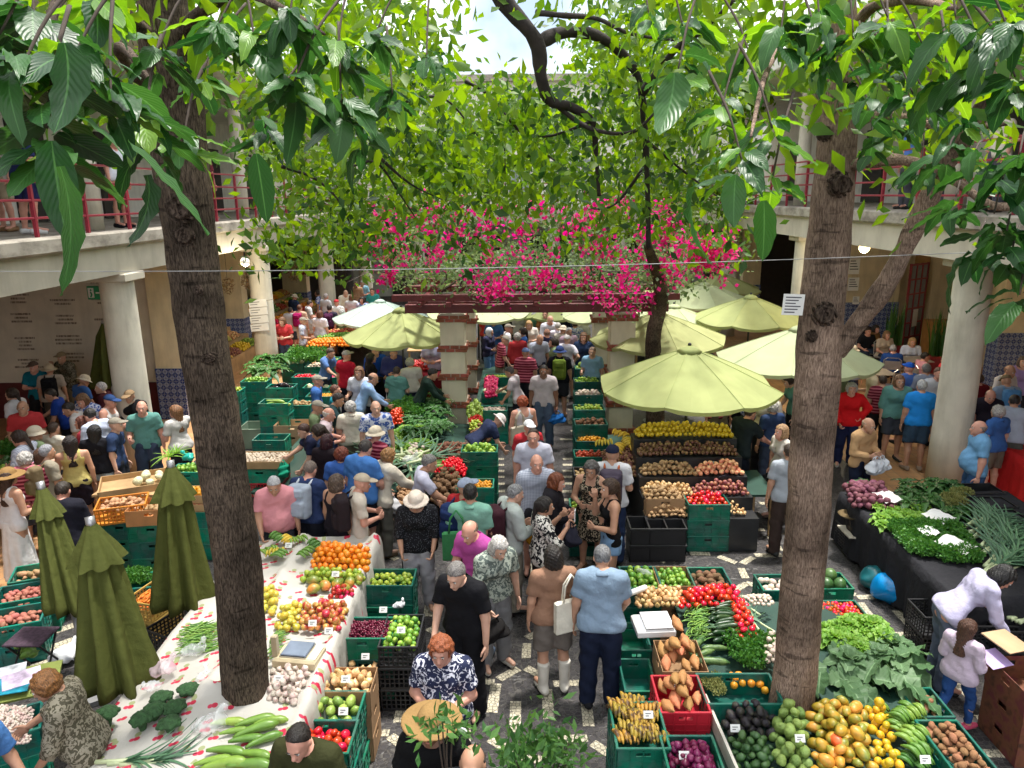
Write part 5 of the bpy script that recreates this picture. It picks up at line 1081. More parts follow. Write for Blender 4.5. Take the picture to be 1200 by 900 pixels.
K['custard_apple'] = sphere_item('custard_apple', .055, pm('custard apple', (.20, .30, .07), rough=.6, rand=.2, bump=.9, bscale=45), 1.05, .06, seed=8)
K['papaya'] = sphere_item('papaya', .058, pm('papaya', (.55, .30, .035), rough=.4, rand=.3, col2=(.24, .26, .04), c2scale=7), .9, .04, sx=1.5, seed=9)
K['mango'] = sphere_item('mango', .048, pm('mango', (.20, .24, .04), rough=.4, rand=.2, col2=(.62, .22, .04), c2scale=7), .85, .04, sx=1.35, seed=10)
K['green_mango'] = sphere_item('green_mango', .042, pm('green mango', (.22, .33, .06), rough=.4, rand=.2), .88, .04, sx=1.3, seed=11)
K['yellow_maracuja'] = sphere_item('yellow_maracuja', .036, pm('yellow passion fruit', (.68, .42, .02), rough=.35, rand=.2), 1.05, seed=12)
K['tamarillo'] = sphere_item('tamarillo', .032, pm('tamarillo', (.70, .30, .02), rough=.35, rand=.2), .95, seed=13)
K['beet'] = sphere_item('beet', .048, pm('beet', (.17, .05, .075), rough=.75, rand=.2, bump=.4), .92, .05, tip=-.0, seed=14)
K['turnip'] = sphere_item('turnip', .042, pm('turnip', (.62, .55, .42), rough=.55, rand=.12, col2=(.5, .38, .34)), .9, .04, tip=-.2, seed=15)
K['passion'] = sphere_item('passion', .032, pm('passion fruit', (.20, .05, .05), rough=.6, rand=.4, col2=(.32, .16, .07)), 1, .03, seed=16)
K['guava'] = sphere_item('guava', .034, pm('guava', (.55, .48, .13), rough=.5, rand=.2), 1, .03, seed=17)
K['melon'] = sphere_item('melon', .13, pm('melon', (.05, .12, .03), rough=.4, rand=.3), 1.1, .02, 16, 10, seed=18)
K['cauliflower'] = sphere_item('cauliflower', .07, pm('cauliflower', (.62, .6, .38), rough=.8, rand=.1, bump=1, bscale=60), .85, .05, seed=19)
K['mushroom'] = sphere_item('mushroom', .028, pm('mushroom', (.6, .5, .38), rough=.7, rand=.15), .7, .05, seed=20)
K['peach'] = sphere_item('peach', .036, pm('peach', (.6, .26, .12), rough=.7, rand=.25, col2=(.66, .45, .2)), .95, .02, seed=21)
K['cucumber'] = long_item('cucumber', .24, .027, pm('cucumber', (.018, .05, .014), rough=.35, rand=.3), .25)
K['courgette'] = long_item('courgette', .25, .028, pm('courgette', (.20, .33, .05), rough=.35, rand=.3), .35, [.35, .55, .7, .85, 1, 1.1, 1.1, .9, .3])
K['sweet_potato'] = long_item('sweet_potato', .22, .042, pm('sweet potato', (.46, .20, .075), rough=.75, rand=.25, bump=.4), .35, [.12, .45, .8, 1, 1.05, .95, .7, .4, .12], lump=.12)
K['carrot'] = long_item('carrot', .17, .016, pm('carrot', (.72, .2, .02), rough=.5, rand=.15), .05, [.5, 1, 1, .9, .8, .65, .5, .3, .1])
K['pepper'] = sphere_item('pepper', .042, pm('pepper', (.26, .38, .06), rough=.25, rand=.3), 1.25, .1, seed=22)
K['aubergine'] = long_item('aubergine', .22, .036, pm('aubergine', (.012, .008, .016), rough=.2, rand=.2), .2, [.3, .5, .65, .8, .95, 1.05, 1.05, .85, .3])
K['bean'] = long_item('bean', .15, .0055, pm('bean', (.16, .32, .05), rough=.5, rand=.3), .4, [.3, 1, 1, .9, 1, .9, 1, .9, .2], seg=5)
def banana_item(name, m, L=.17, n=6):
	b = MB()
	for i in range(n):
		a = (i-(n-1)/2)*.22; pts = []
		for k in range(7): t = k/6; th = -.9+1.7*t; pts.append((L*(.1+t*.85), math.sin(th)*0+i*.028-(n-1)*.014+math.sin(a)*t*.05, .035*math.sin(math.pi*t)+.012*(i % 2)+.03))
		b.tube(pts, [.006, .014, .017, .018, .017, .013, .004], 6)
	PM[name] = (b.mesh(name, m, True), .08, .0); return PM[name]
K['green_banana'] = banana_item('green_banana', pm('green banana', (.10, .22, .03), rand=.4, rough=.45)); K['banana'] = banana_item('banana', pm('ripe banana', (.60, .42, .04), rand=.2, rough=.5)); K['dark_banana'] = banana_item('dark_banana', pm('overripe banana', (.42, .25, .03), rand=.3, rough=.6, col2=(.08, .04, .015), c2scale=24))
LONG = {'cucumber', 'courgette', 'sweet_potato', 'carrot', 'aubergine', 'bean', 'pepper', 'green_banana', 'banana', 'dark_banana'}
STEP = {'papaya': (.13, .10), 'cucumber': (.13, .048), 'courgette': (.24, .06), 'sweet_potato': (.17, .072), 'carrot': (.13, .03), 'aubergine': (.18, .07), 'bean': (.09, .018), 'green_banana': (.15, .13), 'banana': (.15, .13), 'dark_banana': (.12, .09)}
NAME = {'green_lime': 'lime', 'big_tomato': 'tomato', 'yellow_apple': 'apple', 'brown_potato': 'potato', 'red_potato': 'potato', 'green_avocado': 'avocado', 'green_mango': 'mango', 'yellow_maracuja': 'passion_fruit', 'passion': 'passion_fruit', 'green_banana': 'banana_bunch', 'banana': 'banana_bunch', 'dark_banana': 'banana_bunch'}
def heap(kind, quad, z, layers, label, cat=None, stuff=False, dome=.04, world=False, jit=.18, ang=None, skip=0.0, group=None, scale=1.0):
	"""fill a quad (far-left, far-right, near-right, near-left) with layered items"""
	me, r, rz = K[kind]; r *= scale; rz *= scale
	Cn = [np.array((*q, z)) if world else G(q[0], q[1], z) for q in quad]; w = (np.linalg.norm(Cn[1]-Cn[0])+np.linalg.norm(Cn[2]-Cn[3]))/2; d = (np.linalg.norm(Cn[3]-Cn[0])+np.linalg.norm(Cn[2]-Cn[1]))/2
	sx, sy = STEP.get(kind, (r*1.92, r*1.8)); sx *= scale if kind in STEP else 1; sy *= scale if kind in STEP else 1
	out = []
	for L in range(layers):
		mg = L*.55; nx = max(1, int((w-2*mg*sx)/sx)); ny = max(1, int((d-2*mg*sy)/sy))
		for j in range(ny):
			for i in range(nx):
				if random.random() < skip+(.18*L): continue
				u = (mg*sx+(i+.5+(.5*((j+L) % 2)-.25)*.8+random.uniform(-jit, jit))*(w-2*mg*sx)/nx)/w; v = (mg*sy+(j+.5+random.uniform(-jit, jit))*(d-2*mg*sy)/ny)/d
				u = min(max(u, .02), .98); v = min(max(v, .02), .98)
				p = (Cn[0]*(1-u)+Cn[1]*u)*(1-v)+(Cn[3]*(1-u)+Cn[2]*u)*v; zz = z+rz+L*max(rz, .012)*1.45+dome*math.sin(math.pi*u)*math.sin(math.pi*v)
				rot = (random.uniform(-.25, .25), random.uniform(-.25, .25), (ang if ang is not None else random.uniform(0, 6.28))+random.uniform(-.25, .25)) if kind in LONG else (random.uniform(-.7, .7), random.uniform(-.7, .7), random.uniform(0, 6.28))
				if kind == 'bean': rot = (random.uniform(-.2, .2), random.uniform(-.3, .3), (ang or 0)+random.uniform(-.7, .7))
				out.append(((p[0], p[1], zz), rot, scale*random.uniform(.78, 1.14)))
	nm = NAME.get(kind, kind)
	if stuff:
		nv = len(me.vertices); V0 = np.empty(nv*3, np.float32); me.vertices.foreach_get('co', V0); V0 = V0.reshape(-1, 3)
		polys = [tuple(p.vertices) for p in me.polygons]; quad_ = np.array([p for p in polys if len(p) == 4]); parts = []
		for l, ro, s in out: parts.append((xf(V0*s, T(l, ro)), quad_))
		if not parts: return
		V, F = merge(parts); o = ob(nm+'_heap', mesh_np(nm+'_heap', V, F, [me.materials[0]], True)); tag(o, label, cat or nm.replace('_', ' '), kind='stuff'); return o
	for l, ro, s in out:
		o = ob(nm, me, None, l, ro, s); tag(o, label, cat or nm.replace('_', ' '), group or label)
def short16(s):
	while len(s.split()) > 16: s = s[:max(s.rfind(k) for k in (' at ', ' in ', ' beside ', ' of ', ' on ', ' next ', ' behind ', ' before ', ' under '))]
	return s
def crate_px(px, py, zt, fill=None, layers=2, long_='x', m='green', kind='solid', size=(.58, .385, .24), label='', under='', stuff=False, rot=0, n=None, scale=1, full=.09, flabel='', dome=.03, skip=0):
	"""crate whose rim centre is at a pixel; more crates of the same kind stacked below it down to the floor"""
	h = size[2]; n = n or max(1, round(zt/h)); zt = n*h+.006; g = G(px, py, zt); rz = R_(rot+(0 if long_ == 'x' else 90))
	for k in range(n):
		top = k == n-1; crate((g[0]+(0 if top else random.uniform(-.008, .008)), g[1], .006+k*h), rz, size, kind, m, label if top else (under or short16('crate stacked under the '+label.replace('green plastic ', ''))), None if top else 'crates stacked under '+label)
	if fill:
		lx, ly = (size[0], size[1]); c, s = math.cos(rz), math.sin(rz); hx, hy = lx/2-.03, ly/2-.03
		qd = [(g[0]+x*c-y*s, g[1]+x*s+y*c) for x, y in ((-hx, hy), (hx, hy), (hx, -hy), (-hx, -hy))]
		heap(fill, qd, zt-full, layers, flabel or (fill.replace('_', ' ')+' in the '+label), stuff=stuff, world=True, dome=dome, ang=rz, scale=scale, skip=skip)
	return g
def price(px, py, z, w=.08, h=.06, where='', tilt=-.5, rz=0):
	g = G(px, py, z); b = MB(); b.box(-w/2, w/2, -.0012, .0012, 0, h); o = b.ob('price_card', M_paper, None, g, (tilt, 0, rz)); tag(o, 'white price card stuck '+where, 'price card')
	for k in range(2): b = MB(); b.box(-w*.3, w*(.25-.2*k), -.0032, -.002, h*(.60-.3*k), h*(.69-.3*k)); b.ob('print_line', M_print, o)
# leafy things
def crumpled(name, m, r, seed, sq=.6, amp=.12, f=7):
	def fn(P):
		n = amp*r*(np.sin(P[:, 0]*f/r*.6+P[:, 1]*3/r+seed)*np.sin(P[:, 1]*f/r*.5+P[:, 2]*4/r)+.5*np.sin(P[:, 2]*f/r+P[:, 0]*f/r)); return ell(P, (0, 0, r*sq*.9), (r, r*.85, r*sq))+n
	return mesh_np(name, *surfnet(fn, (-r*1.35, -r*1.3, -.01), (r*1.35, r*1.3, r*2), r/9), [m], True)
M_lett = leaf_mat('lettuce leaf', (.14, .32, .04), (.28, .46, .09), .3, .45, veins=False); M_cab = leaf_mat('cabbage leaf', (.07, .15, .06), (.15, .25, .12), .2, .5); M_chard = leaf_mat('chard leaf', (.025, .085, .022), (.06, .16, .035), .15, .4)
M_herb = leaf_mat('herb leaf', (.03, .13, .02), (.09, .24, .04), .25, .5, veins=False); M_stem = mat('pale stalk', (.55, .62, .36), .5, .1, rand=.1); M_leekg = mat('leek green', (.07, .16, .08), .55, .15, rand=.25); M_broc = mat('broccoli', (.025, .075, .022), .85, .25, 30, bump=1, bscale=110); M_thyme = leaf_mat('dry herb', (.16, .18, .05), (.26, .26, .09), .2, .7, veins=False)
def rosette(name, m, L, W, n, seed, up=.7, wav=3.0):
	r = random.Random(seed); V = []; F = []; UV = []; k0 = 0
	for k in range(n):
		t = k/n; v, f, uv = leaf_geo(L*(1-.45*t), W*(1-.35*t), 4, 8, bend=.2+.5*(1-t), fold=.35, wav=wav); el = .25+up*t*1.25+r.uniform(-.1, .1); az = k*2.4+r.uniform(-.2, .2)
		v = xf(v, Matrix.Rotation(az, 4, 'Z') @ Matrix.Rotation(el, 4, 'X')); V.append(v); F.append(f+k0); k0 += len(v); UV += uv
	return mesh_np(name, np.concatenate(V), np.concatenate(F), [m], True, uv=UV)
LETT = [rosette('lettuce', M_lett, .15, .14, 22, s) for s in (1, 2)]; CAB = [mesh_np('cabbage_leaf', *leaf_geo(.34, .27, 8, 12, b_, f_, 2.2)[:2], [M_cab], True, uv=leaf_geo(.34, .27, 8, 12)[2]) for b_, f_ in ((.5, .3), (.9, .1), (.2, .5))]
CABH = rosette('cabbage', M_cab, .2, .2, 18, 3, .9, 1.5); CHARD = rosette('chard', M_chard, .26, .11, 9, 4, .18, 2)
def bunch(name, m, n, r, h, L, seed, stalk=True):
	g = np.random.default_rng(seed); P = g.normal(0, 1, (n, 3)); P /= np.linalg.norm(P, axis=1)[:, None]; P *= g.uniform(.4, 1, (n, 1))**.5; P = P*np.array([r, r*.8, h*.5])+np.array([0, 0, h*.5])
	d = g.normal(0, 1, (n, 3))+P/r*.8; d /= np.linalg.norm(d, axis=1)[:, None]; s = np.cross(d, g.normal(0, 1, (n, 3))); s /= np.linalg.norm(s, axis=1)[:, None]; l = L*g.uniform(.6, 1.3, (n, 1))
	V = np.stack([P, P+d*l*.5+s*l*.35, P+d*l, P+d*l*.5-s*l*.35], 1).reshape(-1, 3); i = np.arange(n)*4; F = np.stack([i, i+1, i+2, i+3], 1); return mesh_np(name, V, F, [m], True)
HERB = [bunch('herb_bunch', M_herb, 260, .11, .11, .035, s) for s in (1, 2)]; THYME = bunch('thyme_bunch', M_thyme, 420, .10, .09, .022, 5); PARS = bunch('parsley_bunch', M_herb, 420, .15, .13, .04, 7)
def leek_mesh():
	b = MB(); b.cur = 0; b.tube([(0, 0, 0), (.12, 0, 0), (.22, 0, .004)], [.016, .014, .015], 8); b.cur = 1
	for k in range(5):
		a = (k-2)*.22; pts = [(.2+.06*t, math.sin(a)*.06*t*t*.5, .006+.01*k*t*.3) for t in range(6)]; V = []; F = []
		for i, (x, y, z) in enumerate(pts): w = .018*(1-.12*i); V += [(x, y-w, z+.006), (x, y, z), (x, y+w, z+.006)]
		for i in range(5): F += [(i*3, i*3+1, i*3+4, i*3+3), (i*3+1, i*3+2, i*3+5, i*3+4)]
		b.add(V, F)
	return b.mesh('leek', [M_stem, M_leekg], True)
LEEK = leek_mesh()
def broc_mesh(seed):
	r = random.Random(seed); pts = []
	for k in range(26): a = k*2.4; t = math.sqrt((k+.5)/26); pts.append((t*.075*math.cos(a), t*.075*math.sin(a), .10+.035*(1-t*t), .026+r.uniform(-.004, .004)))
	def fn(P):
		d = cap_(P, (0, 0, 0), (0, 0, .09), .022, .04)
		for x, y, z, q in pts: d = np.minimum(d, ell(P, (x, y, z), (q, q, q*.8)))
		return d+.005*np.sin(P[:, 0]*190)*np.sin(P[:, 1]*190)*np.sin(P[:, 2]*190+1)
	return mesh_np('broccoli', *surfnet(fn, (-.12, -.12, -.02), (.12, .12, .19), .0075), [M_broc], True)
BROC = [broc_mesh(1), broc_mesh(2)]
def put(me, nm, px, py, z, label, cat, group=None, rz=None, s=1, tilt=(0, 0), m=None):
	g = G(px, py, z); o = ob(nm, me, None, g, (tilt[0]+random.uniform(-.1, .1), tilt[1]+random.uniform(-.1, .1), random.uniform(0, 6.28) if rz is None else rz), s); tag(o, label, cat, group)
	if m: setm(o, m)
	return o
M_film = None
def film_mat(name, col, alpha=.3):
	m = mat(name, col, .2, .05); n, l, p = nod(m); p.inputs['Alpha'].default_value = alpha; return m
M_film = film_mat('clear film', (.8, .83, .84), .32); M_filmp = film_mat('pinkish film', (.8, .62, .68), .4); M_bagblue = mat('blue film', (.0, .22, .55), .25); M_bagwhite = mat('white film', (.75, .76, .78), .35)
def sack_mesh(name, r, seed, sq=.7):
	def fn(P):
		n = .16*r*np.abs(np.sin(P[:, 0]*3.1/r+seed+P[:, 2]*2/r)*np.cos(P[:, 1]*2.7/r+P[:, 0]*1.4/r+seed))+.10*r*np.abs(np.sin(P[:, 0]*6/r-P[:, 1]*5/r+P[:, 2]*4/r+seed*2))
		return smin(ell(P, (0, 0, r*.5), (r, r*.75, r*.5)), cap_(P, (r*.3, 0, r*.75), (r*.75, r*.2, r*1.15), r*.12, r*.3), r*.2)+n-.06*r
	return mesh_np(name, *surfnet(fn, (-r*1.4, -r*1.3, -.01), (r*1.4, r*1.3, r*2.6), r/8), [DUMMY], True)
FULL = crumpled('plastic_bag', DUMMY, .2, 1, .8, .07, 5)
SACKS = [sack_mesh('plastic_bag', .13, s) for s in (1, 2, 3)]
# ================================================================== STALLS
def table(x0, x1, y0, y1, z, label, tm=None):
	e = empty('stall_table', ((x0+x1)/2, (y0+y1)/2, 0)); tag(e, label, 'table', 'market stall tables'); hx, hy = (x1-x0)/2, (y1-y0)/2
	b = MB(); b.box(-hx, hx, -hy, hy, z-.04, z, b=.004); b.ob('table_top', tm or M_wood, e)
	for sx in (-1, 1):
		for sy in (-1, 1): b = MB(); b.box(sx*(hx-.06)-.025, sx*(hx-.06)+.025, sy*(hy-.06)-.025, sy*(hy-.06)+.025, .006, z-.042); b.ob('leg', M_wood, e)
	return e
def drape(x0, x1, y0, y1, z, zlow, m, label, hf=None, n=60, low=None):
	"""cloth lying on a table with hanging folded sides"""
	hf = hf or (lambda x, y: .006*math.sin(x*9+y*4)*math.sin(y*7))
	nx = max(8, int((x1-x0)/.05)); ny = max(8, int((y1-y0)/.05)); V = []; F = []
	for j in range(ny+1):
		for i in range(nx+1): x = x0+(x1-x0)*i/nx; y = y0+(y1-y0)*j/ny; V.append((x, y, z+.012+hf(x, y)))
	for j in range(ny):
		for i in range(nx): a = j*(nx+1)+i; F.append((a, a+1, a+nx+2, a+nx+1))
	ring = [i for i in range(nx+1)]+[j*(nx+1)+nx for j in range(1, ny+1)]+[ny*(nx+1)+i for i in range(nx-1, -1, -1)]+[j*(nx+1) for j in range(ny-1, 0, -1)]
	cx, cy = (x0+x1)/2, (y0+y1)/2; prev = ring; N = len(ring)
	for lv in range(1, 6):
		t = lv/5; cur = []
		for k, r in enumerate(ring):
			x, y, zz = V[r]; ox = (1 if abs(x-x1) < 1e-6 else -1 if abs(x-x0) < 1e-6 else 0); oy = (1 if abs(y-y1) < 1e-6 else -1 if abs(y-y0) < 1e-6 else 0)
			f = (.02+.03*math.sin(k*.55)+.02*math.sin(k*1.3+1))*t+.015; V.append((x+ox*f, y+oy*f, zz+(zlow-zz)*t)); cur.append(len(V)-1)
		for k in range(N): F.append((prev[k], cur[k], cur[(k+1) % N], prev[(k+1) % N]))
		prev = cur
	o = ob('tablecloth', mesh_np('tablecloth', V, F, [m], True)); tag(o, label, 'tablecloth'); return o
# ---- white cloth printed with cherries
def cherry_cloth():
	m = bpy.data.materials.new('cherry print cloth'); m.use_nodes = True; n, l, p = nod(m); p.inputs['Roughness'].default_value = .6
	t = n.new('ShaderNodeTexCoord')
	def spots(scale, thr, shift, keep):
		mp = n.new('ShaderNodeVectorMath'); mp.operation = 'ADD'; mp.inputs[1].default_value = shift; l.new(t.outputs['Object'], mp.inputs[0])
		v = n.new('ShaderNodeTexVoronoi'); v.inputs['Scale'].default_value = scale; v.voronoi_dimensions = '2D'; l.new(mp.outputs[0], v.inputs['Vector'])
		r = n.new('ShaderNodeMath'); r.operation = 'LESS_THAN'; r.inputs[1].default_value = thr; l.new(v.outputs['Distance'], r.inputs[0]); s = n.new('ShaderNodeSeparateXYZ'); l.new(v.outputs['Color'], s.inputs[0])
		k = n.new('ShaderNodeMath'); k.operation = 'LESS_THAN'; k.inputs[1].default_value = keep; l.new(s.outputs[0], k.inputs[0]); q = n.new('ShaderNodeMath'); q.operation = 'MULTIPLY'; l.new(r.outputs[0], q.inputs[0]); l.new(k.outputs[0], q.inputs[1]); return q.outputs[0]
	base = (.50, .475, .43, 1); cur = None
	for sc_, th, sh, kp, c in ((6.5, .16, (0, 0, 0), .75, (.50, .015, .05, 1)), (6.5, .13, (.035, .012, 0), .75, (.55, .03, .08, 1)), (6.5, .17, (.01, -.045, 0), .5, (.30, .33, .16, 1))):
		mm = n.new('ShaderNodeMix'); mm.data_type = 'RGBA'; l.new(spots(sc_, th, sh, kp), mm.inputs[0]); mm.inputs[7].default_value = c
		if cur is None: mm.inputs[6].default_value = base
		else: l.new(cur, mm.inputs[6])
		cur = mm.outputs[2]
	l.new(cur, p.inputs['Base Color']); nn = n.new('ShaderNodeTexNoise'); nn.inputs['Scale'].default_value = 9; nn.inputs['Detail'].default_value = 5; l.new(t.outputs['Object'], nn.inputs['Vector']); bu = n.new('ShaderNodeBump'); bu.inputs['Strength'].default_value = .6; bu.inputs['Distance'].default_value = .02; l.new(nn.outputs[0], bu.inputs['Height']); l.new(bu.outputs[0], p.inputs['Normal'])
	return m
M_cherry = cherry_cloth()
def s1h(x, y):
	z = .012*math.sin(x*7+y*3)*math.sin(y*5.1)+.006*math.sin(x*19)*math.sin(y*23)
	if x > -2.72:
		for yk in (8.4, 7.52, 6.93, 5.45): z += .055*math.exp(-((y-yk)/.035)**2)
		z += .055*math.exp(-((x+1.80)/.03)**2)
	if y > 5.4: z += .05*math.exp(-((x+2.68)/.05)**2)
	z -= .06*max(0, min(1, (-x-2.8)/.5))
	r = math.hypot(x+2.5, y-5.45); z += .10*math.exp(-(r/.33)**2)
	return z
table(-3.42, -1.8, 4.2, 8.5, .76, 'long timber table under the cherry-print cloth')
drape(-3.46, -1.76, 4.15, 8.5, .84, .42, M_cherry, 'white cloth printed with red cherries on the fruit stall', s1h)
Z1 = .868
W1 = 'on the cherry-print cloth'
for i, (x, y, k) in enumerate([(318, 637, 1), (330, 640, 0), (345, 634, 1), (320, 652, 1), (336, 655, 1), (350, 650, 1), (362, 645, 1), (326, 646, 0)]):
	me = K['green_banana' if k else 'banana'][0]; put(me, 'banana_bunch', x, y, Z1+.02, ('green' if k else 'yellowing')+' banana bunch '+W1, 'bananas', 'bananas '+W1, s=1.05)
heap('orange', [(372, 646), (436, 650), (430, 672), (362, 668)], Z1, 3, 'ripe orange heaped at the end of the cherry-print stall', dome=.03)
heap('lime', [(360, 672), (430, 676), (424, 688), (353, 684)], Z1, 2, 'yellow-green lime in front of the oranges', dome=.02)
for x, y in ((367, 680), (367, 690), (381, 686), (395, 684), (410, 682), (404, 690), (420, 678), (400, 676)): put(K['mango'][0], 'mango', x, y, Z1+.05, 'green and orange mango in the row below the limes', 'mango', 'mangoes on the cherry-print cloth', s=1.25)
heap('plum', [(389, 692), (417, 694), (410, 706), (386, 704)], Z1, 2, 'dark red plum beside the mangoes', dome=.02)
heap('yellow_apple', [(308, 692), (328, 694), (324, 726), (306, 720)], Z1, 2, 'yellow apple half hidden by the dark trunk', dome=.02)
heap('yellow_apple', [(330, 714), (356, 712), (348, 742), (322, 744)], Z1, 2, 'yellow apple beside the red-streaked apples', dome=.02)
heap('apple', [(358, 711), (410, 712), (400, 742), (350, 742)], Z1, 2, 'red-streaked apple in the tray behind the scale', dome=.03)
heap('bean', [(318, 744), (340, 744), (332, 772), (312, 770)], Z1, 3, 'green bean in the pile beside the old scale', ang=1.3)
heap('bean', [(215, 737), (262, 730), (258, 768), (210, 765)], Z1-.03, 4, 'green bean strewn on the cloth at the dark trunk', ang=.4, skip=.1)
heap('garlic', [(318, 788), (366, 786), (346, 828), (312, 824)], Z1, 3, 'garlic bulb piled in front of the old scale', dome=.03)
for x, y, a, s in ((268, 848, .1, 1), (300, 846, .35, 1.1), (275, 858, .2, .8), (300, 856, .4, 1.2), (290, 868, .15, 1), (310, 868, .6, 1), (265, 882, -.1, 1.1), (295, 886, -.15, 1.1), (262, 897, .1, 1.2), (292, 898, 0, 1.2), (318, 846, .25, .9), (250, 893, .1, 1)): put(K['courgette'][0], 'courgette', x, y, Z1+.03, 'light green courgette at the near end of the cherry-print stall', 'courgette', 'courgettes on the cherry-print stall', rz=a, s=s*1.15)
for i, (x, y) in enumerate([(127, 850), (190, 832), (221, 822), (168, 856), (201, 862), (207, 842), (182, 846)]): put(BROC[i % 2], 'broccoli', x, y, Z1-.05, 'dark green broccoli head on the cherry-print cloth', 'broccoli', 'broccoli heads on the cherry-print cloth', s=1.05)
for i in range(4): put(LEEK, 'leek', 112+i*14, 893+i*2, Z1-.03, 'leek lying at the front of the cherry-print cloth', 'leek', 'leeks on the cherry-print cloth', rz=.1*i, s=1.1)
for i, (x, y, s, m, c) in enumerate([(193, 790, 1.0, M_filmp, 'pinkish'), (228, 768, .9, M_film, 'clear'), (248, 858, 1.15, M_film, 'bulging clear'), (240, 800, .8, M_film, 'small clear'), (178, 810, .7, M_film, 'crumpled clear')]): put(SACKS[i % 3], 'plastic_bag', x, y, Z1-.04, c+' plastic bag lying on the cherry-print cloth', 'plastic bag', s=s, m=m)
def old_scale():
	e = empty('old_scale', G(352, 775, .86), R_(-8)); tag(e, 'old cream market scale with blue-grey pan and tall arm on the fruit stall', 'scale'); mc = mat('cream enamel', (.55, .46, .3), .4)
	b = MB(); b.box(-.2, .2, -.14, .12, 0, .1, b=.02); b.ob('body', mc, e); b = MB(); b.box(-.14, .1, -.1, .12, .115, .13, b=.006); b.ob('pan', mat('blue grey pan', (.25, .3, .4), .3, metal=.5), e)
	b = MB(); b.box(-.145, .105, -.105, .125, .101, .114); b.ob('pan_rim', mat('steel', (.5, .5, .5), .3, metal=.9), e); b = MB(); b.box(-.215, -.165, -.1, -.05, .08, .3, b=.01); b.ob('arm', mc, e); b = MB(); b.box(.12, .19, -.1, .1, .1, .106); b.ob('dial_plate', M_paper, e)
old_scale()
for x, y, z, w in ((393, 676, Z1+.10, 'among the limes beside the oranges'), (366, 734, Z1+.10, 'among the red-streaked apples'), (385, 743, Z1+.07, 'at the apple tray edge'), (326, 800, Z1+.10, 'on the garlic pile'), (338, 642, Z1+.08, 'on the green bananas')): price(x, y, z, where=w)
# ---- crates along the aisle side of the white-cloth stall
crate_px(456, 676, .72, 'lime', 1, label='green plastic crate holding limes at the far corner of the fruit stall', flabel='lime in the green crate at the far corner of the fruit stall', skip=.15)
crate_px(441, 701, .48, label='green plastic crate with a cardboard sheet inside, next to the limes')
g = G(441, 706, .4); b = MB(); b.box(-.2, .2, -.12, .12, 0, .006); tag(b.ob('cardboard_sheet', M_cardi, None, (g[0], g[1], .42), (.1, 0, 0)), 'cardboard sheet lying in the empty green crate', 'cardboard')
gch = crate_px(428, 735, .72, label='green plastic crate holding dark cherries beside the apple tray')
CHM = sphere_item('cherry', .0135, pm('cherry', (.10, .006, .012), rough=.25, rand=.3), seg=8, rng=6); K['cherry'] = CHM
heap('cherry', [(gch[0]-.26, gch[1]+.16), (gch[0]+.26, gch[1]+.16), (gch[0]+.26, gch[1]-.16), (gch[0]-.26, gch[1]-.16)], .66, 3, 'heap of dark cherries in the green crate', cat='cherries', stuff=True, world=True, dome=.03)
crate_px(471, 738, .72, 'green_lime', 2, 'y', 'black', 'lattice', label='black lattice crate holding limes at the top of its stack', flabel='lime in the tall black crate stack', scale=.95)
crate_px(412, 770, .48, 'onion', 1, 'x', 'black', 'lattice', label='black lattice crate holding a few pale onions', flabel='pale onion in the black lattice crate', skip=.3)
crate_px(402, 796, .72, 'onion', 2, 'x', M_card, 'card', size=(.56, .36, .24), label='brown cardboard box holding onions', under='cardboard box stacked under the box of onions', flabel='golden onion in the brown cardboard box', scale=1.08)
crate_px(384, 826, .72, 'green_mango', 2, label='green plastic crate holding green mangoes', flabel='green mango in the green crate by the garlic', scale=1.1, full=.12)
crate_px(372, 862, .72, 'tomato', 2, label='green plastic crate holding tomatoes near the olive-shirted person', flabel='tomato in the crate near the olive-shirted person', skip=.25, full=.13)
put(SACKS[1], 'plastic_bag', 468, 712, .62, 'white plastic bag hooked on the crate of limes', 'plastic bag', s=.55, m=M_bagwhite)
for x, y, z, w in ((428, 773, .55, 'in the black onion crate'), (405, 800, .82, 'on the box of golden onions'), (402, 838, .78, 'in the crate of green mangoes'), (449, 718, .8, 'on the rim of the cherry crate'), (470, 742, .82, 'on the limes in the black crate')): price(x, y, z, where=w)
# ---- vegetable stall in front of the forked trunk
W2 = ' of the stall at the forked trunk'
def support(x0, x1, y0, y1, z, lab):
	e = table(x0, x1, y0, y1, z, lab, mat('dark green boards', (.012, .05, .035), .6)); return e
support(1.7, 3.5, 6.2, 7.55, .50, 'low table under the cucumbers and tomatoes')
ZB = .56
crate_px(750, 676, .72, 'green_lime', 2, 'y', size=(.5, .42, .24), label='green crate holding limes and a water bottle at the digital scale', flabel='lime in the crate with the water bottle', scale=1.1)
crate_px(789, 675, .72, 'green_lime', 2, 'y', M_card, 'card', size=(.46, .4, .24), label='cardboard box holding bright limes', flabel='bright lime in the cardboard box', scale=.95, under='cardboard box under the one with bright limes')
crate_px(832, 677, .72, 'brown_potato', 2, 'y', size=(.5, .42, .24), label='green crate holding brown tubers beside the bright limes', flabel='brown tuber in the green crate', scale=.95, full=.12)
crate_px(918, 682, .48, 'turnip', 1, 'x', label='green crate with turnips and cabbage left of the forked trunk', flabel='turnip in the crate left of the forked trunk', skip=.4)
crate_px(968, 680, .48, 'melon', 1, 'x', size=(.5, .385, .24), label='green crate holding dark round squashes right of the forked trunk', flabel='dark squash behind the forked trunk', scale=.6)
crate_px(984, 714, .48, 'cherry_tomato', 2, 'x', size=(.5, .385, .24), label='green crate holding cherry tomatoes beside the forked trunk', flabel='cherry tomato in the crate beside the forked trunk', full=.07)
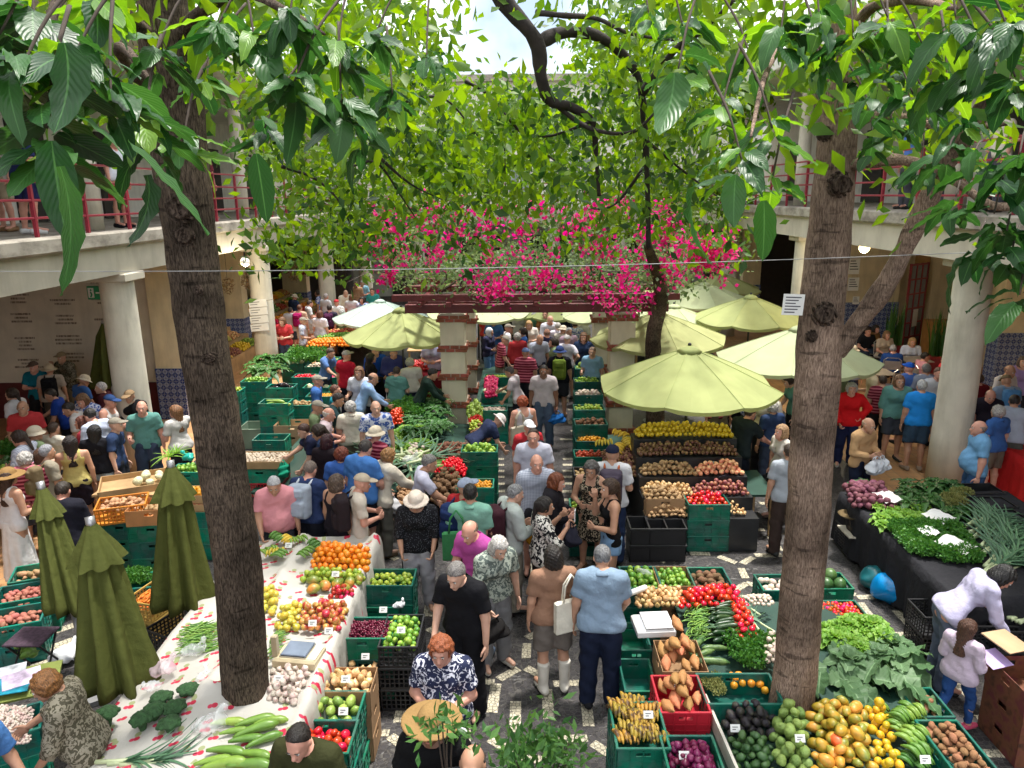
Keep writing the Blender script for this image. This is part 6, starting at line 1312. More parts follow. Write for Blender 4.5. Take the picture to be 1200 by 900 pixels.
heap('onion', [(742, 696), (800, 692), (797, 713), (745, 716)], ZB+.12, 2, 'small golden onion behind the digital scale', scale=.85)
heap('tomato', [(800, 697), (862, 690), (872, 712), (795, 716)], ZB+.13, 2, 'ripe red tomato in the heap behind the cucumbers', scale=.95)
heap('tomato', [(853, 710), (874, 708), (888, 748), (862, 752)], ZB+.10, 2, 'ripe red tomato in the strip beside the cucumbers', scale=.9)
heap('bean', [(802, 712), (832, 714), (834, 750), (806, 752)], ZB+.08, 5, 'flat green bean beside the cucumbers', ang=.5, scale=1.1)
heap('cucumber', [(835, 706), (857, 706), (868, 755), (832, 757)], ZB+.04, 3, 'dark green cucumber stacked between beans and tomatoes', ang=.15)
for x, y, a, s in ((818, 757, .9, 1.4), (838, 760, .1, 1.1), (835, 776, .0, 1.4), (824, 768, .5, 1.2)): put(K['cucumber'][0], 'marrow', x, y, ZB+.07, 'striped green marrow below the cucumbers', 'marrow', 'marrows'+W2, rz=a, s=s, m=pm('marrow', (.12, .2, .06), col2=(.04, .1, .03), c2scale=30))
heap('turnip', [(868, 700), (905, 700), (905, 712), (870, 714)], ZB+.10, 1, 'pale spring onion bulb at the forked trunk', scale=.6)
for i in range(14): put(LEEK, 'spring_onion', 872+random.uniform(0, 34), 715+random.uniform(0, 34), ZB+.12, 'spring onion with pale stalk at the forked trunk', 'spring onion', 'spring onions at the forked trunk', rz=2.0+random.uniform(-.4, .4), s=.7)
heap('turnip', [(895, 745), (912, 745), (910, 780), (897, 780)], ZB+.08, 2, 'white turnip against the forked trunk', scale=.7)
for x, y in ((862, 752), (880, 752), (873, 764), (890, 764), (884, 778), (868, 770), (895, 756)): put(PARS, 'parsley_bunch', x, y, ZB+.05, 'bushy green parsley bunch at the forked trunk', 'parsley', 'parsley at the forked trunk', s=.95)
gc = crate_px(866, 806, .72, size=(.66, .42, .24), label='green crate with a few orange tamarillos and a herb bunch')
heap('tamarillo', [(852, 792), (892, 796), (900, 816), (856, 816)], .57, 1, 'orange tamarillo lying in the half empty crate', skip=.3, scale=1.05)
for x, y in ((832, 805), (842, 812), (838, 800)): put(THYME, 'thyme_bunch', x, y, .62, 'dry grey-green herb bunch in the tamarillo crate', 'herbs', 'herb bunches in the tamarillo crate', s=.9)
g = G(795, 770, .6)
for nm, y0 in (('red', 812), ('red', 768)): crate_px(797, y0, .72, 'sweet_potato', 5, 'y', 'red' if y0 > 800 else M_card, 'solid' if y0 > 800 else 'card', size=(.5, .42, .24), label=('red plastic crate' if y0 > 800 else 'cardboard box')+' holding sweet potatoes', flabel='orange-brown sweet potato in the '+('red crate' if y0 > 800 else 'cardboard box'), full=.05, scale=1.05, under='red crate under the sweet potatoes' if y0 > 800 else 'cardboard box under the smaller sweet potatoes')
crate_px(748, 848, .72, 'dark_banana', 3, 'y', size=(.56, .42, .24), label='green crate holding overripe speckled bananas', flabel='overripe speckled banana bunch in the green crate', full=.08)
crate_px(812, 888, .72, 'red_onion', 3, 'y', size=(.5, .42, .24), label='green crate holding red onions', flabel='red onion in the green crate', full=.1, scale=.85)
for k, (x, y) in enumerate(((742, 745), (747, 790))): crate_px(x, y, .48, None, 1, 'y', size=(.5, .3, .24), label='empty green crate standing %s the digital scale' % ('below' if k else 'under'))
price(760, 842, .76, where='among the overripe bananas'); price(802, 890, .74, where='on the red onions'); price(793, 806, .66, where='on the sweet potatoes in the red crate'); price(782, 768, .66, where='on the sweet potatoes in the cardboard box')
def dscale():
	e = empty('digital_scale', G(765, 738, .73), R_(4)); tag(e, 'white digital scale with flat steel pan on the vegetable stall', 'scale'); mw = mat('white enamel', (.72, .72, .72), .35, .02)
	b = MB(); b.box(-.19, .19, -.16, .16, 0, .09, b=.02); b.ob('body', mw, e); b = MB(); b.box(-.105, .18, -.15, .15, .102, .116, b=.006); b.ob('pan', mat('pan', (.72, .72, .74), .3), e)
	b = MB(); b.add([(-.192, -.13, .02), (-.192, .13, .02), (-.115, .13, .094), (-.115, -.13, .094)], [(0, 3, 2, 1)]); b.ob('keypad', mat('keypad blue', (.12, .2, .4), .4), e); b = MB(); b.add([(-.172, .02, .048), (-.172, .12, .048), (-.13, .12, .089), (-.13, .02, .089)], [(0, 3, 2, 1)]); b.ob('display', mat('lcd', (.18, .22, .08), .3), e)
dscale(); g = G(765, 738, 0); b = MB(); b.box(-.2, .2, -.15, .15, .006, .725); tag(b.ob('scale_stand', M_metal_k, None, (g[0]+.28, g[1]+.2, 0)), 'dark stand under the digital scale', 'stand') if False else None
b = MB(); b.lathe([(.03, 0), (.033, .01), (.033, .16), (.02, .19), (.013, .2), (.013, .23)], 12); o = b.ob('water_bottle', M_film, None, G(748, 668, .76), (1.3, .5, .4), smooth=True); tag(o, 'clear plastic bottle lying on the limes', 'bottle')
b = MB(); b.lathe([(.03, -.13), (.032, -.12), (.032, .12), (.03, .13)], 12); o = b.ob('paper_roll', M_paper, None, G(747, 692, .82), (1.5, 0, -.9), smooth=True); tag(o, 'white paper roll beside the digital scale', 'paper roll')
# near right: avocados, custard apples, papayas, bananas, kiwis on a broad tray
support(1.55, 3.3, 4.3, 5.6, .52, 'low table under the avocados and papayas')
ZF = .53
b = MB(); b.box(-.012, .012, -.55, .55, 0, .14); g = G(846, 868, .6); tag(b.ob('tray_board', mat('white board', (.62, .58, .5), .6), None, (g[0], g[1]-.05, .53), (0, 0, .04)), 'white side board between red onions and avocados', 'board')
heap('avocado', [(845, 836), (905, 832), (905, 868), (850, 866)], ZF+.02, 3, 'black avocado in the heap at the forked trunk', dome=.05, scale=.8)
heap('green_avocado', [(852, 868), (902, 868), (905, 915), (862, 915)], ZF+.02, 3, 'dark green avocado in front of the black ones', dome=.04, scale=.78)
heap('custard_apple', [(905, 832), (945, 845), (952, 915), (905, 915)], ZF+.03, 3, 'knobbly green custard apple beside the avocados', dome=.04, scale=.8)
heap('papaya', [(945, 826), (1014, 836), (1030, 915), (952, 915)], ZF+.03, 3, 'yellow and green papaya in the fruit heap', dome=.05, scale=.78)
heap('yellow_maracuja', [(1012, 832), (1040, 838), (1050, 880), (1022, 880)], ZF+.05, 3, 'yellow passion fruit beside the papayas', dome=.05)
heap('yellow_maracuja', [(1022, 880), (1052, 880), (1060, 915), (1030, 915)], ZF+.05, 2, 'yellow guava in front of the passion fruit', dome=.04)
o = put(K['papaya'][0], 'papaya_half', 980, 868, ZF+.17, 'cut papaya half showing orange flesh', 'papaya', s=.9, m=pm('papaya flesh', (.75, .16, .03)), rz=2)
heap('green_banana', [(1035, 832), (1085, 840), (1115, 915), (1060, 915)], ZF+.03, 2, 'green banana hand beside the kiwis', dome=.08, ang=2.2, jit=.3, scale=1.05)
crate_px(1122, 875, .72, 'kiwi', 3, 'y', size=(.62, .34, .24), label='green crate holding brown kiwis', flabel='brown kiwi in the green crate', full=.06)
crate_px(1085, 822, .48, 'kiwi', 2, 'y', size=(.4, .3, .24), label='green crate with a few kiwis behind the cabbages', flabel='kiwi behind the cabbages', full=.1, skip=.4)
price(938, 870, ZF+.2, where='among the custard apples'); price(862, 858, ZF+.16, where='on the avocados'); price(1085, 895, ZF+.2, where='on the banana hands beside the kiwis')
# leafy greens right of the trunk
support(2.75, 3.6, 5.7, 7.2, .44, 'low table under the cabbages and lettuces')
for i in range(26): put(LETT[i % 2], 'lettuce', random.uniform(965, 1035), random.uniform(728, 762), .52+random.uniform(0, .08), 'loose leaf lettuce heaped right of the forked trunk', 'lettuce', 'lettuces at the forked trunk', s=random.uniform(.8, 1.1))
for i in range(34): put(CAB[i % 3], 'cabbage_leaf', random.uniform(962, 1075), random.uniform(758, 815), .48+random.uniform(0, .14), 'large grey-green cabbage leaf spread right of the trunk', 'cabbage leaf', 'cabbage leaves right of the trunk', rz=random.choice((2.6, 3.4, 4.2, 5, 1.5))+random.uniform(-.5, .5), tilt=(random.uniform(-.2, .5), random.uniform(-.4, .4)), s=random.uniform(.7, 1.05))
for x, y in ((1045, 758), (1030, 770), (995, 775)): put(CABH, 'cabbage', x, y, .55, 'open cabbage head on the pile of cabbage leaves', 'cabbage', 'cabbage heads right of the trunk', s=1.1)
# paper taped to the trunk
q = Q(929, 357, 5.5); e = empty('paper_notice', q); e.rotation_euler = (0, R_(3), R_(6)); tag(e, 'white printed sheet taped to the forked trunk', 'notice')
b = MB(); b.box(-.078, .085, -.002, .002, -.078, .078); b.ob('sheet', M_paper, e)
for k in range(6): b = MB(); b.box(-.06, .06-.02*(k % 3), -.004, -.0025, .05-.022*k, .058-.022*k); b.ob('print_line', M_print, e)
# ---- herb stall under a black cloth at the cafe side
M_blackcloth = fabric_mat('black cloth', (.022, .022, .026))
table(4.65, 6.9, 7.2, 10.0, .76, 'table under the black cloth of the herb stall'); drape(4.58, 6.95, 7.15, 10.05, .77, .05, M_blackcloth, 'black cloth hanging over the herb stall table')
ZH = .79
heap('beet', [(988, 572), (1035, 572), (1050, 600), (998, 598)], ZH, 2, 'pale purple beetroot on the black cloth', dome=.05)
for x, y in ((1015, 566), (1025, 570), (1008, 568), (1052, 590), (1060, 586)): put(CHARD, 'beet_greens', x, y, ZH+.04, 'beet tops lying beside the beetroots', 'greens', 'beet tops on the black cloth', s=.8)
for i in range(26): put(CHARD, 'chard', random.uniform(1062, 1120), random.uniform(563, 590), ZH+random.uniform(0, .1), 'dark green chard bunch on the black cloth', 'chard', 'chard on the black cloth', s=random.uniform(.8, 1.05))
for i in range(10): put(CHARD, 'chard', random.uniform(1112, 1142), random.uniform(594, 608), ZH+random.uniform(0, .06), 'chard bunch in front of the dry thyme', 'chard', 'chard in front of the thyme', s=.8)
for i in range(6): put(THYME, 'thyme_bunch', random.uniform(1110, 1135), random.uniform(578, 592), ZH+.03, 'olive thyme bunch on the black cloth', 'herbs', 'thyme on the black cloth', s=1.2)
for i in range(22): put(LETT[i % 2], 'lettuce', random.uniform(1028, 1085), random.uniform(594, 616), ZH+random.uniform(0, .05), 'frilly pale lettuce on the black cloth', 'lettuce', 'lettuces on the black cloth', s=random.uniform(.75, 1))
for i in range(3): put(LETT[0], 'lettuce', 1108+i*6, 614+i*2, ZH+.02, 'lone pale lettuce beside the leeks', 'lettuce', 'lettuce beside the leeks', s=.8)
for i in range(70):
	u, v = random.random(), random.random(); x = 1042+u*80+v*26; y = 614+v*40+u*6; put(HERB[i % 2], 'watercress_bunch', x, y, ZH+random.uniform(0, .05), 'dark watercress bunch in the heap on the black cloth', 'watercress', 'watercress heap on the black cloth', s=random.uniform(.85, 1.1))
for i in range(60): u = i/59; put(LEEK, 'leek', 1136+u*22+random.uniform(-8, 22), 612+u*62, ZH+random.uniform(0, .06), 'leek with pale shank on the black cloth', 'leek', 'leeks on the black cloth', rz=.55+random.uniform(-.25, .25), s=1.25)
for x, y, w, h, rz in ((1040, 582, .26, .3, .2), (1100, 605, .28, .3, .5), (1120, 638, .3, .36, .6), (1088, 622, .2, .2, .2)):
	b = MB(); nn = 8; V = [(-w/2+w*i/nn, -h/2+h*j/nn, .015*math.sin(i*1.1+j)*math.cos(j*.9)) for j in range(nn+1) for i in range(nn+1)]; F = [(j*(nn+1)+i, j*(nn+1)+i+1, (j+1)*(nn+1)+i+1, (j+1)*(nn+1)+i) for j in range(nn) for i in range(nn)]; b.add(V, F)
	o = b.ob('paper_sheet', M_paper, None, G(x, y, ZH+.13), (.1, -.1, rz), smooth=True); tag(o, 'crumpled white paper sheet laid on the herb stall greens', 'paper', 'paper sheets on the herb stall')
for x, y in ((1145, 572), (1158, 588), (1172, 604), (1188, 620)): crate_px(x, y, .80, None, 1, 'x', 'black', 'bin', size=(.58, .36, .2), label='shallow black bin %s at the back of the herb stall' % {1145: 'nearest the round column', 1158: 'next to the column-side bin', 1172: 'second from the leeks', 1188: 'beside the leeks'}[x], n=4)
for x, y, n in ((1105, 712, 2), (1150, 722, 2), (1190, 728, 2)): crate_px(x, y, .5, None, 1, 'x', 'black', 'lattice', size=(.58, .385, .25), label='black lattice crate %s in front of the black cloth' % {1105: 'holding loose watercress', 1150: 'beside the stooping person', 1190: 'partly behind the stooping person'}[x], n=n)
for x, y in ((1100, 708), (1110, 712), (1118, 708), (1106, 716)): put(HERB[0], 'watercress_bunch', x, y, .4, 'watercress bunch lying in the black crate', 'watercress', 'watercress in the black crate', s=.9)
for i in range(8): put(LEEK, 'leek', 1160+i*5, 716+i*2, .55, 'leek lying on the black crates behind the stooping person', 'leek', 'leeks on the black crates', rz=.4+random.uniform(-.3, .3), s=1.3)
for x, y, z, s, m, lab in ((1040, 704, .0, 1.6, M_bagblue, 'bright blue plastic bag full on the paving'), (1026, 688, .0, 1.4, mat('dark teal film', (.01, .12, .14), .3), 'dark teal bag standing beside the blue one'), (1034, 672, .0, 1.4, mat('printed paper bag', (.6, .58, .52), .6, .3, 30), 'pale printed shopping bag leaning at the black cloth')): put(FULL, 'plastic_bag', x, y, z+.01, lab, 'bag', s=s*.7, m=m)
crate_px(1005, 618, .56, None, 1, 'y', 'black', 'lattice', size=(.52, .4, .36), label='black lattice crate carrying the balance scale', n=1)
g = G(1003, 620, .40); e = empty('pallet', (g[0], g[1], 0)); e.location = (G(1003, 640, 0)[0], G(1003, 640, 0)[1], 0)
def balance():
	g = G(1005, 622, .40); e = empty('balance_scale', (g[0], g[1], .375)); tag(e, 'dark iron balance scale with brass pan on the crate', 'scale'); mi = mat('old iron', (.06, .045, .035), .6, metal=.5)
	b = MB(); b.box(-.2, .2, -.2, .2, 0, .02); b.ob('board', mat('pale board', (.5, .45, .36), .7), e)
	b = MB(); b.box(-.12, .12, -.06, .06, .02, .1, b=.02); b.ob('base', mi, e); b = MB(); b.tube([(-.1, 0, .1), (-.1, .05, .22)], .02, 8); b.tube([(.08, 0, .1), (.08, 0, .2)], .015, 8); b.ob('column', mi, e)
	b = MB(); b.lathe([(.02, .2), (.1, .21), (.16, .25), (.165, .255), (.1, .22), (.02, .21)], 20, T((-.1, .05, 0))); b.ob('pan', mat('brass pan', (.28, .2, .1), .4, metal=.7), e, smooth=True)
bpy.data.objects.remove(e); balance()
# ---- greengrocer's heaps at the left pergola pillar
W4 = ' on the greens stall left of the pergola'
support(-4.3, -.9, 11.0, 14.6, .42, 'low table under the greens stall left of the pergola')
def hs(kind, quad, z, layers, lab, **k): heap(kind, quad, z, layers, lab, stuff=True, **k)
hs('brown_potato', [(508, 530), (552, 528), (553, 545), (505, 547)], .66, 3, 'heap of brown potatoes at the foot of the left pergola pillar', cat='potatoes', dome=.1)
hs('brown_potato', [(508, 560), (545, 556), (542, 592), (505, 594)], .55, 3, 'heap of dark brown yams behind the white t-shirt', cat='yams', dome=.12, scale=1.1)
hs('potato', [(466, 566), (486, 560), (484, 590), (466, 594)], .55, 2, 'heap of pale potatoes beside the beige jacket', cat='potatoes', dome=.06)
hs('cherry_tomato', [(522, 545), (548, 544), (546, 560), (508, 556)], .68, 3, 'heap of small tomatoes below the pillar', cat='tomatoes', dome=.06, scale=1.2)
hs('turnip', [(470, 530), (505, 525), (500, 545), (472, 550)], .6, 3, 'heap of white turnips among the greens', cat='turnips', dome=.08)
hs('tomato', [(455, 490), (475, 484), (472, 498), (455, 502)], .75, 3, 'heap of red tomatoes beside the green crate', cat='tomatoes', dome=.08)
hs('pepper', [(432, 528), (475, 518), (468, 548), (432, 555)], .6, 3, 'heap of green peppers and small cabbages', cat='peppers', dome=.05)
hs('courgette', [(505, 545), (528, 544), (522, 556), (505, 556)], .68, 2, 'short heap of courgettes beside the small tomatoes', cat='courgettes', ang=.2)
def greens(n, x0, x1, y0, y1, z, me, nm, lab, cat, s=1.0, m=None):
	for i in range(n): put(me[i % len(me)] if isinstance(me, list) else me, nm, random.uniform(x0, x1), random.uniform(y0, y1), z+random.uniform(0, .12), lab, cat, lab+' group', s=s*random.uniform(.85, 1.15), m=m)
greens(26, 440, 500, 500, 530, .68, LETT, 'lettuce', 'light green bunch in the middle of the greens stall', 'greens', 1.5)
greens(22, 478, 520, 485, 505, .75, CHARD, 'greens_bunch', 'dark leafy bunch behind the tilted crate', 'greens', 1.1)
greens(16, 500, 520, 455, 480, .8, CHARD, 'greens_bunch', 'dark leafy bunch against the left pergola pillar', 'greens', 1.2)
greens(18, 462, 505, 530, 545, .75, LEEK, 'spring_onion', 'spring onion with long stalk on the greens stall', 'spring onion', 1.5)
greens(14, 455, 490, 472, 488, .72, HERB, 'herb_bunch', 'herb bunch near the red tomatoes', 'herbs', 1.3)
g = Q(503, 494, 14.3); crate((g[0], g[1], g[2]-.15), 0, (.6, .4, .26), 'solid', 'teal', 'empty green crate tipped on its side on the greens', None, (R_(-52), R_(18), R_(14)))
crate_px(446, 489, .74, None, 1, 'x', 'green', label='empty green crate at the blue-vested person')
crate_px(562, 525, .96, 'green_lime', 2, 'x', 'green', label='green crate holding pale green peppers beside the yams', flabel='pale green pepper in the tall crate stack', scale=1.15, stuff=True)
crate_px(556, 566, .72, 'tamarillo', 2, 'x', 'teal', label='green crate holding orange fruit at the centre aisle', flabel='orange fruit in the aisle crate', scale=.8, stuff=True)
put(SACKS[2], 'plastic_bag', 482, 545, .72, 'thin white plastic bag hanging at the turnips', 'plastic bag', s=1.3, m=M_film); put(SACKS[1], 'plastic_bag', 437, 508, .7, 'grey plastic bag beside the green peppers', 'plastic bag', s=1.2, m=M_film)
# stalls inside the pergola and along the centre aisle
support(-1.0, -.1, 15.6, 19.5, .5, 'low table along the centre aisle inside the pergola')
hs('pepper', [(548, 480), (567, 480), (565, 496), (548, 496)], .62, 3, 'heap of pale peppers inside the pergola', cat='peppers')
hs('tomato', [(549, 490), (566, 490), (566, 500), (549, 500)], .66, 2, 'heap of tomatoes inside the pergola', cat='tomatoes', scale=.8); hs('lime', [(550, 498), (566, 498), (564, 506), (550, 506)], .66, 2, 'heap of yellow peppers inside the pergola', cat='peppers')
hs('brown_potato', [(552, 506), (575, 504), (575, 520), (552, 522)], .6, 3, 'heap of dark tubers inside the pergola', cat='tubers')
hs('plum', [(568, 445), (584, 445), (582, 466), (568, 468)], .66, 2, 'heap of red peppers deep in the pergola', cat='peppers', scale=1.3)
for i, (x, y, f) in enumerate(((578, 478, 'turnip'), (580, 458, 'cauliflower'), (582, 440, 'lime'))): crate_px(x, y, .72, f, 1, 'x', 'teal', label='green crate holding %s inside the pergola' % f.replace('_', ' '), stuff=True, flabel=f+' heap in the pergola crate')
for i, (x, y, f, m) in enumerate(((688, 430, 'pepper', 'teal'), (688, 445, 'green_lime', 'green'), (689, 460, 'turnip', 'green'), (690, 477, 'lime', 'green'), (692, 494, 'brown_potato', 'green'), (693, 513, 'tamarillo', 'green'), (693, 531, 'plum', 'green'), (694, 552, 'potato', 'black'), (692, 590, 'lime', 'green'))):
	crate_px(x, y, .96 if i < 5 else .72, f, 2, 'x', m, label='%s crate holding %s in the row beside the centre aisle' % ({'teal': 'green', 'green': 'green', 'black': 'black'}[m], {'pepper': 'green peppers', 'green_lime': 'green cabbages', 'turnip': 'white turnips', 'lime': 'yellow-green fruit', 'brown_potato': 'brown tubers', 'tamarillo': 'orange roots', 'plum': 'red peppers', 'potato': 'golden roots'}[f]+(' under the parasol edge' if i == 8 else ' and limes' if i == 3 else '')), stuff=True, flabel=f.replace('_', ' ')+' heap in the aisle crate row %s' % ('end' if i == 8 else 'middle' if i == 3 else 'part'))
# ---- fruit stall under the large lime parasol
def steps(x0, x1, y0, n, lab):
	e = empty('stepped_stand', (0, 0, 0)); tag(e, lab, 'stand')
	for k in range(n): b = MB(); b.box(x0, x1, y0+k*.32, y0+(k+1)*.32-.003, .006, .5+k*.19); b.ob('step', M_metal_k, e)
steps(1.75, 3.35, 9.75, 5, 'black stepped stand carrying the fruit under the lime parasol')
def st(kind, xa, xb, k, lab, **kw): heap(kind, [(xa, 9.75+k*.32+.3), (xb, 9.75+k*.32+.3), (xb, 9.75+k*.32+.02), (xa, 9.75+k*.32+.02)], .505+k*.19, kw.pop('layers', 3), lab, stuff=True, world=True, dome=.06, **kw)
st('potato', 1.8, 2.4, 0, 'heap of small golden tubers on the lowest step', cat='tubers', scale=.8); st('onion', 1.78, 2.5, 1, 'heap of light brown passion fruit on the second step', cat='fruit', scale=.8); st('passion', 2.52, 3.3, 1, 'heap of mixed brown fruit beside the aubergines', cat='fruit'); st('potato', 1.78, 2.6, 2, 'heap of tan fruit on the middle step', cat='fruit'); st('peach', 2.62, 3.3, 2, 'heap of ruddy fruit on the middle step', cat='fruit'); st('passion', 1.78, 3.3, 3, 'heap of dark red passion fruit on the fourth step', cat='fruit'); st('yellow_maracuja', 1.78, 3.3, 4, 'heap of yellow fruit on the top step', cat='fruit')
heap('onion', [(2.45, 9.98), (3.2, 9.98), (3.2, 9.8), (2.45, 9.8)], .51, 4, 'heap of tan physalis on the lowest step', cat='fruit', stuff=True, world=True, scale=.7, dome=.08)
for i, (x, y) in enumerate(((708, 520), (722, 515), (735, 518), (752, 518), (742, 526), (715, 528), (728, 524))): put(K['banana'][0], 'banana_bunch', x, y, .95, 'yellow banana bunch at the foot of the right pergola pillar', 'bananas', 'bananas at the right pergola pillar', s=1.4)
support(1.45, 2.3, 11.2, 13.6, .5, 'low table under the yellow bananas')
hs('passion', [(705, 532), (755, 530), (755, 560), (708, 562)], .75, 3, 'heap of dark fruit below the yellow bananas', cat='fruit', dome=.1)
crate_px(777, 578, .75, 'potato', 3, 'x', M_card, 'card', size=(.55, .42, .25), label='cardboard box holding golden tubers at the black base', stuff=True, flabel='golden tuber heap in the cardboard box', full=.06, under='black base box under the golden tubers')
crate_px(828, 585, .72, 'tomato', 3, 'x', 'green', label='green crate holding red tomatoes under the lime parasol', flabel='red tomato in the crate under the lime parasol', full=.06)
crate_px(846, 576, .48, None, 1, 'x', 'green', label='green crate behind the crate of red tomatoes')
heap('aubergine', [(828, 550), (860, 548), (864, 572), (832, 574)], .72, 3, 'black aubergine behind the red tomatoes', ang=.3)
support(3.35, 3.75, 10.2, 11.2, .68, 'table under the aubergines and carrots')
heap('carrot', [(822, 542), (848, 541), (850, 550), (824, 552)], .74, 2, 'carrot in the crate behind the aubergines', ang=.2, scale=.8); crate_px(826, 533, .9, 'guava', 3, 'x', 'teal', label='green crate holding pale yellow pears', flabel='pale yellow pear behind the carrots', full=.05, stuff=True); crate_px(847, 535, .9, 'tamarillo', 2, 'y', 'teal', label='green crate holding orange peppers beside the pears', flabel='orange pepper heap beside the pears', stuff=True)
for x in (818, 848): crate_px(x, 512, .95, 'green_lime', 2, 'x', M_card, 'card', size=(.6, .4, .3), label='cardboard box of green apples %s' % ('left of the dark tee' if x > 830 else 'beside the parasol pole'), stuff=True, flabel='green apple heap %s' % ('in the box at the dark tee' if x > 830 else 'in the box at the parasol pole'), n=3, full=.06)
put(SACKS[0], 'plastic_bag', 778, 562, .78, 'clear plastic bag lying on the golden tubers', 'plastic bag', s=.8, m=M_film); put(SACKS[1], 'plastic_bag', 830, 552, .85, 'clear plastic bag on the carrots', 'plastic bag', s=.9, m=M_film); put(SACKS[2], 'plastic_bag', 854, 600, .35, 'white plastic bag hanging from the tomato crate', 'plastic bag', s=.9, m=M_bagwhite)
for k in range(5): crate_px(758+k*22 if k < 2 else 740+k*4, 612 if k < 2 else 590, .5, None, 1, 'x', 'black', 'bin', size=(.5, .4, .25), label='black base bin %s' % ('under the golden tubers' if k < 1 else 'beside the golden tubers' if k < 2 else 'behind the backpack'), n=2) if k < 2 else None
# ---- crates of the left vegetable stall
def lc(x, y, z, f, lab, **k): crate_px(x, y, z, f, k.pop('layers', 2), k.pop('long_', 'x'), k.pop('m', 'teal'), label='green crate holding '+lab, stuff=True, flabel='heap of '+lab, **k)
lc(268, 456, .96, 'lime', 'pale lettuce hearts'); lc(323, 470, .96, 'courgette', 'light courgettes', scale=1.2); lc(350, 472, .72, 'potato', 'ginger-brown roots'); lc(376, 462, .72, 'tamarillo', 'small orange roots', scale=.7); lc(372, 452, .72, 'cauliflower', 'pale fennel'); lc(358, 440, .72, 'tomato', 'mixed tomatoes', scale=.8)
lc(330, 452, .9, 'aubergine', 'dark aubergines'); lc(345, 424, .72, 'cauliflower', 'cauliflower heads'); lc(372, 428, .72, 'turnip', 'white bulbs'); lc(350, 408, .72, 'pepper', 'green peppers'); lc(385, 420, .72, 'lime', 'yellow peppers'); lc(382, 440, .72, 'plum', 'red chillies', scale=.8); lc(300, 445, .96, 'green_lime', 'green leafy hearts')
greens(16, 300, 345, 415, 435, .9, CHARD, 'greens_bunch', 'dark leafy bunch at the second gallery column', 'greens', 1.5); greens(16, 345, 385, 410, 425, .85, HERB, 'herb_bunch', 'grey-green herb bunch on the left vegetable stall', 'herbs', 1.8)
crate_px(306, 498, .7, None, 1, 'x', 'grey', 'bin', size=(.75, .55, .42), label='empty grey-green storage bin behind the wooden tray', n=1); crate_px(345, 495, .6, None, 1, 'x', M_cardi, 'card', size=(.7, .45, .2), label='open cardboard box with torn flaps beside the grey-green bin', n=3)
crate_px(305, 530, .84, 'mushroom', 2, 'x', M_wood, 'tray', size=(.85, .5, .12), label='wooden tray of pale packed mushrooms', n=1, stuff=True) if False else None
g = G(308, 535, .86); crate((g[0], g[1], .74), 0, (.85, .52, .12), 'tray', M_wood, 'wooden tray of pale wrapped mushrooms on stacked crates'); heap('mushroom', [(g[0]-.4, g[1]+.23), (g[0]+.4, g[1]+.23), (g[0]+.4, g[1]-.23), (g[0]-.4, g[1]-.23)], .79, 2, 'heap of pale mushrooms in the wooden tray', cat='mushrooms', stuff=True, world=True)
for k in range(3): crate((g[0], g[1], .006+k*.24), 0, (.7, .46, .24), 'solid' if k == 2 else 'lattice', 'teal' if k == 2 else ('red' if k == 1 else 'black'), '%s crate under the wooden mushroom tray' % ('teal' if k == 2 else 'red' if k == 1 else 'black'))
crate_px(298, 508, .72, 'peach', 1, 'x', M_wood, 'tray', size=(.5, .36, .12), label='small wooden tray of red fruit behind the mushroom tray', n=6, stuff=True) if False else None
crate_px(318, 512, .72, None, 1, 'x', 'teal', label='empty teal crate behind the mushroom tray')
# orange crates and trays left of the dark trunk
crate_px(147, 582, .96, 'potato', 2, 'x', 'orange', 'lattice', label='orange lattice crate holding light potatoes', n=4, stuff=True, flabel='heap of light potatoes in the orange crate') if False else None
g = G(143, 588, .95); crate((g[0], g[1], .726), R_(20), (.62, .45, .24), 'lattice', 'orange', 'orange lattice crate holding light potatoes on green crates'); heap('potato', [(g[0]-.26, g[1]+.17), (g[0]+.26, g[1]+.17), (g[0]+.26, g[1]-.17), (g[0]-.26, g[1]-.17)], .86, 2, 'heap of light potatoes in the orange lattice crate', cat='potatoes', stuff=True, world=True)
for k in range(3): crate((g[0], g[1], .006+k*.24), R_(8), (.6, .42, .24), 'solid', 'green', 'green crate stacked under the orange lattice crate', 'crates under the orange lattice crate')
g = G(180, 590, .95); crate((g[0], g[1], .726), R_(8), (.6, .45, .22), 'card', mat('orange carton', (.5, .22, .08), .7), 'orange carton beside the orange lattice crate')
heap('potato', [(g[0]-.2, g[1]+.15), (g[0]+.2, g[1]+.15), (g[0]+.2, g[1]-.15), (g[0]-.2, g[1]-.15)], .82, 1, 'few pale potatoes in the orange carton', cat='potatoes', stuff=True, world=True)
for k in range(3): crate((g[0], g[1], .006+k*.24), R_(6), (.6, .42, .24), 'solid', 'green', 'green crate stacked under the orange carton', 'crates under the orange carton')
g = G(160, 560, .9); crate((g[0], g[1], .78), R_(25), (1.0, .7, .1), 'tray', M_wood, 'wide wooden tray of green vegetables before the gallery column'); heap('cauliflower', [(g[0], g[1]+.25), (g[0]+.4, g[1]+.25), (g[0]+.4, g[1]-.25), (g[0], g[1]-.2)], .83, 1, 'few pale green heads in the wide wooden tray', cat='vegetables', stuff=True, world=True)
table(g[0]-.5, g[0]+.5, g[1]-.35, g[1]+.35, .775, 'trestle under the wide wooden tray')
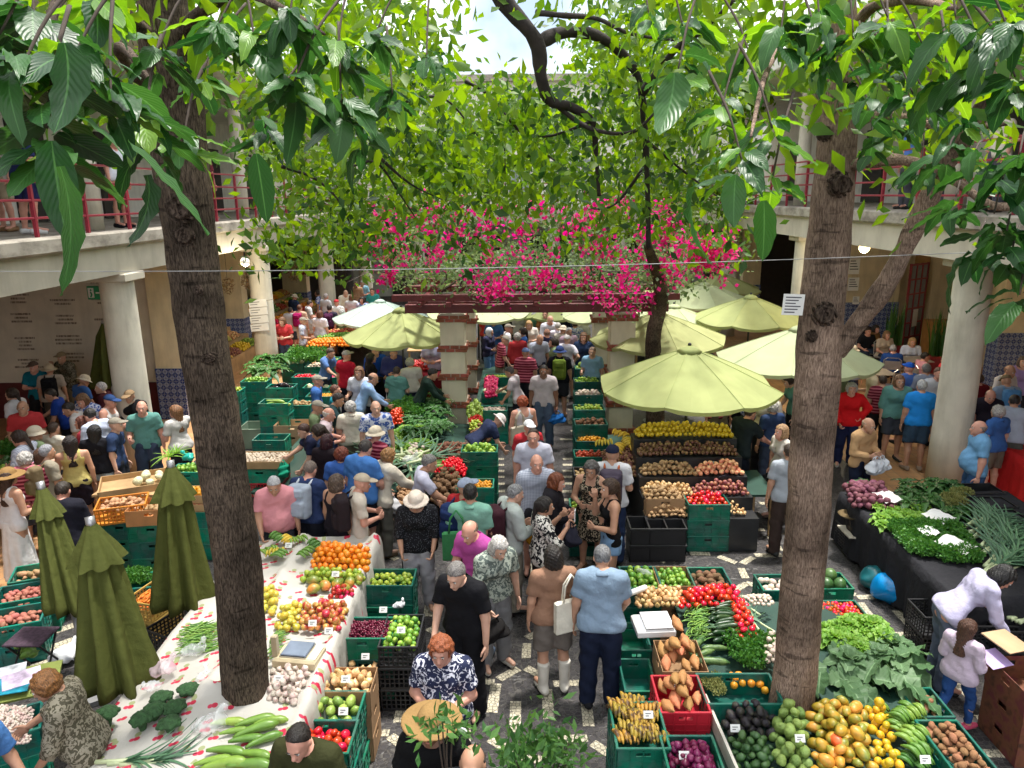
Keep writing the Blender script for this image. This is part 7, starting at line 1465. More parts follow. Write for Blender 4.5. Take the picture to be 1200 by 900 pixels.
crate_px(222, 575, .9, 'tamarillo', 2, 'x', M_wood, 'wood', label='wooden crate holding orange and green fruit behind the trunk', n=4, stuff=True, flabel='orange fruit heap behind the dark trunk'); crate_px(228, 594, .72, 'plum', 2, 'x', 'teal', label='teal crate holding red fruit behind the trunk', stuff=True, flabel='red fruit heap behind the dark trunk'); crate_px(225, 548, .85, 'green_lime', 2, 'x', 'teal', label='teal crate of leafy greens under the pineapple top', stuff=True, flabel='green fruit heap under the pineapple top')
for x, y in ((207, 532), (198, 536)): put(rosette('pineapple_top_%d' % x, M_lett, .3, .03, 22, x, .8, .2) if x == 207 else bpy.data.meshes['pineapple_top_207'], 'pineapple_top', x, y, .98, 'spiky green pineapple top above the folded parasol', 'pineapple', 'pineapple tops', s=1)
put(SACKS[1], 'plastic_bag', 222, 540, .95, 'teal plastic bag beside the pineapple top', 'plastic bag', s=1, m=mat('teal film', (.02, .4, .33), .3))
# low crates at the near left
for i, (x, y, f, lab) in enumerate(((48, 668, 'potato', 'golden potatoes'), (32, 692, 'red_potato', 'small red potatoes'), (14, 722, 'red_potato', 'large red potatoes'))): crate_px(x, y, .48, f, 2, 'x', 'teal', label='green crate holding %s beside the folded parasol' % lab, flabel='potato in the crate of '+lab, rot=22, size=(.62, .44, .24), scale=.85 if i == 1 else 1.05, skip=.1 if i else .45, full=.12)
crate_px(160, 680, .48, None, 1, 'x', 'teal', label='teal crate heaped with dark green herbs', rot=10); greens(12, 145, 172, 672, 686, .40, HERB, 'herb_bunch', 'dark green herb bunch in the teal crate', 'herbs', .9)
crate_px(178, 693, .5, 'carrot', 3, 'y', 'yellow', 'lattice', size=(.5, .36, .25), label='ochre lattice crate holding small carrots', rot=-15, flabel='small carrot in the ochre lattice crate', scale=.6, full=.1)
crate_px(205, 728, .5, None, 1, 'y', 'black', 'lattice', size=(.5, .36, .25), label='black lattice crate at the edge of the cherry-print stall', rot=-25)
crate_px(0, 850, .6, None, 1, 'x', 'teal', label='green crate holding white beans at the curly-haired person', n=3, rot=30); heap('garlic', [(-10, 830), (40, 832), (36, 872), (-10, 878)], .66, 3, 'heap of small white onions at the curly-haired person', cat='onions', stuff=True, scale=.55)
b = MB(); b.box(-.3, .3, -.22, .22, 0, .02); g = G(25, 800, .7); e = b.ob('display_board', mat('green board', (.2, .24, .05), .7), None, (g[0], g[1], .68), (.1, 0, .4)); tag(e, 'olive board with newspapers at the curly-haired person', 'board')
for i, (x, y, c, r) in enumerate(((8, 790, 'm1', .5), (14, 805, 'm2', .3), (26, 798, 'm3', .6))):
	b = MB(); b.box(-.15, .15, -.11, .11, 0, .008); g = G(x, y, .73); o = b.ob('magazine', mat('magazine '+c, {'m1': (.55, .58, .62), 'm2': (.02, .3, .42), 'm3': (.55, .45, .6)}[c], .4, .5, 9), None, (g[0], g[1], .73+.012*i), (.1, 0, r)); tag(o, {'m1': 'grey newspaper on the olive board', 'm2': 'turquoise magazine on the olive board', 'm3': 'lilac leaflet on the olive board'}[c], 'magazine')
for x, y, s, lab, m in ((57, 712, 1.1, 'white plastic bag tied to the slim folded parasol', M_bagwhite), (78, 775, 1.4, 'grey-white sack standing on the striped paving', M_bagwhite), (8, 770, 1.2, 'white plastic bag hanging at the red potatoes', M_bagwhite), (35, 770, 1.0, 'green printed bag under the stool', mat('green bag', (.16, .3, .05), .5, .4, 20))): put(SACKS[int(s*10) % 3], 'plastic_bag', x, y, .15 if s < 1.2 else .01, lab, 'bag', s=s, m=m)
g = G(45, 790, 0); e = empty('folding_stool', (g[0], g[1], 0)); tag(e, 'dark folding stool with a plaid cloth beside the potato crates', 'stool')
b = MB(); b.box(-.2, .2, -.18, .18, .44, .47, b=.01); b.ob('seat', mat('plaid cloth', (.06, .035, .055), .9, .4, 30), e)
for sx in (-1, 1):
	for sy in (-1, 1): b = MB(); b.tube([(sx*.17, sy*.15, .44), (sx*.19, -sy*.17, .006)], .012, 6); b.ob('leg', M_metal_k, e)
# fruit display under the left gallery
table(-9.4, -7.0, 10.4, 12.2, .7, 'table of the fruit display under the left gallery')
hs('melon', [(0, 545), (35, 545), (30, 560), (0, 562)], .74, 2, 'heap of dark green cucumbers and squashes under the gallery', cat='squashes', scale=.45); hs('green_lime', [(0, 560), (12, 558), (12, 585), (0, 588)], .8, 3, 'heap of green avocados under the gallery', cat='avocados', scale=1.3); hs('yellow_maracuja', [(20, 556), (50, 552), (48, 572), (22, 576)], .78, 3, 'heap of yellow mangoes under the left gallery', cat='mangoes', scale=1.3); hs('guava', [(8, 575), (34, 572), (32, 592), (6, 594)], .78, 3, 'heap of pale guavas under the left gallery', cat='guavas', scale=1.1); hs('passion', [(30, 575), (50, 572), (48, 600), (30, 604)], .76, 2, 'heap of dark passion fruit under the left gallery', cat='passion fruit'); hs('lime', [(18, 596), (32, 594), (30, 615), (18, 616)], .76, 3, 'heap of lemons behind the straw hat', cat='lemons', scale=1.2)
greens(14, 25, 62, 515, 530, .8, CHARD, 'greens_bunch', 'leafy bunch at the back of the gallery fruit display', 'greens', 1.3); greens(10, 5, 28, 520, 535, .8, HERB, 'herb_bunch', 'herb bunch at the back of the gallery display', 'herbs', 1.5)
# tiered fruit shelves beyond the inscribed wall
def tier(x0, x1, y0, y1, z0, n, kinds, lab, fw=(0, 1)):
	e = empty('tiered_display', (0, 0, 0)); tag(e, lab, 'stand')
	for k in range(n):
		xa = x0+(x1-x0)*k/n; xb = x0+(x1-x0)*(k+1)/n; z = z0+.22*(n-1-k); b = MB(); b.box(xa, xb-.01, y0, y1, .006, z); b.ob('shelf', M_wood, e)
		m = int((y1-y0)/.75)
		for j in range(m):
			kd = kinds[(k*3+j*2) % len(kinds)]; ya = y0+.75*j; heap(kd, [(xa+.03, ya+.7), (xb-.04, ya+.7), (xb-.04, ya+.04), (xa+.03, ya+.04)], z+.002, 2, 'heap of %s on the %s' % (kd.replace('_', ' '), lab.split(' of ')[0]), cat='fruit', stuff=True, world=True, scale=1.15, dome=.1)
tier(-10.6, -8.3, 18.9, 23.9, .45, 4, ['tomato', 'lime', 'orange', 'plum', 'apple', 'guava', 'passion', 'peach', 'yellow_maracuja'], 'wooden fruit tiers of the stall behind the inscribed wall')
tier(-9.8, -7.6, 24.8, 30.5, .5, 4, ['orange', 'plum', 'yellow_maracuja', 'mango', 'apple', 'green_lime', 'tomato', 'custard_apple'], 'wooden fruit tiers of the far left stall')
b = MB()
for k in range(7): b.lathe([(.02, 0), (.07, .06), (.09, .16), (.05, .26), (.015, .3)], 10, T((random.uniform(-.5, .5), random.uniform(-.3, .3), random.uniform(0, .5))))
# hanging bunches at the fruit tiers
for i, (x, y, Y) in enumerate(((291, 340, 22), (355, 325, 28), (345, 330, 28), (336, 322, 28), (268, 345, 22))):
	q = Q(x, y, Y); e = ob('hanging_bunch', bunch('hanging_bunch', mat('dried chilli', (.25, .03, .02), .6) if i % 2 else mat('dried bunch', (.3, .2, .1), .8), 160, .18, .5, .07, 40+i), None, q); tag(e, ('red chilli' if i % 2 else 'tan dried flower')+' bunch hanging over the fruit tiers', 'bunch', 'bunches hanging over the fruit tiers'); b = MB(); b.tube([(0, 0, .4), (0, 0, 3.7-q[2])], .006, 5); b.ob('string', M_twig, e)
# ---- cafe side: tables, planters
def planter(px, py, lab, s=1.0, Y=None):
	g = G(px, py, .45) if Y is None else Q(px, py, Y); e = empty('planter', (g[0], g[1], .006)); tag(e, lab, 'planter'); b = MB(); b.box(-.3, .3, -.25, .25, 0, .62, b=.03); b.ob('pot', mat('red planter', (.22, .015, .02), .5), e)
	V = []; F = []; r = random.Random(px)
	for k in range(46):
		a = r.uniform(0, 6.28); t = r.uniform(0, .25); hgt = r.uniform(.6, 1.15)*s; bx, by = .2*r.uniform(-1, 1), .17*r.uniform(-1, 1); dx, dy = math.cos(a)*t, math.sin(a)*t; n = len(V); w = .03
		for i in range(6): f = i/5; V += [(bx+dx*f*f-w*math.sin(a)*(1-f**3), by+dy*f*f+w*math.cos(a)*(1-f**3), .6+hgt*f), (bx+dx*f*f+w*math.sin(a)*(1-f**3), by+dy*f*f-w*math.cos(a)*(1-f**3), .6+hgt*f)]
		F += [(n+2*i, n+2*i+1, n+2*i+3, n+2*i+2) for i in range(5)]
	o = ob('snake_plant', mesh_np('snake_plant', V, F, [M_leafD], True), e)
planter(1046, 396, 'snake plant in a red planter beside the folding door', 1.25, 21.5); planter(1100, 405, 'snake plant in a red planter behind the round column', 1.2, 20.0)
def cafe_table(x, y, lab):
	e = empty('cafe_table', (x, y, .006)); tag(e, lab, 'table', 'cafe tables'); b = MB(); b.box(-.35, .35, -.35, .35, .72, .745, b=.005); b.ob('table_top', mat('cafe top', (.35, .3, .25), .4), e); b = MB(); b.tube([(0, 0, .02), (0, 0, .72)], .03, 8); b.lathe([(.22, 0), (.22, .02), (.04, .05)], 14); b.ob('pedestal', M_metal_k, e)
def chair(x, y, rz, lab):
	e = empty('chair', (x, y, .006), rz); tag(e, lab, 'chair', 'cafe chairs'); ms = mat('steel chair', (.5, .5, .52), .3, metal=.8)
	b = MB(); b.box(-.21, .21, -.2, .2, .44, .46, b=.01); b.ob('seat', ms, e)
	for sx in (-1, 1):
		b = MB(); b.tube([(sx*.19, .18, .44), (sx*.2, .2, 0)], .012, 6); b.ob('leg', ms, e); b = MB(); b.tube([(sx*.19, -.18, .44), (sx*.2, -.22, 0)], .012, 6); b.ob('leg', ms, e)
	b = MB(); b.tube([(-.2, -.19, .45), (-.2, -.24, .84), (-.12, -.25, .9), (.12, -.25, .9), (.2, -.24, .84), (.2, -.19, .45)], .013, 6); b.box(-.18, .18, -.245, -.235, .6, .82); b.ob('backrest', ms, e)
for (x, y, l) in ((8.6, 17.6, 'square cafe table in front of the planters'), (10.2, 19.0, 'square cafe table beside the folding door'), (9.2, 15.6, 'square cafe table behind the round column')): cafe_table(x, y, l)
g = G(1050, 450, .5); chair(g[0], g[1], 0, 'steel cafe chair with its back to the court')
# beyond the pergola: tables with fruit for the far crowd
table(-3.2, -1.6, 20.5, 26, .75, 'long far table left of the aisle'); table(3.2, 5.2, 20.5, 27, .75, 'long far table right of the aisle'); table(-6.2, -4.4, 22, 28, .75, 'long far table near the left gallery')
for i, (x0, x1) in enumerate(((-3.15, -1.65), (3.25, 5.15), (-6.15, -4.45))):
	for j, kd in enumerate(('orange', 'green_lime', 'apple', 'lime', 'tomato', 'plum')): heap(kd, [(x0, 21.6+j*.85), (x1, 21.6+j*.85), (x1, 20.9+j*.85), (x0, 20.9+j*.85)], .755, 2, 'heap of %s on the long far table %s' % (kd.replace('_', ' '), ('left of the aisle', 'right of the aisle', 'near the left gallery')[i]), cat='fruit', stuff=True, world=True, scale=1.3, dome=.08)
# small red-draped table behind the blue vest
table(-3.1, -1.9, 17.4, 18.6, .8, 'table under the red cloth behind the dark hair'); drape(-3.15, -1.85, 17.3, 18.65, .81, .1, fabric_mat('dark red cloth', (.16, .01, .02)), 'dark red cloth on the table under the petal-strewn parasol'); heap('plum', [(-3.0, 18.4), (-2.2, 18.4), (-2.2, 17.6), (-3.0, 17.6)], .83, 2, 'heap of bagged red fruit on the dark red cloth', cat='fruit', stuff=True, world=True, scale=1.3)
table(8.2, 9.6, 9.5, 12.5, .75, 'table under the red cloth at the cafe side'); drape(8.1, 9.7, 9.4, 12.6, .76, .06, fabric_mat('bright red cloth', (.5, .02, .02)), 'bright red cloth on the table behind the light blue polo shirt')
b = MB(); b.box(-.35, .35, -.3, .3, 0, .02); tag(b.ob('white_board', M_paper, None, (8.5, 10.4, .79), (0, 0, .3)), 'white board lying on the bright red cloth', 'board')
# cartons at the right edge
for i, (x, y, z) in enumerate(((1206, 790, .75), (1212, 815, .5), (1200, 838, .25))): crate_px(x, y, z, None, 1, 'y', mat('printed red carton', (.20, .07, .03), .7, .5, 9, col2=(.1, .02, .02)), 'card', size=(.55, .4, .25), label='red printed carton %s beside the long-haired child' % ('on top' if i == 0 else 'in the middle' if i == 1 else 'at the bottom'), n=int(round(z/.25)))
# ================================================================== PEOPLE
def _pats():
	pattern_mat('pat_bw', 'blotch', hexc('#15151a'), hexc('#d8d4cc'), 16); pattern_mat('pat_bluewhite', 'blotch', hexc('#262c48'), hexc('#d8d8e4'), 22, thr=.55); pattern_mat('pat_check', 'check', hexc('#c8ccd8'), hexc('#8088a0'), 16)
	pattern_mat('pat_maroon', 'stripe', hexc('#701830'), hexc('#c06878'), 5, axis='Z', thr=.6); pattern_mat('pat_camo', 'blotch', hexc('#4a4638'), hexc('#8a8474'), 24); pattern_mat('pat_teal', 'blotch', hexc('#5a6460'), hexc('#a8b0a4'), 18)
	pattern_mat('pat_bluecheck', 'check', hexc('#d0d8e8'), hexc('#3858a0'), 9); pattern_mat('pat_glitter', 'dots', hexc('#15151a'), hexc('#70747c'), 60, thr=.25); pattern_mat('pat_dress', 'blotch', hexc('#1c1814'), hexc('#b8a890'), 30, thr=.56); pattern_mat('pat_floral', 'blotch', hexc('#d8dcec'), hexc('#4060b0'), 14)
_pats()
D2 = ('down', 'down'); ST = (D2,); WK = (D2, 0, 'walk'); BEN = (('bent', 'down'),); HOLD = (('hold', 'hold'), 0, 'stand', 14); RCH = (('reach', 'reach'), 24, 'stand', 8); RCH1 = (('reach', 'low'), 14, 'stand', 10); LOOK = (('low', 'down'), 6, 'stand', 22)
PH = (('phone', 'phone'), 0, 'stand', 4); CH = (('chin', 'hold'), 0, 'stand', 0, 12); SIT = (('lap', 'lap'), 4, 'sit', 4); BACK = (('back', 'back'),); CRS = (('cross', 'cross'), 0, 'wide'); HIP = (('hip', 'down'), 0, 'wide'); WKB = (('bent', 'carry'), 0, 'walk', 8); BENDD = (('low', 'reach'), 52, 'stand', 15); CARRY = (('carry', 'carry'),)
P = person
# --- near the camera, in the main aisle
P(706, 640, 1.76, 5, LOOK, 'm', 1.1, ('polo', '#7f93a8'), ('trousers', '#1c2338'), [('short', '#6a6a6c')], 'grey-haired person in pale blue-grey polo shirt and navy trousers at the digital scale', '#202024', 'tan')
P(648, 640, 1.66, -12, BEN, 'f', 1.05, ('tee', '#8e6c58'), ('shorts', '#6e6660'), [('bob', '#1c1512')], 'dark-haired person in tan top and shorts with knee-high white boots', 'boot#d8d2c6', 'tan', bags=[('tote', '#d8d2c2', 'cream tote bag on the shoulder of the person in white boots', 'R'), ('sag', '#8a9a90', 'patterned carrier bag in the hand of the person in white boots', 'R')])
P(585, 630, 1.66, 150, LOOK, 'f', 1.1, ('tee', 'pat_teal'), ('trousers', '#77777a'), [('bob', '#b8b4b0')], 'white-haired person in grey patterned top looking down into a black bag', '#b8b4ac', 'fair', bags=[('sag', '#1c1a1a', 'black shoulder bag held by the white-haired person in patterned top', 'R')])
P(550, 611, 1.74, 215, LOOK, 'm', 1.12, ('polo', '#b4509a'), ('shorts', '#3c4250'), [('balding', '#6a5648')], 'balding person in magenta polo shirt and shorts with grey-blue sneakers', '#64748a', 'pink')
P(534, 660, 1.78, 205, LOOK, 'm', 1.08, ('polo', '#16161a'), ('trousers', '#141418'), [('short', '#6e6a68')], 'person in plain black polo shirt and black trousers stepping past the black crates', '#18181a', 'fair')
P(516, 748, 1.64, 185, HOLD, 'f', 1.15, ('tee', 'pat_bluewhite'), ('trousers', '#22242e'), [('wavy', '#8a4a2a')], 'auburn-haired person in blue and white patterned top behind the straw hat', '#202020', 'pink', bags=[('sag', '#d4d6dc', 'white carrier bag on the arm of the auburn-haired person', 'L')])
P(505, 832, 1.72, 190, (('hold', 'hold'),), 'm', 1.15, ('tee', '#121214'), ('trousers', '#17171c'), [('straw', '#8a6e46'), ('short', '#2a2220')], 'person in black wearing a wide straw hat beside the leafy shrub', '#202020', 'brown')
P(553, 878, 1.70, 190, ST, 'm', 1.0, ('tee', '#1a1a1e'), ('trousers', '#1a1a20'), [('balding', '#3a2c24')], 'bald person below the leafy shrub, only the head in view', '#202020', 'tan')
P(348, 852, 1.68, 190, LOOK, 'm', 1.05, ('tee', '#34361e'), ('trousers', '#202024'), [('receding', '#1e1814')], 'balding dark-haired person in olive t-shirt bending at the tomato crate', '#202020', 'pink')
P(487, 577, 1.64, 176, (('low', 'low'), 0, 'stand', 16), 'f', 1.12, ('blouse', 'pat_glitter'), ('trousers', '#a8a6ac'), [('bucket', '#d8cabc'), ('bob', '#4a3a30')], 'person in cream bucket hat and black blouse leaning on two walking sticks', '#c0bab4', 'tan')
P(503, 533, 1.74, 80, RCH1, 'm', 1.0, ('tee', '#b8b8cc'), ('trousers', '#4a6488'), [('short', '#6a6866')], 'grey-haired person in white t-shirt and blue jeans reaching towards the yams', '#2a2a30', 'tan')
P(428, 516, 1.82, 25, LOOK, 'm', 1.15, ('tee', '#4a7cc0'), ('shorts', '#1a1c26'), [('short', '#3a3432')], 'large person in bright blue t-shirt and black shorts', '#1c1c20', 'pink')
P(424, 556, 1.70, 70, HOLD, 'm', 1.05, ('tee', '#bcb2a6'), ('trousers', '#94806a'), [('cap', '#b0a290')], 'person in beige cap, beige t-shirt and khaki trousers with dark backpack', '#4a4038', 'pink', bags=[('pack', '#2a2226', 'dark brown backpack on the person in beige cap')])
P(395, 556, 1.66, 40, ST, 'f', 1.15, ('tank', '#221e26'), ('longskirt', '#1c1a20'), [('bob', '#54443a')], 'brown-haired person in dark sleeveless dress before the orange heap', '#1c1c1c', 'tan')
P(363, 541, 1.70, 15, LOOK, 'm', 1.0, ('tee', '#2c3a60'), ('shorts', '#1c1e28'), [('short', '#6e6058')], 'person in navy and turquoise t-shirt with a white sling pack', '#20242c', 'pink', bags=[('pack', '#9aa4b4', 'small pale sling pack on the navy t-shirt', '#c8ccd4')])
P(320, 559, 1.68, 165, LOOK, 'm', 1.22, ('polo', '#d08c94'), ('trousers', '#3a3e48'), [('short', '#a8a8ac')], 'grey-haired person in pink polo shirt behind the bananas', '#202020', 'tan')
P(400, 524, 1.64, 10, ST, 'f', 1.1, ('tee', '#4068b4'), ('trousers', '#20242e'), [('wavy', '#6a2e1c')], 'red-brown-haired person in royal blue top', '#202020', 'fair')
P(383, 509, 1.62, 20, ST, 'f', 1.1, ('tee', '#241c22'), ('trousers', '#1c1a20'), [('bob', '#35141c')], 'burgundy-haired person in black top', '#202020', 'tan')
P(355, 497, 1.62, 250, RCH1, 'f', 1.1, ('tee', '#20243c'), ('trousers', '#20222c'), [('short', '#3a2018')], 'short-haired person in navy top with a green carrier bag', '#202020', 'fair', bags=[('sag', '#1e8a6c', 'bright green carrier bag of the person in navy top', 'R')])
P(385, 478, 1.68, 80, HOLD, 'm', 1.1, ('tee', '#c8b4bc'), ('trousers', '#2a2e40'), [('balding', '#b8b0a8')], 'bald person in pinkish white shirt holding a small bag', '#202020', 'pink')
P(396, 461, 1.72, 85, RCH1, 'm', 1.05, ('tee', '#263c40'), ('trousers', '#2a3a6a'), [('short', '#2a2220')], 'dark-haired person in dark green t-shirt reaching to the greens', '#202020', 'tan')
P(393, 451, 1.62, 80, ST, 'm', 1.0, ('tee', '#1a7888'), ('trousers', '#2a2e3a'), [('short', '#5a3426')], 'person in teal t-shirt behind the dark green one', '#202020', 'pink')
P(437, 437, 1.74, 70, RCH, 'm', 1.08, ('long', '#8aa8d0'), ('trousers', '#6a6a70'), [('balding', '#5a483c')], 'person in light blue vest and pale sleeves bending over the empty crate', '#3a3a3a', 'tan', bags=[('sag', '#7a6c3c', 'olive shoulder bag on the person in light blue vest', 'R')])
P(406, 411, 1.74, 30, CARRY, 'm', 1.05, ('tee', '#b01c34'), ('trousers', '#1e2230'), [('cap', '#9a9492')], 'person in crimson t-shirt and grey cap', '#202020', 'pink', bags=[('sag', '#d4d6da', 'white carrier bag held by the person in crimson t-shirt', 'L')])
P(387, 408, 1.70, 110, RCH1, 'm', 1.05, ('tee', '#5a7ab0'), ('trousers', '#2a2e3a'), [('short', '#3e3026')], 'person in slate blue t-shirt beside the crimson one', '#202020', 'tan')
P(435, 414, 1.64, 60, BEN, 'f', 1.0, ('long', '#1a171a'), ('trousers', '#1a1a1e'), [('long', '#15110f')], 'person with long black hair and black top at the red-draped table', '#202020', 'tan')
P(461, 408, 1.74, 170, HOLD, 'm', 1.15, ('jacket', '#383c74'), ('trousers', '#22242e'), [('short', '#70625c')], 'person in indigo cardigan under the petal-strewn parasol', '#202020', 'pink')
P(440, 406, 1.70, 150, ST, 'm', 1.1, ('jacket', '#1e4cb0'), ('trousers', '#22242e'), [('short', '#a8a29c')], 'grey-haired person in bright blue jacket under the parasol', '#202020', 'fair')
P(507, 432, 1.72, 80, RCH, 'm', 1.1, ('long', '#1c2e28'), ('trousers', '#1c1c20'), [('short', '#201a16')], 'person in dark green pullover bending at the left pillar', '#202020', 'tan')
P(505, 397, 1.68, 185, HOLD, 'f', 1.1, ('tee', '#a8a4c4'), ('trousers', '#1c1c24'), [('short', '#3a2a22')], 'person in lilac top behind the left pillar', '#202020', 'pink')
P(455, 526, 1.64, 40, RCH1, 'f', 1.05, ('jacket', '#c8beae'), ('trousers', '#6a6860'), [('wavy', '#8a6238')], 'sandy-haired person in cream jacket at the turnips', '#6a5a4a', 'fair', bags=[('sag', '#c4c4c8', 'pale printed bag of the person in cream jacket', 'L')])
P(546, 561, 1.74, 40, ST, 'm', 1.05, ('tee', '#a82a30'), ('trousers', '#23262e'), [('cap', '#8a94a8')], 'person in red t-shirt and pale blue cap with navy backpack', '#202020', 'tan', bags=[('pack', '#1c2c54', 'navy blue backpack on the person in red t-shirt')])
P(551, 567, 1.76, 5, ST, 'm', 1.1, ('polo', '#7cac9a'), ('shorts', '#3a4048'), [('short', '#15110f')], 'black-haired person in mint green polo shirt with a cross-body strap', '#3a3a3a', 'tan', bags=[('tote', '#3a7a4c', 'green carrier bag beside the mint green polo shirt', 'L')])
P(604, 568, 1.70, 65, HOLD, 'm', 1.0, ('jacket', '#a8b0ac'), ('trousers', '#8a8478'), [('short', '#7a7a7c')], 'grey-haired person in pale grey jacket with burgundy backpack', '#3a3a3a', 'fair', bags=[('pack', '#3c2028', 'burgundy backpack on the pale grey jacket'), ('sag', '#c88a20', 'mustard yellow bag of the person with burgundy backpack', 'R')])
P(629, 533, 1.76, 172, ST, 'm', 1.12, ('polo', 'pat_check'), ('shorts', '#34343a'), [('balding', '#8a7a70')], 'bald person in finely checked white shirt in the aisle', '#3a3a3a', 'pink')
P(625, 503, 1.78, 185, ST, 'm', 1.05, ('tee', '#c8c8d8'), ('trousers', '#3a3e4c'), [('receding', '#3a2a22')], 'person in white t-shirt with dark backpack straps', '#3a3a3a', 'pink', bags=[('pack', '#202028', 'dark backpack behind the person in white t-shirt')])
P(620, 493, 1.62, 160, ST, 'f', 1.0, ('tee', '#b03038'), ('trousers', '#3a3e4c'), [('cap', '#d8d8dc')], 'person in white cap and red top half hidden in the aisle', '#3a3a3a', 'pink')
P(612, 464, 1.64, 340, WKB, 'f', 1.05, ('tank', '#d0ccd4'), ('trousers', '#c8c8d4'), [('curly', '#8a3c1c')], 'red-haired person in white sleeveless top with cream tote', '#8a8a8a', 'pink', bags=[('tote', '#c8beac', 'cream tote bag of the red-haired person', 'L')])
P(585, 486, 1.60, 70, BENDD, 'f', 1.05, ('tee', '#28304c'), ('trousers', '#a8a4a0'), [('bucket', '#c8c4c0')], 'person in navy top and pale hat stooping over the pergola stall', '#3a3a3a', 'fair')
P(637, 428, 1.78, 185, ST, 'm', 1.08, ('polo', '#b4aaac'), ('trousers', '#4c5a70'), [('short', '#15110f')], 'person in pale grey polo shirt and blue jeans walking down the aisle', '#3a3a3a', 'brown', bags=[('sag', '#1c5a9c', 'blue carrier bag beside the pale grey polo shirt', 'L')])
P(597, 430, 1.62, 285, RCH1, 'f', 1.05, ('tee', '#c0b8bc'), ('trousers', '#22242e'), [('short', '#4a4644')], 'person in white t-shirt reaching across the pergola stall', '#3a3a3a', 'tan')
P(656, 406, 1.72, 5, ST, 'm', 1.05, ('tee', '#181820'), ('shorts', '#2c2e34'), [('bucket', '#2c3c68')], 'person in black t-shirt and blue hat carrying a green backpack', '#3a3a3a', 'tan', bags=[('pack', '#64782c', 'olive green backpack in the far aisle')])
P(616, 408, 1.66, 10, ST, 'f', 1.12, ('tee', 'pat_maroon'), ('trousers', '#22242e'), [('cap', '#5a6c90')], 'person in maroon striped top and blue-grey cap', '#3a3a3a', 'tan')
P(641, 385, 1.74, 350, ST, 'm', 1.12, ('tee', '#2a2a44'), ('trousers', '#3a3e4c'), [('balding', '#8a6a5a')], 'bald person in dark navy t-shirt with back turned in the far aisle', '#3a3a3a', 'pink')
P(665, 393, 1.66, 30, HIP, 'f', 1.08, ('tee', '#d4d0dc'), ('shorts', '#3a3e4c'), [('cap', '#b8b4b4')], 'person in white t-shirt and grey cap with hand on hip', '#3a3a3a', 'fair')
P(620, 376, 1.66, 178, HOLD, 'f', 1.05, ('blouse', '#d8d0c4'), ('trousers', '#c0b8ac'), [('bob', '#a88454')], 'blond person in cream outfit facing the pergola', '#8a8078', 'fair')
P(589, 366, 1.76, 190, (('hold', 'hold'),), 'm', 1.05, ('tee', '#17171c'), ('trousers', '#6c6860'), [('short', '#2a2220')], 'person in black t-shirt and stone trousers with hands clasped', '#3a3a3a', 'pink')
P(574, 384, 1.62, 120, BEN, 'f', 1.05, ('long', '#34344e'), ('trousers', '#5a7ca4'), [('scarf', '#d0d4dc')], 'person in white headscarf and dark navy top beside the rear pillar', '#3a3a3a', 'tan')
for i, (x, y, t, hr, lab) in enumerate(((608, 364, '#c8c4d0', ('wavy', '#8a3020'), 'red-haired person in white in the far crowd'), (622, 360, '#a89ac4', ('short', '#5a4a40'), 'person in lilac shirt in the far crowd'), (639, 364, '#94643c', ('short', '#3a2a20'), 'person in brown shirt in the far crowd'), (654, 378, '#d4ccd8', ('short', '#a8a4a0'), 'grey-haired person in white shirt in the far crowd'), (667, 384, '#c0a4b4', ('short', '#c8c4c0'), 'white-haired person in pale pink in the far crowd'), (659, 368, '#1c2036', ('short', '#1a1614'), 'person in navy shirt at the far end of the aisle'), (694, 407, '#88b0cc', ('short', '#8a7264'), 'person in light blue shirt beside the crate row'), (678, 362, '#3c8cb4', ('short', '#5a3a2a'), 'person in turquoise shirt at the far end'), (600, 358, '#6c7c8c', ('short', '#3a2a20'), 'person in slate shirt in the far crowd'), (630, 355, '#d4d0c8', ('bob', '#6a4a30'), 'person in off-white top deep in the far crowd'), (648, 358, '#b8505c', ('cap', '#d0d0d0'), 'person in rose shirt and white cap in the far crowd'), (585, 354, '#d0d4dc', ('short', '#6a625c'), 'person in pale shirt near the far columns'), (668, 356, '#4c5c8c', ('short', '#a8a8a8'), 'grey-haired person in blue at the far end'), (612, 352, '#384858', ('bob', '#2a1c14'), 'dark-haired person in dark blue at the far end'))):
	P(x, y, 1.6+.03*(i*7 % 5), (170, 20, 190, 0, 160, 10, 200, 90)[i % 8], (ST, HOLD, BEN, HIP)[i % 4], 'f' if i % 2 else 'm', 1.05, ('tee', t), (('trousers', '#4a5468'), ('shorts', '#6c6458'), ('trousers', '#22242c'))[i % 3], [hr], lab, '#3a3a3a', ('fair', 'tan', 'pink')[i % 3])
P(653, 555, 1.64, 100, HOLD, 'f', 1.15, ('jacket', '#1c1a20'), ('trousers', '#1c1c22'), [('bob', '#6a3418')], 'auburn-bobbed person in black cardigan in the aisle', '#202020', 'pink')
P(639, 583, 1.62, 80, PH, 'f', 1.15, ('blouse', 'pat_bw'), ('trousers', '#1a1a1e'), [('pony', '#1a1310')], 'person in black and white patterned jacket raising a phone', '#202020', 'tan', bags=[('sag', '#1c1c28', 'dark handbag beside the black and white jacket', 'R')])
P(693, 541, 1.66, 200, HOLD, 'f', 1.0, ('tank', 'pat_dress'), ('skirt', 'pat_dress'), [('curly', '#54504e')], 'curly grey-haired person in strapless patterned dress', '#6a5038', 'tan')
P(714, 562, 1.70, 265, CH, 'f', 1.0, ('tank', '#131316'), ('minishorts', '#7c9cc0'), [('pony', '#3a2618')], 'ponytailed person in black tank top and denim shorts', '#8a8480', 'tan')
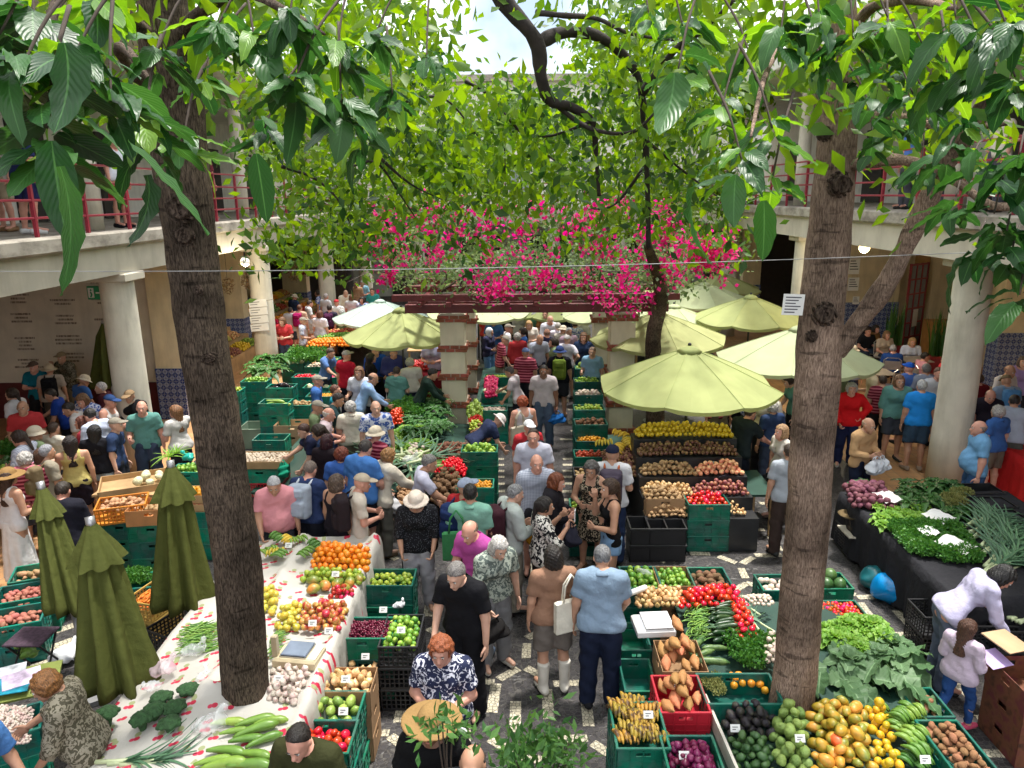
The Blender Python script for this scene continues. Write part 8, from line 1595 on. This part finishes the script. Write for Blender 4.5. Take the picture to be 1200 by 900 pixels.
P(718, 522, 1.76, 10, BEN, 'm', 1.02, ('tee', '#c8c8cc'), ('trousers', '#24304c'), [('cap', '#1c2238')], 'person in navy cap and white t-shirt wearing a grey and orange backpack', '#1c1c22', 'tan', bags=[('pack', '#4a4250', 'grey backpack with orange trim under the lime parasol', '#b0603c')])
P(880, 476, 1.76, 60, RCH1, 'm', 1.1, ('tee', '#20282a'), ('trousers', '#191d28'), [('short', '#3a2c24')], 'person in dark t-shirt reaching out behind the aubergines', '#202020', 'pink')
P(916, 498, 1.62, 255, CARRY, 'f', 1.0, ('tee', '#b8b0a8'), ('trousers', '#70665c'), [('bob', '#9a7a58')], 'person in pale top carrying bags beside the forked trunk', '#6a5a50', 'pink', bags=[('sag', '#16161a', 'black carrier bag beside the forked trunk', 'R'), ('sag', '#c8ccd2', 'white carrier bag beside the forked trunk', 'L')])
P(926, 520, 1.70, 0, ST, 'm', 1.0, ('tee', '#9aa0a8'), ('trousers', '#3a2e2a'), [('short', '#3a2c24')], 'person in grey t-shirt mostly hidden by the forked trunk', '#303030', 'tan')
P(862, 425, 1.74, 0, ST, 'm', 1.05, ('tee', '#2a2420'), ('trousers', '#23232a'), [('short', '#221a16')], 'person in dark brown shirt between the lime and pale parasols', '#303030', 'tan')
# --- cafe side
P(999, 449, 1.66, 190, (('low', 'hip'),), 'f', 1.1, ('jacket', '#c81a20'), ('trousers', '#1e2444'), [('wavy', '#a8a4a0')], 'grey-haired person in bright red cardigan over navy', '#c8c4c0', 'pink')
P(1019, 490, 1.68, 150, HOLD, 'm', 1.08, ('long', '#b8946c'), ('trousers', '#1e2438'), [('balding', '#a88c78')], 'bald person in tan shirt sorting white plastic bags', '#3a3a3a', 'tan', bags=[('sag', '#c4c8d0', 'white carrier bag in the right hand of the person in tan shirt', 'R'), ('sag', '#ccd0d6', 'thin white bag in the left hand of the person in tan shirt', 'L')])
P(1081, 445, 1.76, 8, ST, 'm', 1.12, ('tee', '#2484d4'), ('shorts', '#34485c'), [('short', '#a4a4a4')], 'grey-haired person in azure t-shirt and denim shorts with back turned', '#8a7a6c', 'tan')
P(1066, 425, 1.74, 355, ST, 'm', 1.1, ('tee', '#4a6cb4'), ('shorts', '#2c3038'), [('cap', '#1c54b4')], 'person in blue cap and blue t-shirt behind the azure one', '#303030', 'pink')
P(1086, 426, 1.74, 5, HIP, 'm', 1.12, ('tee', '#8c94a8'), ('shorts', '#3c3a38'), [('short', '#6a6664')], 'person in grey t-shirt beside the round column', '#303030', 'tan')
P(1101, 431, 1.70, 180, ST, 'm', 1.0, ('tee', '#d0d4dc'), ('trousers', '#3c3a38'), [('short', '#5a3c2c')], 'person in white t-shirt peering past the round column', '#303030', 'pink')
P(1022, 427, 1.74, 285, BEN, 'm', 1.1, ('tee', '#c8b898'), ('trousers', '#1c1c22'), [('short', '#3a2a24')], 'person in cream t-shirt facing the pale parasol', '#303030', 'tan')
for i, (x, y, t, hr, hd, lab) in enumerate(((1047, 404, '#26488c', ('short', '#94949a'), 20, 'grey-haired person in blue t-shirt seated at the cafe'), (1070, 396, '#c4cce4', ('bob', '#b89468'), 190, 'blond smiling person in white seated at the cafe'), (1018, 384, '#1e1e24', ('short', '#2a2018'), 180, 'person in black t-shirt seated facing the court'), (1013, 374, '#28242c', ('short', '#2a2018'), 240, 'person in dark shirt seated at the menu posters'), (1027, 381, '#8c6a48', ('bob', '#1c1512'), 150, 'dark-haired person in tan seated before the snake plant'), (1085, 413, '#c88c98', ('short', '#1c1512'), 90, 'person in pink bowed over the cafe table'), (1040, 388, '#c0b0a0', ('bob', '#8a6a4a'), 170, 'person in beige seated at the planter'))):
	P(x, y, 1.68, hd, SIT, 'f' if i in (1, 4, 5, 6) else 'm', 1.05, ('tee', t), ('trousers', '#2c3444'), [hr], lab, '#303030', 'pink'); o_ = bpy.data.objects[-1] if False else None
	g = G(x, y, 1.2); chair(g[0], g[1], R_(-hd), 'steel cafe chair under the '+lab.split(' seated')[0].split(' bowed')[0])
P(1148, 493, 1.72, 285, HIP, 'm', 1.32, ('polo', '#6c9cc4'), ('trousers', '#34547c'), [('balding', '#8a7a72')], 'stout balding person in light blue polo shirt beside the round column', '#303030', 'pink')
P(1190, 463, 1.72, 30, RCH1, 'm', 1.1, ('tee', '#a4acbc'), ('shorts', '#54544e'), [('short', '#241c18')], 'person in pale grey t-shirt at the bright red cloth', '#303030', 'tan')
P(1162, 457, 1.68, 200, LOOK, 'm', 1.15, ('polo', '#26222e'), ('trousers', '#2c2c34'), [('balding', '#5a483e')], 'bald person in dark polo shirt looking down at the red cloth', '#303030', 'pink')
P(1180, 440, 1.70, 10, LOOK, 'm', 1.1, ('tee', '#8494ac'), ('trousers', '#2c2c34'), [('cap', '#7a6c54')], 'person in tan cap and grey-blue t-shirt', '#303030', 'tan', bags=[('pack', '#4c7cac', 'light blue backpack beyond the red cloth')])
P(1147, 438, 1.66, 340, ST, 'f', 1.1, ('tee', '#6c1c24'), ('trousers', '#2c2c34'), [('short', '#3a2418')], 'person in wine red top behind the round column', '#303030', 'pink')
P(1200, 418, 1.72, 200, ST, 'f', 1.1, ('blouse', '#a48cc0'), ('trousers', '#2c2c34'), [('bob', '#5a4a40')], 'person in lilac blouse at the tiled pier', '#303030', 'fair')
P(926, 330, 1.70, 180, SIT, 'm', 1.1, ('tee', '#c8ccd4'), ('shorts', '#3a64a8'), [('balding', '#8a7466')], 'person in white t-shirt seated far behind the parasols', '#303030', 'pink')
P(1178, 664, 1.66, 100, (('low', 'bent'), 42, 'stand', 20), 'f', 1.0, ('long', '#b0acc8'), ('trousers', '#5c6478'), [('bob', '#0e0c0e')], 'black-haired person in pale lilac shirt stooping over the child', '#303030', 'pink')
P(1137, 727, 1.22, 60, (('bent', 'bent'), 0, 'walk', 10), 'f', .92, ('blouse', '#c0aec0'), ('leggings', '#2c4c84'), [('long', '#4a2e20')], 'long-haired child in pale pink top and blue leggings', '#c8506c', 'fair')
b = MB(); b.box(-.14, .14, -.1, .1, 0, .004); g = G(1165, 772, .82); tag(b.ob('paper_sheet', mat('lilac paper', (.45, .33, .62), .6), None, g, (.3, .1, .4)), 'lilac paper sheet held by the long-haired child', 'paper')
b = MB(); b.box(-.2, .2, -.14, .14, 0, .01); g = G(1180, 752, .9); tag(b.ob('flattened_carton', M_cardi, None, g, (.2, .2, .5)), 'flattened grey carton held by the stooping person', 'carton')
# --- left side under the gallery
P(8, 549, 1.70, 20, BEN, 'f', 1.0, ('tank', '#d4d0d0'), ('longskirt', '#d8d4d2'), [('straw', '#8a6c44'), ('long', '#3a2418')], 'person in long white strap dress and straw hat', '#b0a090', 'tan')
P(49, 525, 1.60, 10, ST, 'f', 1.0, ('tee', '#c87c94'), ('shorts', '#5c4a40'), [('long', '#4c3222')], 'person with long brown hair and pink top under the gallery', '#303030', 'fair')
P(54, 521, 1.66, 30, ST, 'm', 1.0, ('tee', '#8c8474'), ('trousers', '#38343a'), [('short', '#84848a')], 'grey-haired person in khaki shirt beside the pink top', '#303030', 'tan', bags=[('pack', '#7a6a50', 'sand coloured backpack beside the pink top')])
P(81, 511, 1.62, 330, ST, 'f', 1.0, ('tank', '#bcae6c'), ('shorts', '#241c24'), [('long', '#1c1414')], 'dark-haired person in yellow tank top and dark shorts', '#303030', 'tan')
P(110, 498, 1.62, 340, ST, 'f', 1.0, ('tee', '#1c1c22'), ('minishorts', '#a8b4bc'), [('long', '#120f10')], 'person with long black hair, black tee and pale denim shorts', '#303030', 'tan')
P(104, 479, 1.76, 290, LOOK, 'm', 1.0, ('tee', '#b8c0d4'), ('shorts', '#4c4c54'), [('short', '#18130f')], 'dark-haired person in pale blue t-shirt near the first column', '#303030', 'pink')
P(128, 463, 1.70, 90, HOLD, 'f', 1.05, ('tank', '#d0ccc8'), ('shorts', '#26284a'), [('cap', '#2c4470')], 'person in denim cap, white top and navy shorts at the first column', '#303030', 'pink')
P(79, 472, 1.70, 250, LOOK, 'm', 1.05, ('tee', '#c4c0bc'), ('trousers', '#3a3a3e'), [('short', '#1c1512')], 'person in white t-shirt looking over the gallery display', '#303030', 'tan')
P(94, 488, 1.60, 260, ST, 'f', 1.0, ('tee', '#8c2c38'), ('trousers', '#3a3a3e'), [('bob', '#5c2e20')], 'brown-haired person in red top among the gallery shoppers', '#303030', 'pink')
P(151, 457, 1.70, 185, HOLD, 'f', 1.1, ('long', '#17171a'), ('trousers', '#18181c'), [('cap', '#8c7458')], 'person dressed in black with a tan cap beside the first column', '#202020', 'tan')
P(117, 448, 1.66, 260, ST, 'f', 1.0, ('jacket', '#4c2028'), ('trousers', '#28242a'), [('short', '#c4c0be')], 'white-haired person in maroon jacket at the inscribed wall', '#202020', 'fair')
P(58, 456, 1.66, 250, RCH1, 'm', 1.0, ('tee', '#1c3c90'), ('trousers', '#24242a'), [('short', '#241c16')], 'person in royal blue t-shirt bending at the dark stall', '#202020', 'tan')
P(71, 413, 1.76, 200, CH, 'm', 1.05, ('jacket', 'pat_camo'), ('trousers', '#8a7c6c'), [('cap', '#8a7a60')], 'person in camouflage jacket and cap at the inscribed wall', '#303030', 'tan')
P(57, 427, 1.66, 340, ST, 'f', 1.0, ('tee', '#a89c90'), ('trousers', '#4c443c'), [('bucket', '#b8a890')], 'person in beige bucket hat with a black backpack', '#303030', 'tan', bags=[('pack', '#17171b', 'black backpack at the inscribed wall')])
P(38, 424, 1.72, 175, CRS, 'm', 1.05, ('tee', '#186c80'), ('trousers', '#1c1c22'), [('cap', '#5c4c44')], 'person in teal t-shirt with crossed arms at the inscribed wall', '#303030', 'pink')
P(146, 438, 1.72, 130, RCH1, 'm', 1.05, ('tee', '#b4b4b4'), ('trousers', '#24242c'), [('short', '#1c1512')], 'person in white and black top half behind the first column', '#303030', 'pink', bags=[('pack', '#1a1a1e', 'black backpack half behind the first column')])
P(72, 565, 1.74, 350, LOOK, 'm', 1.05, ('jacket', '#1e1e28'), ('trousers', '#1c1c24'), [('short', '#2a2018')], 'person in dark hooded jacket between the folded parasols', '#202020', 'pink')
P(50, 789, 1.62, 255, (('reach', 'low'), 16, 'stand', 15), 'f', 1.2, ('blouse', 'pat_camo'), ('longskirt', '#3c382e'), [('wavy', '#80562e')], 'curly light-brown-haired person in patterned grey blouse at the magazines', '#202020', 'tan')
P(-25, 838, 1.66, 95, RCH1, 'm', 1.05, ('tee', '#4a78b4'), ('trousers', '#202028'), [('short', '#3a2a20')], 'person in blue t-shirt reaching in beside the white onions', '#202020', 'tan')
P(204, 475, 1.64, 300, CH, 'f', 1.0, ('tee', '#c8c4c0'), ('trousers', '#2a2a30'), [('long', '#7c5638')], 'light-brown-haired person in white half behind the dark trunk', '#202020', 'pink')
for i, (x, y, t, bt, hr, lab) in enumerate(((351, 357, '#c8a48c', ('shorts', '#c8bcb0'), ('short', '#6a4430'), 'person in peach top with a magenta backpack at the fruit tiers'), (363, 352, '#d0d0d4', ('shorts', '#c0b8b0'), ('short', '#3a2a20'), 'person in white t-shirt beside the magenta backpack'), (375, 364, '#d0ccd4', ('shorts', '#d4d0d4'), ('bob', '#5a3422'), 'person in white playsuit at the fruit tiers'), (386, 357, '#343040', ('shorts', '#d0ccc8'), ('short', '#2a1e18'), 'person in dark top with a plum backpack at the third column'), (382, 344, '#d4d4da', ('shorts', '#8a8a90'), ('short', '#a8a0a0'), 'grey-haired person in white before the far fruit'), (394, 351, '#d8d4d4', ('shorts', '#54545c'), ('cap', '#a83038'), 'person in white t-shirt and red cap at the third column'), (417, 330, '#c89c7c', ('trousers', '#5c5c64'), ('short', '#5c3c28'), 'person in apricot shirt beyond the third column'), (424, 329, '#8cbcd4', ('trousers', '#5c5c64'), ('short', '#8c8480'), 'person in pale blue shirt beyond the third column'), (424, 348, 'pat_floral', ('trousers', '#c8c8d0'), ('bob', '#2a1c14'), 'person in blue floral top beyond the third column'), (412, 345, '#d0d0d0', ('trousers', '#5c5c64'), ('bob', '#6c4a30'), 'person in white top behind the third column'), (436, 338, '#3c9c9c', ('trousers', '#5c5c64'), ('short', '#4c3c30'), 'person in turquoise shirt near the mint parasol'))):
	P(x, y, 1.66+.02*(i % 4), (10, 60, 20, 0, 30, 350, 180, 170, 200, 10, 190)[i], (ST, HOLD, ST, ST, BEN, ST)[i % 6], 'f' if i in (2, 8, 9) else 'm', 1.03, ('tee', t), bt, [hr], lab, '#8a8480', 'pink', bags=[('pack', '#a01c5c', 'magenta backpack at the fruit tiers')] if i == 0 else [('pack', '#4c2444', 'plum coloured backpack at the third column')] if i == 3 else ())
# --- on the upper galleries
GZ = 4.422
for i, (x, y, t, bt, hd, lab) in enumerate(((-7.45, 10.3, '#3c64a8', ('shorts', '#8a7860'), 160, 'person in blue top and khaki shorts at the left gallery railing'), (-8.4, 11.2, '#20222a', ('trousers', '#23232a'), 90, 'person in dark clothes walking along the left gallery'), (-7.7, 11.9, '#28305c', ('shorts', '#262a54'), 20, 'person in navy shorts and white sneakers on the left gallery'), (-8.8, 13.0, '#c8c4c0', ('shorts', '#a89880'), 200, 'person in white top deep on the left gallery'), (-7.5, 14.3, '#d0d4dc', ('skirt', '#c83c4c'), 100, 'person in white top and red skirt beside the dark trunk on the gallery'), (-7.5, 17.9, 'pat_bluecheck', ('shorts', '#d4d0c8'), 95, 'person in blue checked shirt and white shorts on the left gallery'), (-7.6, 18.6, '#6c3038', ('trousers', '#3c3c4c'), 110, 'person in burgundy top behind the checked shirt'), (-7.6, 9.2, '#b89c6c', ('shorts', '#7c6c54'), 190, 'person in tan shorts at the near end of the left gallery'))):
	P(0, 0, 1.72, hd, (ST, WK, ST, BEN)[i % 4], 'm' if bt[0] != 'skirt' else 'f', 1.05, ('tee', t), bt, [('short', '#3a2a20')], lab, ('#22242c', '#3a3a3a', '#d4d4d4', '#8a6a4c')[i % 4], 'pink', z0=GZ, at=(x, y))
for i, (x, y, t, lab) in enumerate(((7.6, 15.2, '#4c6cac', 'person in blue on the cafe gallery behind the limb'), (7.7, 14.2, '#c86c5c', 'person in coral on the cafe gallery'), (7.6, 12.4, '#d0c8b8', 'person in cream on the cafe gallery by the dark leaves'), (7.8, 18.6, '#3c4c5c', 'person in slate on the far cafe gallery'), (7.6, 11.4, '#8c3c4c', 'person in wine red at the near cafe gallery railing'))):
	P(0, 0, 1.70, 270, (ST, BEN, HIP)[i % 3], 'm', 1.05, ('tee', t), ('trousers', '#4c4c54'), [('short', '#3a2a20')], lab, '#3a3a3a', 'pink', z0=4.622, at=(x, y))
# walking sticks and phone
for s, lab in ((-1, 'black walking stick in the left hand of the person in bucket hat'), (1, 'black walking stick in the right hand of the person in bucket hat')):
	g = G(487+s*16, 640, .82); b = MB(); b.tube([(0, 0, .02), (0, 0, .86)], .011, 7); e = b.ob('walking_stick', M_metal_k, None, (g[0], g[1], .006)); tag(e, lab, 'walking stick'); b = MB(); b.tube([(0, 0, .85), (0, .0, .97)], .017, 8); b.ob('grip', mat('cork grip', (.3, .2, .12), .8), e)
g = G(676, 602, 1.42); b = MB(); b.box(-.035, .035, -.005, .005, -.07, .07, b=.003); e = b.ob('phone', mat('white phone', (.7, .7, .7), .3), None, (g[0]-.02, g[1], 1.40), (0, 0, R_(80))); tag(e, 'white phone held up by the person in black and white jacket', 'phone'); b = MB(); b.box(-.031, .031, -.0065, -.0055, -.062, .062); b.ob('screen', M_metal_k, e)
# --- more shoppers in the crowd
_n = 0
for place, lst in (('in the far passage', ((578, 372), (596, 380), (606, 390), (633, 392), (648, 396), (660, 382), (674, 376), (684, 390), (592, 394), (626, 366), (645, 370), (612, 384), (683, 372), (571, 366), (656, 360))),
                   ('between the mid stalls', ((372, 470), (410, 470), (440, 470), (372, 498), (440, 500), (465, 430), (420, 430), (372, 440), (480, 420))),
                   ('under the left arcade', ((25, 470), (20, 505), (40, 500), (62, 495), (95, 462), (135, 490), (28, 530), (165, 470), (12, 455), (98, 440))),
                   ('at the fruit tiers', ((340, 360), (330, 372), (355, 372), (400, 362), (405, 340), (372, 340), (345, 345))),
                   ('in the cafe crowd', ((1035, 440), (1055, 440), (1125, 440), (1170, 475), (1185, 428), (1110, 415), (1000, 405), (980, 430))),
                   ('beside the parasols', ((900, 455), (885, 440), (905, 470), (845, 440), (925, 440)))):
	for x, y in lst:
		_n += 1; c = ('#c8c8d0', '#3c64a4', '#d4d0d0', '#b4383c', 'pat_check', '#6c7c5c', '#d8d0c0', 'pat_floral', '#2c3c5c', 'pat_maroon', '#5c8c84')[_n % 11]; cn = ('pale grey', 'blue', 'white', 'red', 'checked', 'sage', 'cream', 'floral', 'navy', 'striped', 'sea green')[_n % 11]
		hs_ = ('short', 'bob', 'cap', 'wavy', 'balding', 'pony', 'bucket')[_n % 7]; hc = ('#3a2a20', '#6a4a30', '#8a8478', '#a8a4a0', '#8a6a58', '#2a1c14', '#c8bca8')[_n % 7]
		bt = (('trousers', '#3a4458'), ('shorts', '#6c6458'), ('trousers', '#22242c'), ('shorts', '#3c4048'))[_n % 4]
		P(x, y, 1.58+.03*(_n*5 % 7), (10, 190, 80, 340, 160, 270, 30)[_n % 7], (ST, HOLD, BEN, ST, LOOK)[_n % 5], 'f' if hs_ in ('bob', 'wavy', 'pony') else 'm', (1.0, 1.1)[_n % 2], (('tee', 'polo', 'tee', 'blouse')[_n % 4], c), bt, [(hs_, hc)], 'person in %s top, %s and %s, %s' % (cn, {'#3a4458': 'slate trousers', '#6c6458': 'khaki shorts', '#22242c': 'black trousers', '#3c4048': 'charcoal shorts'}[bt[1]], {'short': 'short brown hair', 'bob': 'bobbed hair', 'cap': 'a grey cap', 'wavy': 'wavy grey hair', 'balding': 'a balding head', 'pony': 'a dark ponytail', 'bucket': 'a pale hat'}[hs_], place), '#3a3a3a', ('fair', 'tan', 'pink')[_n % 3])
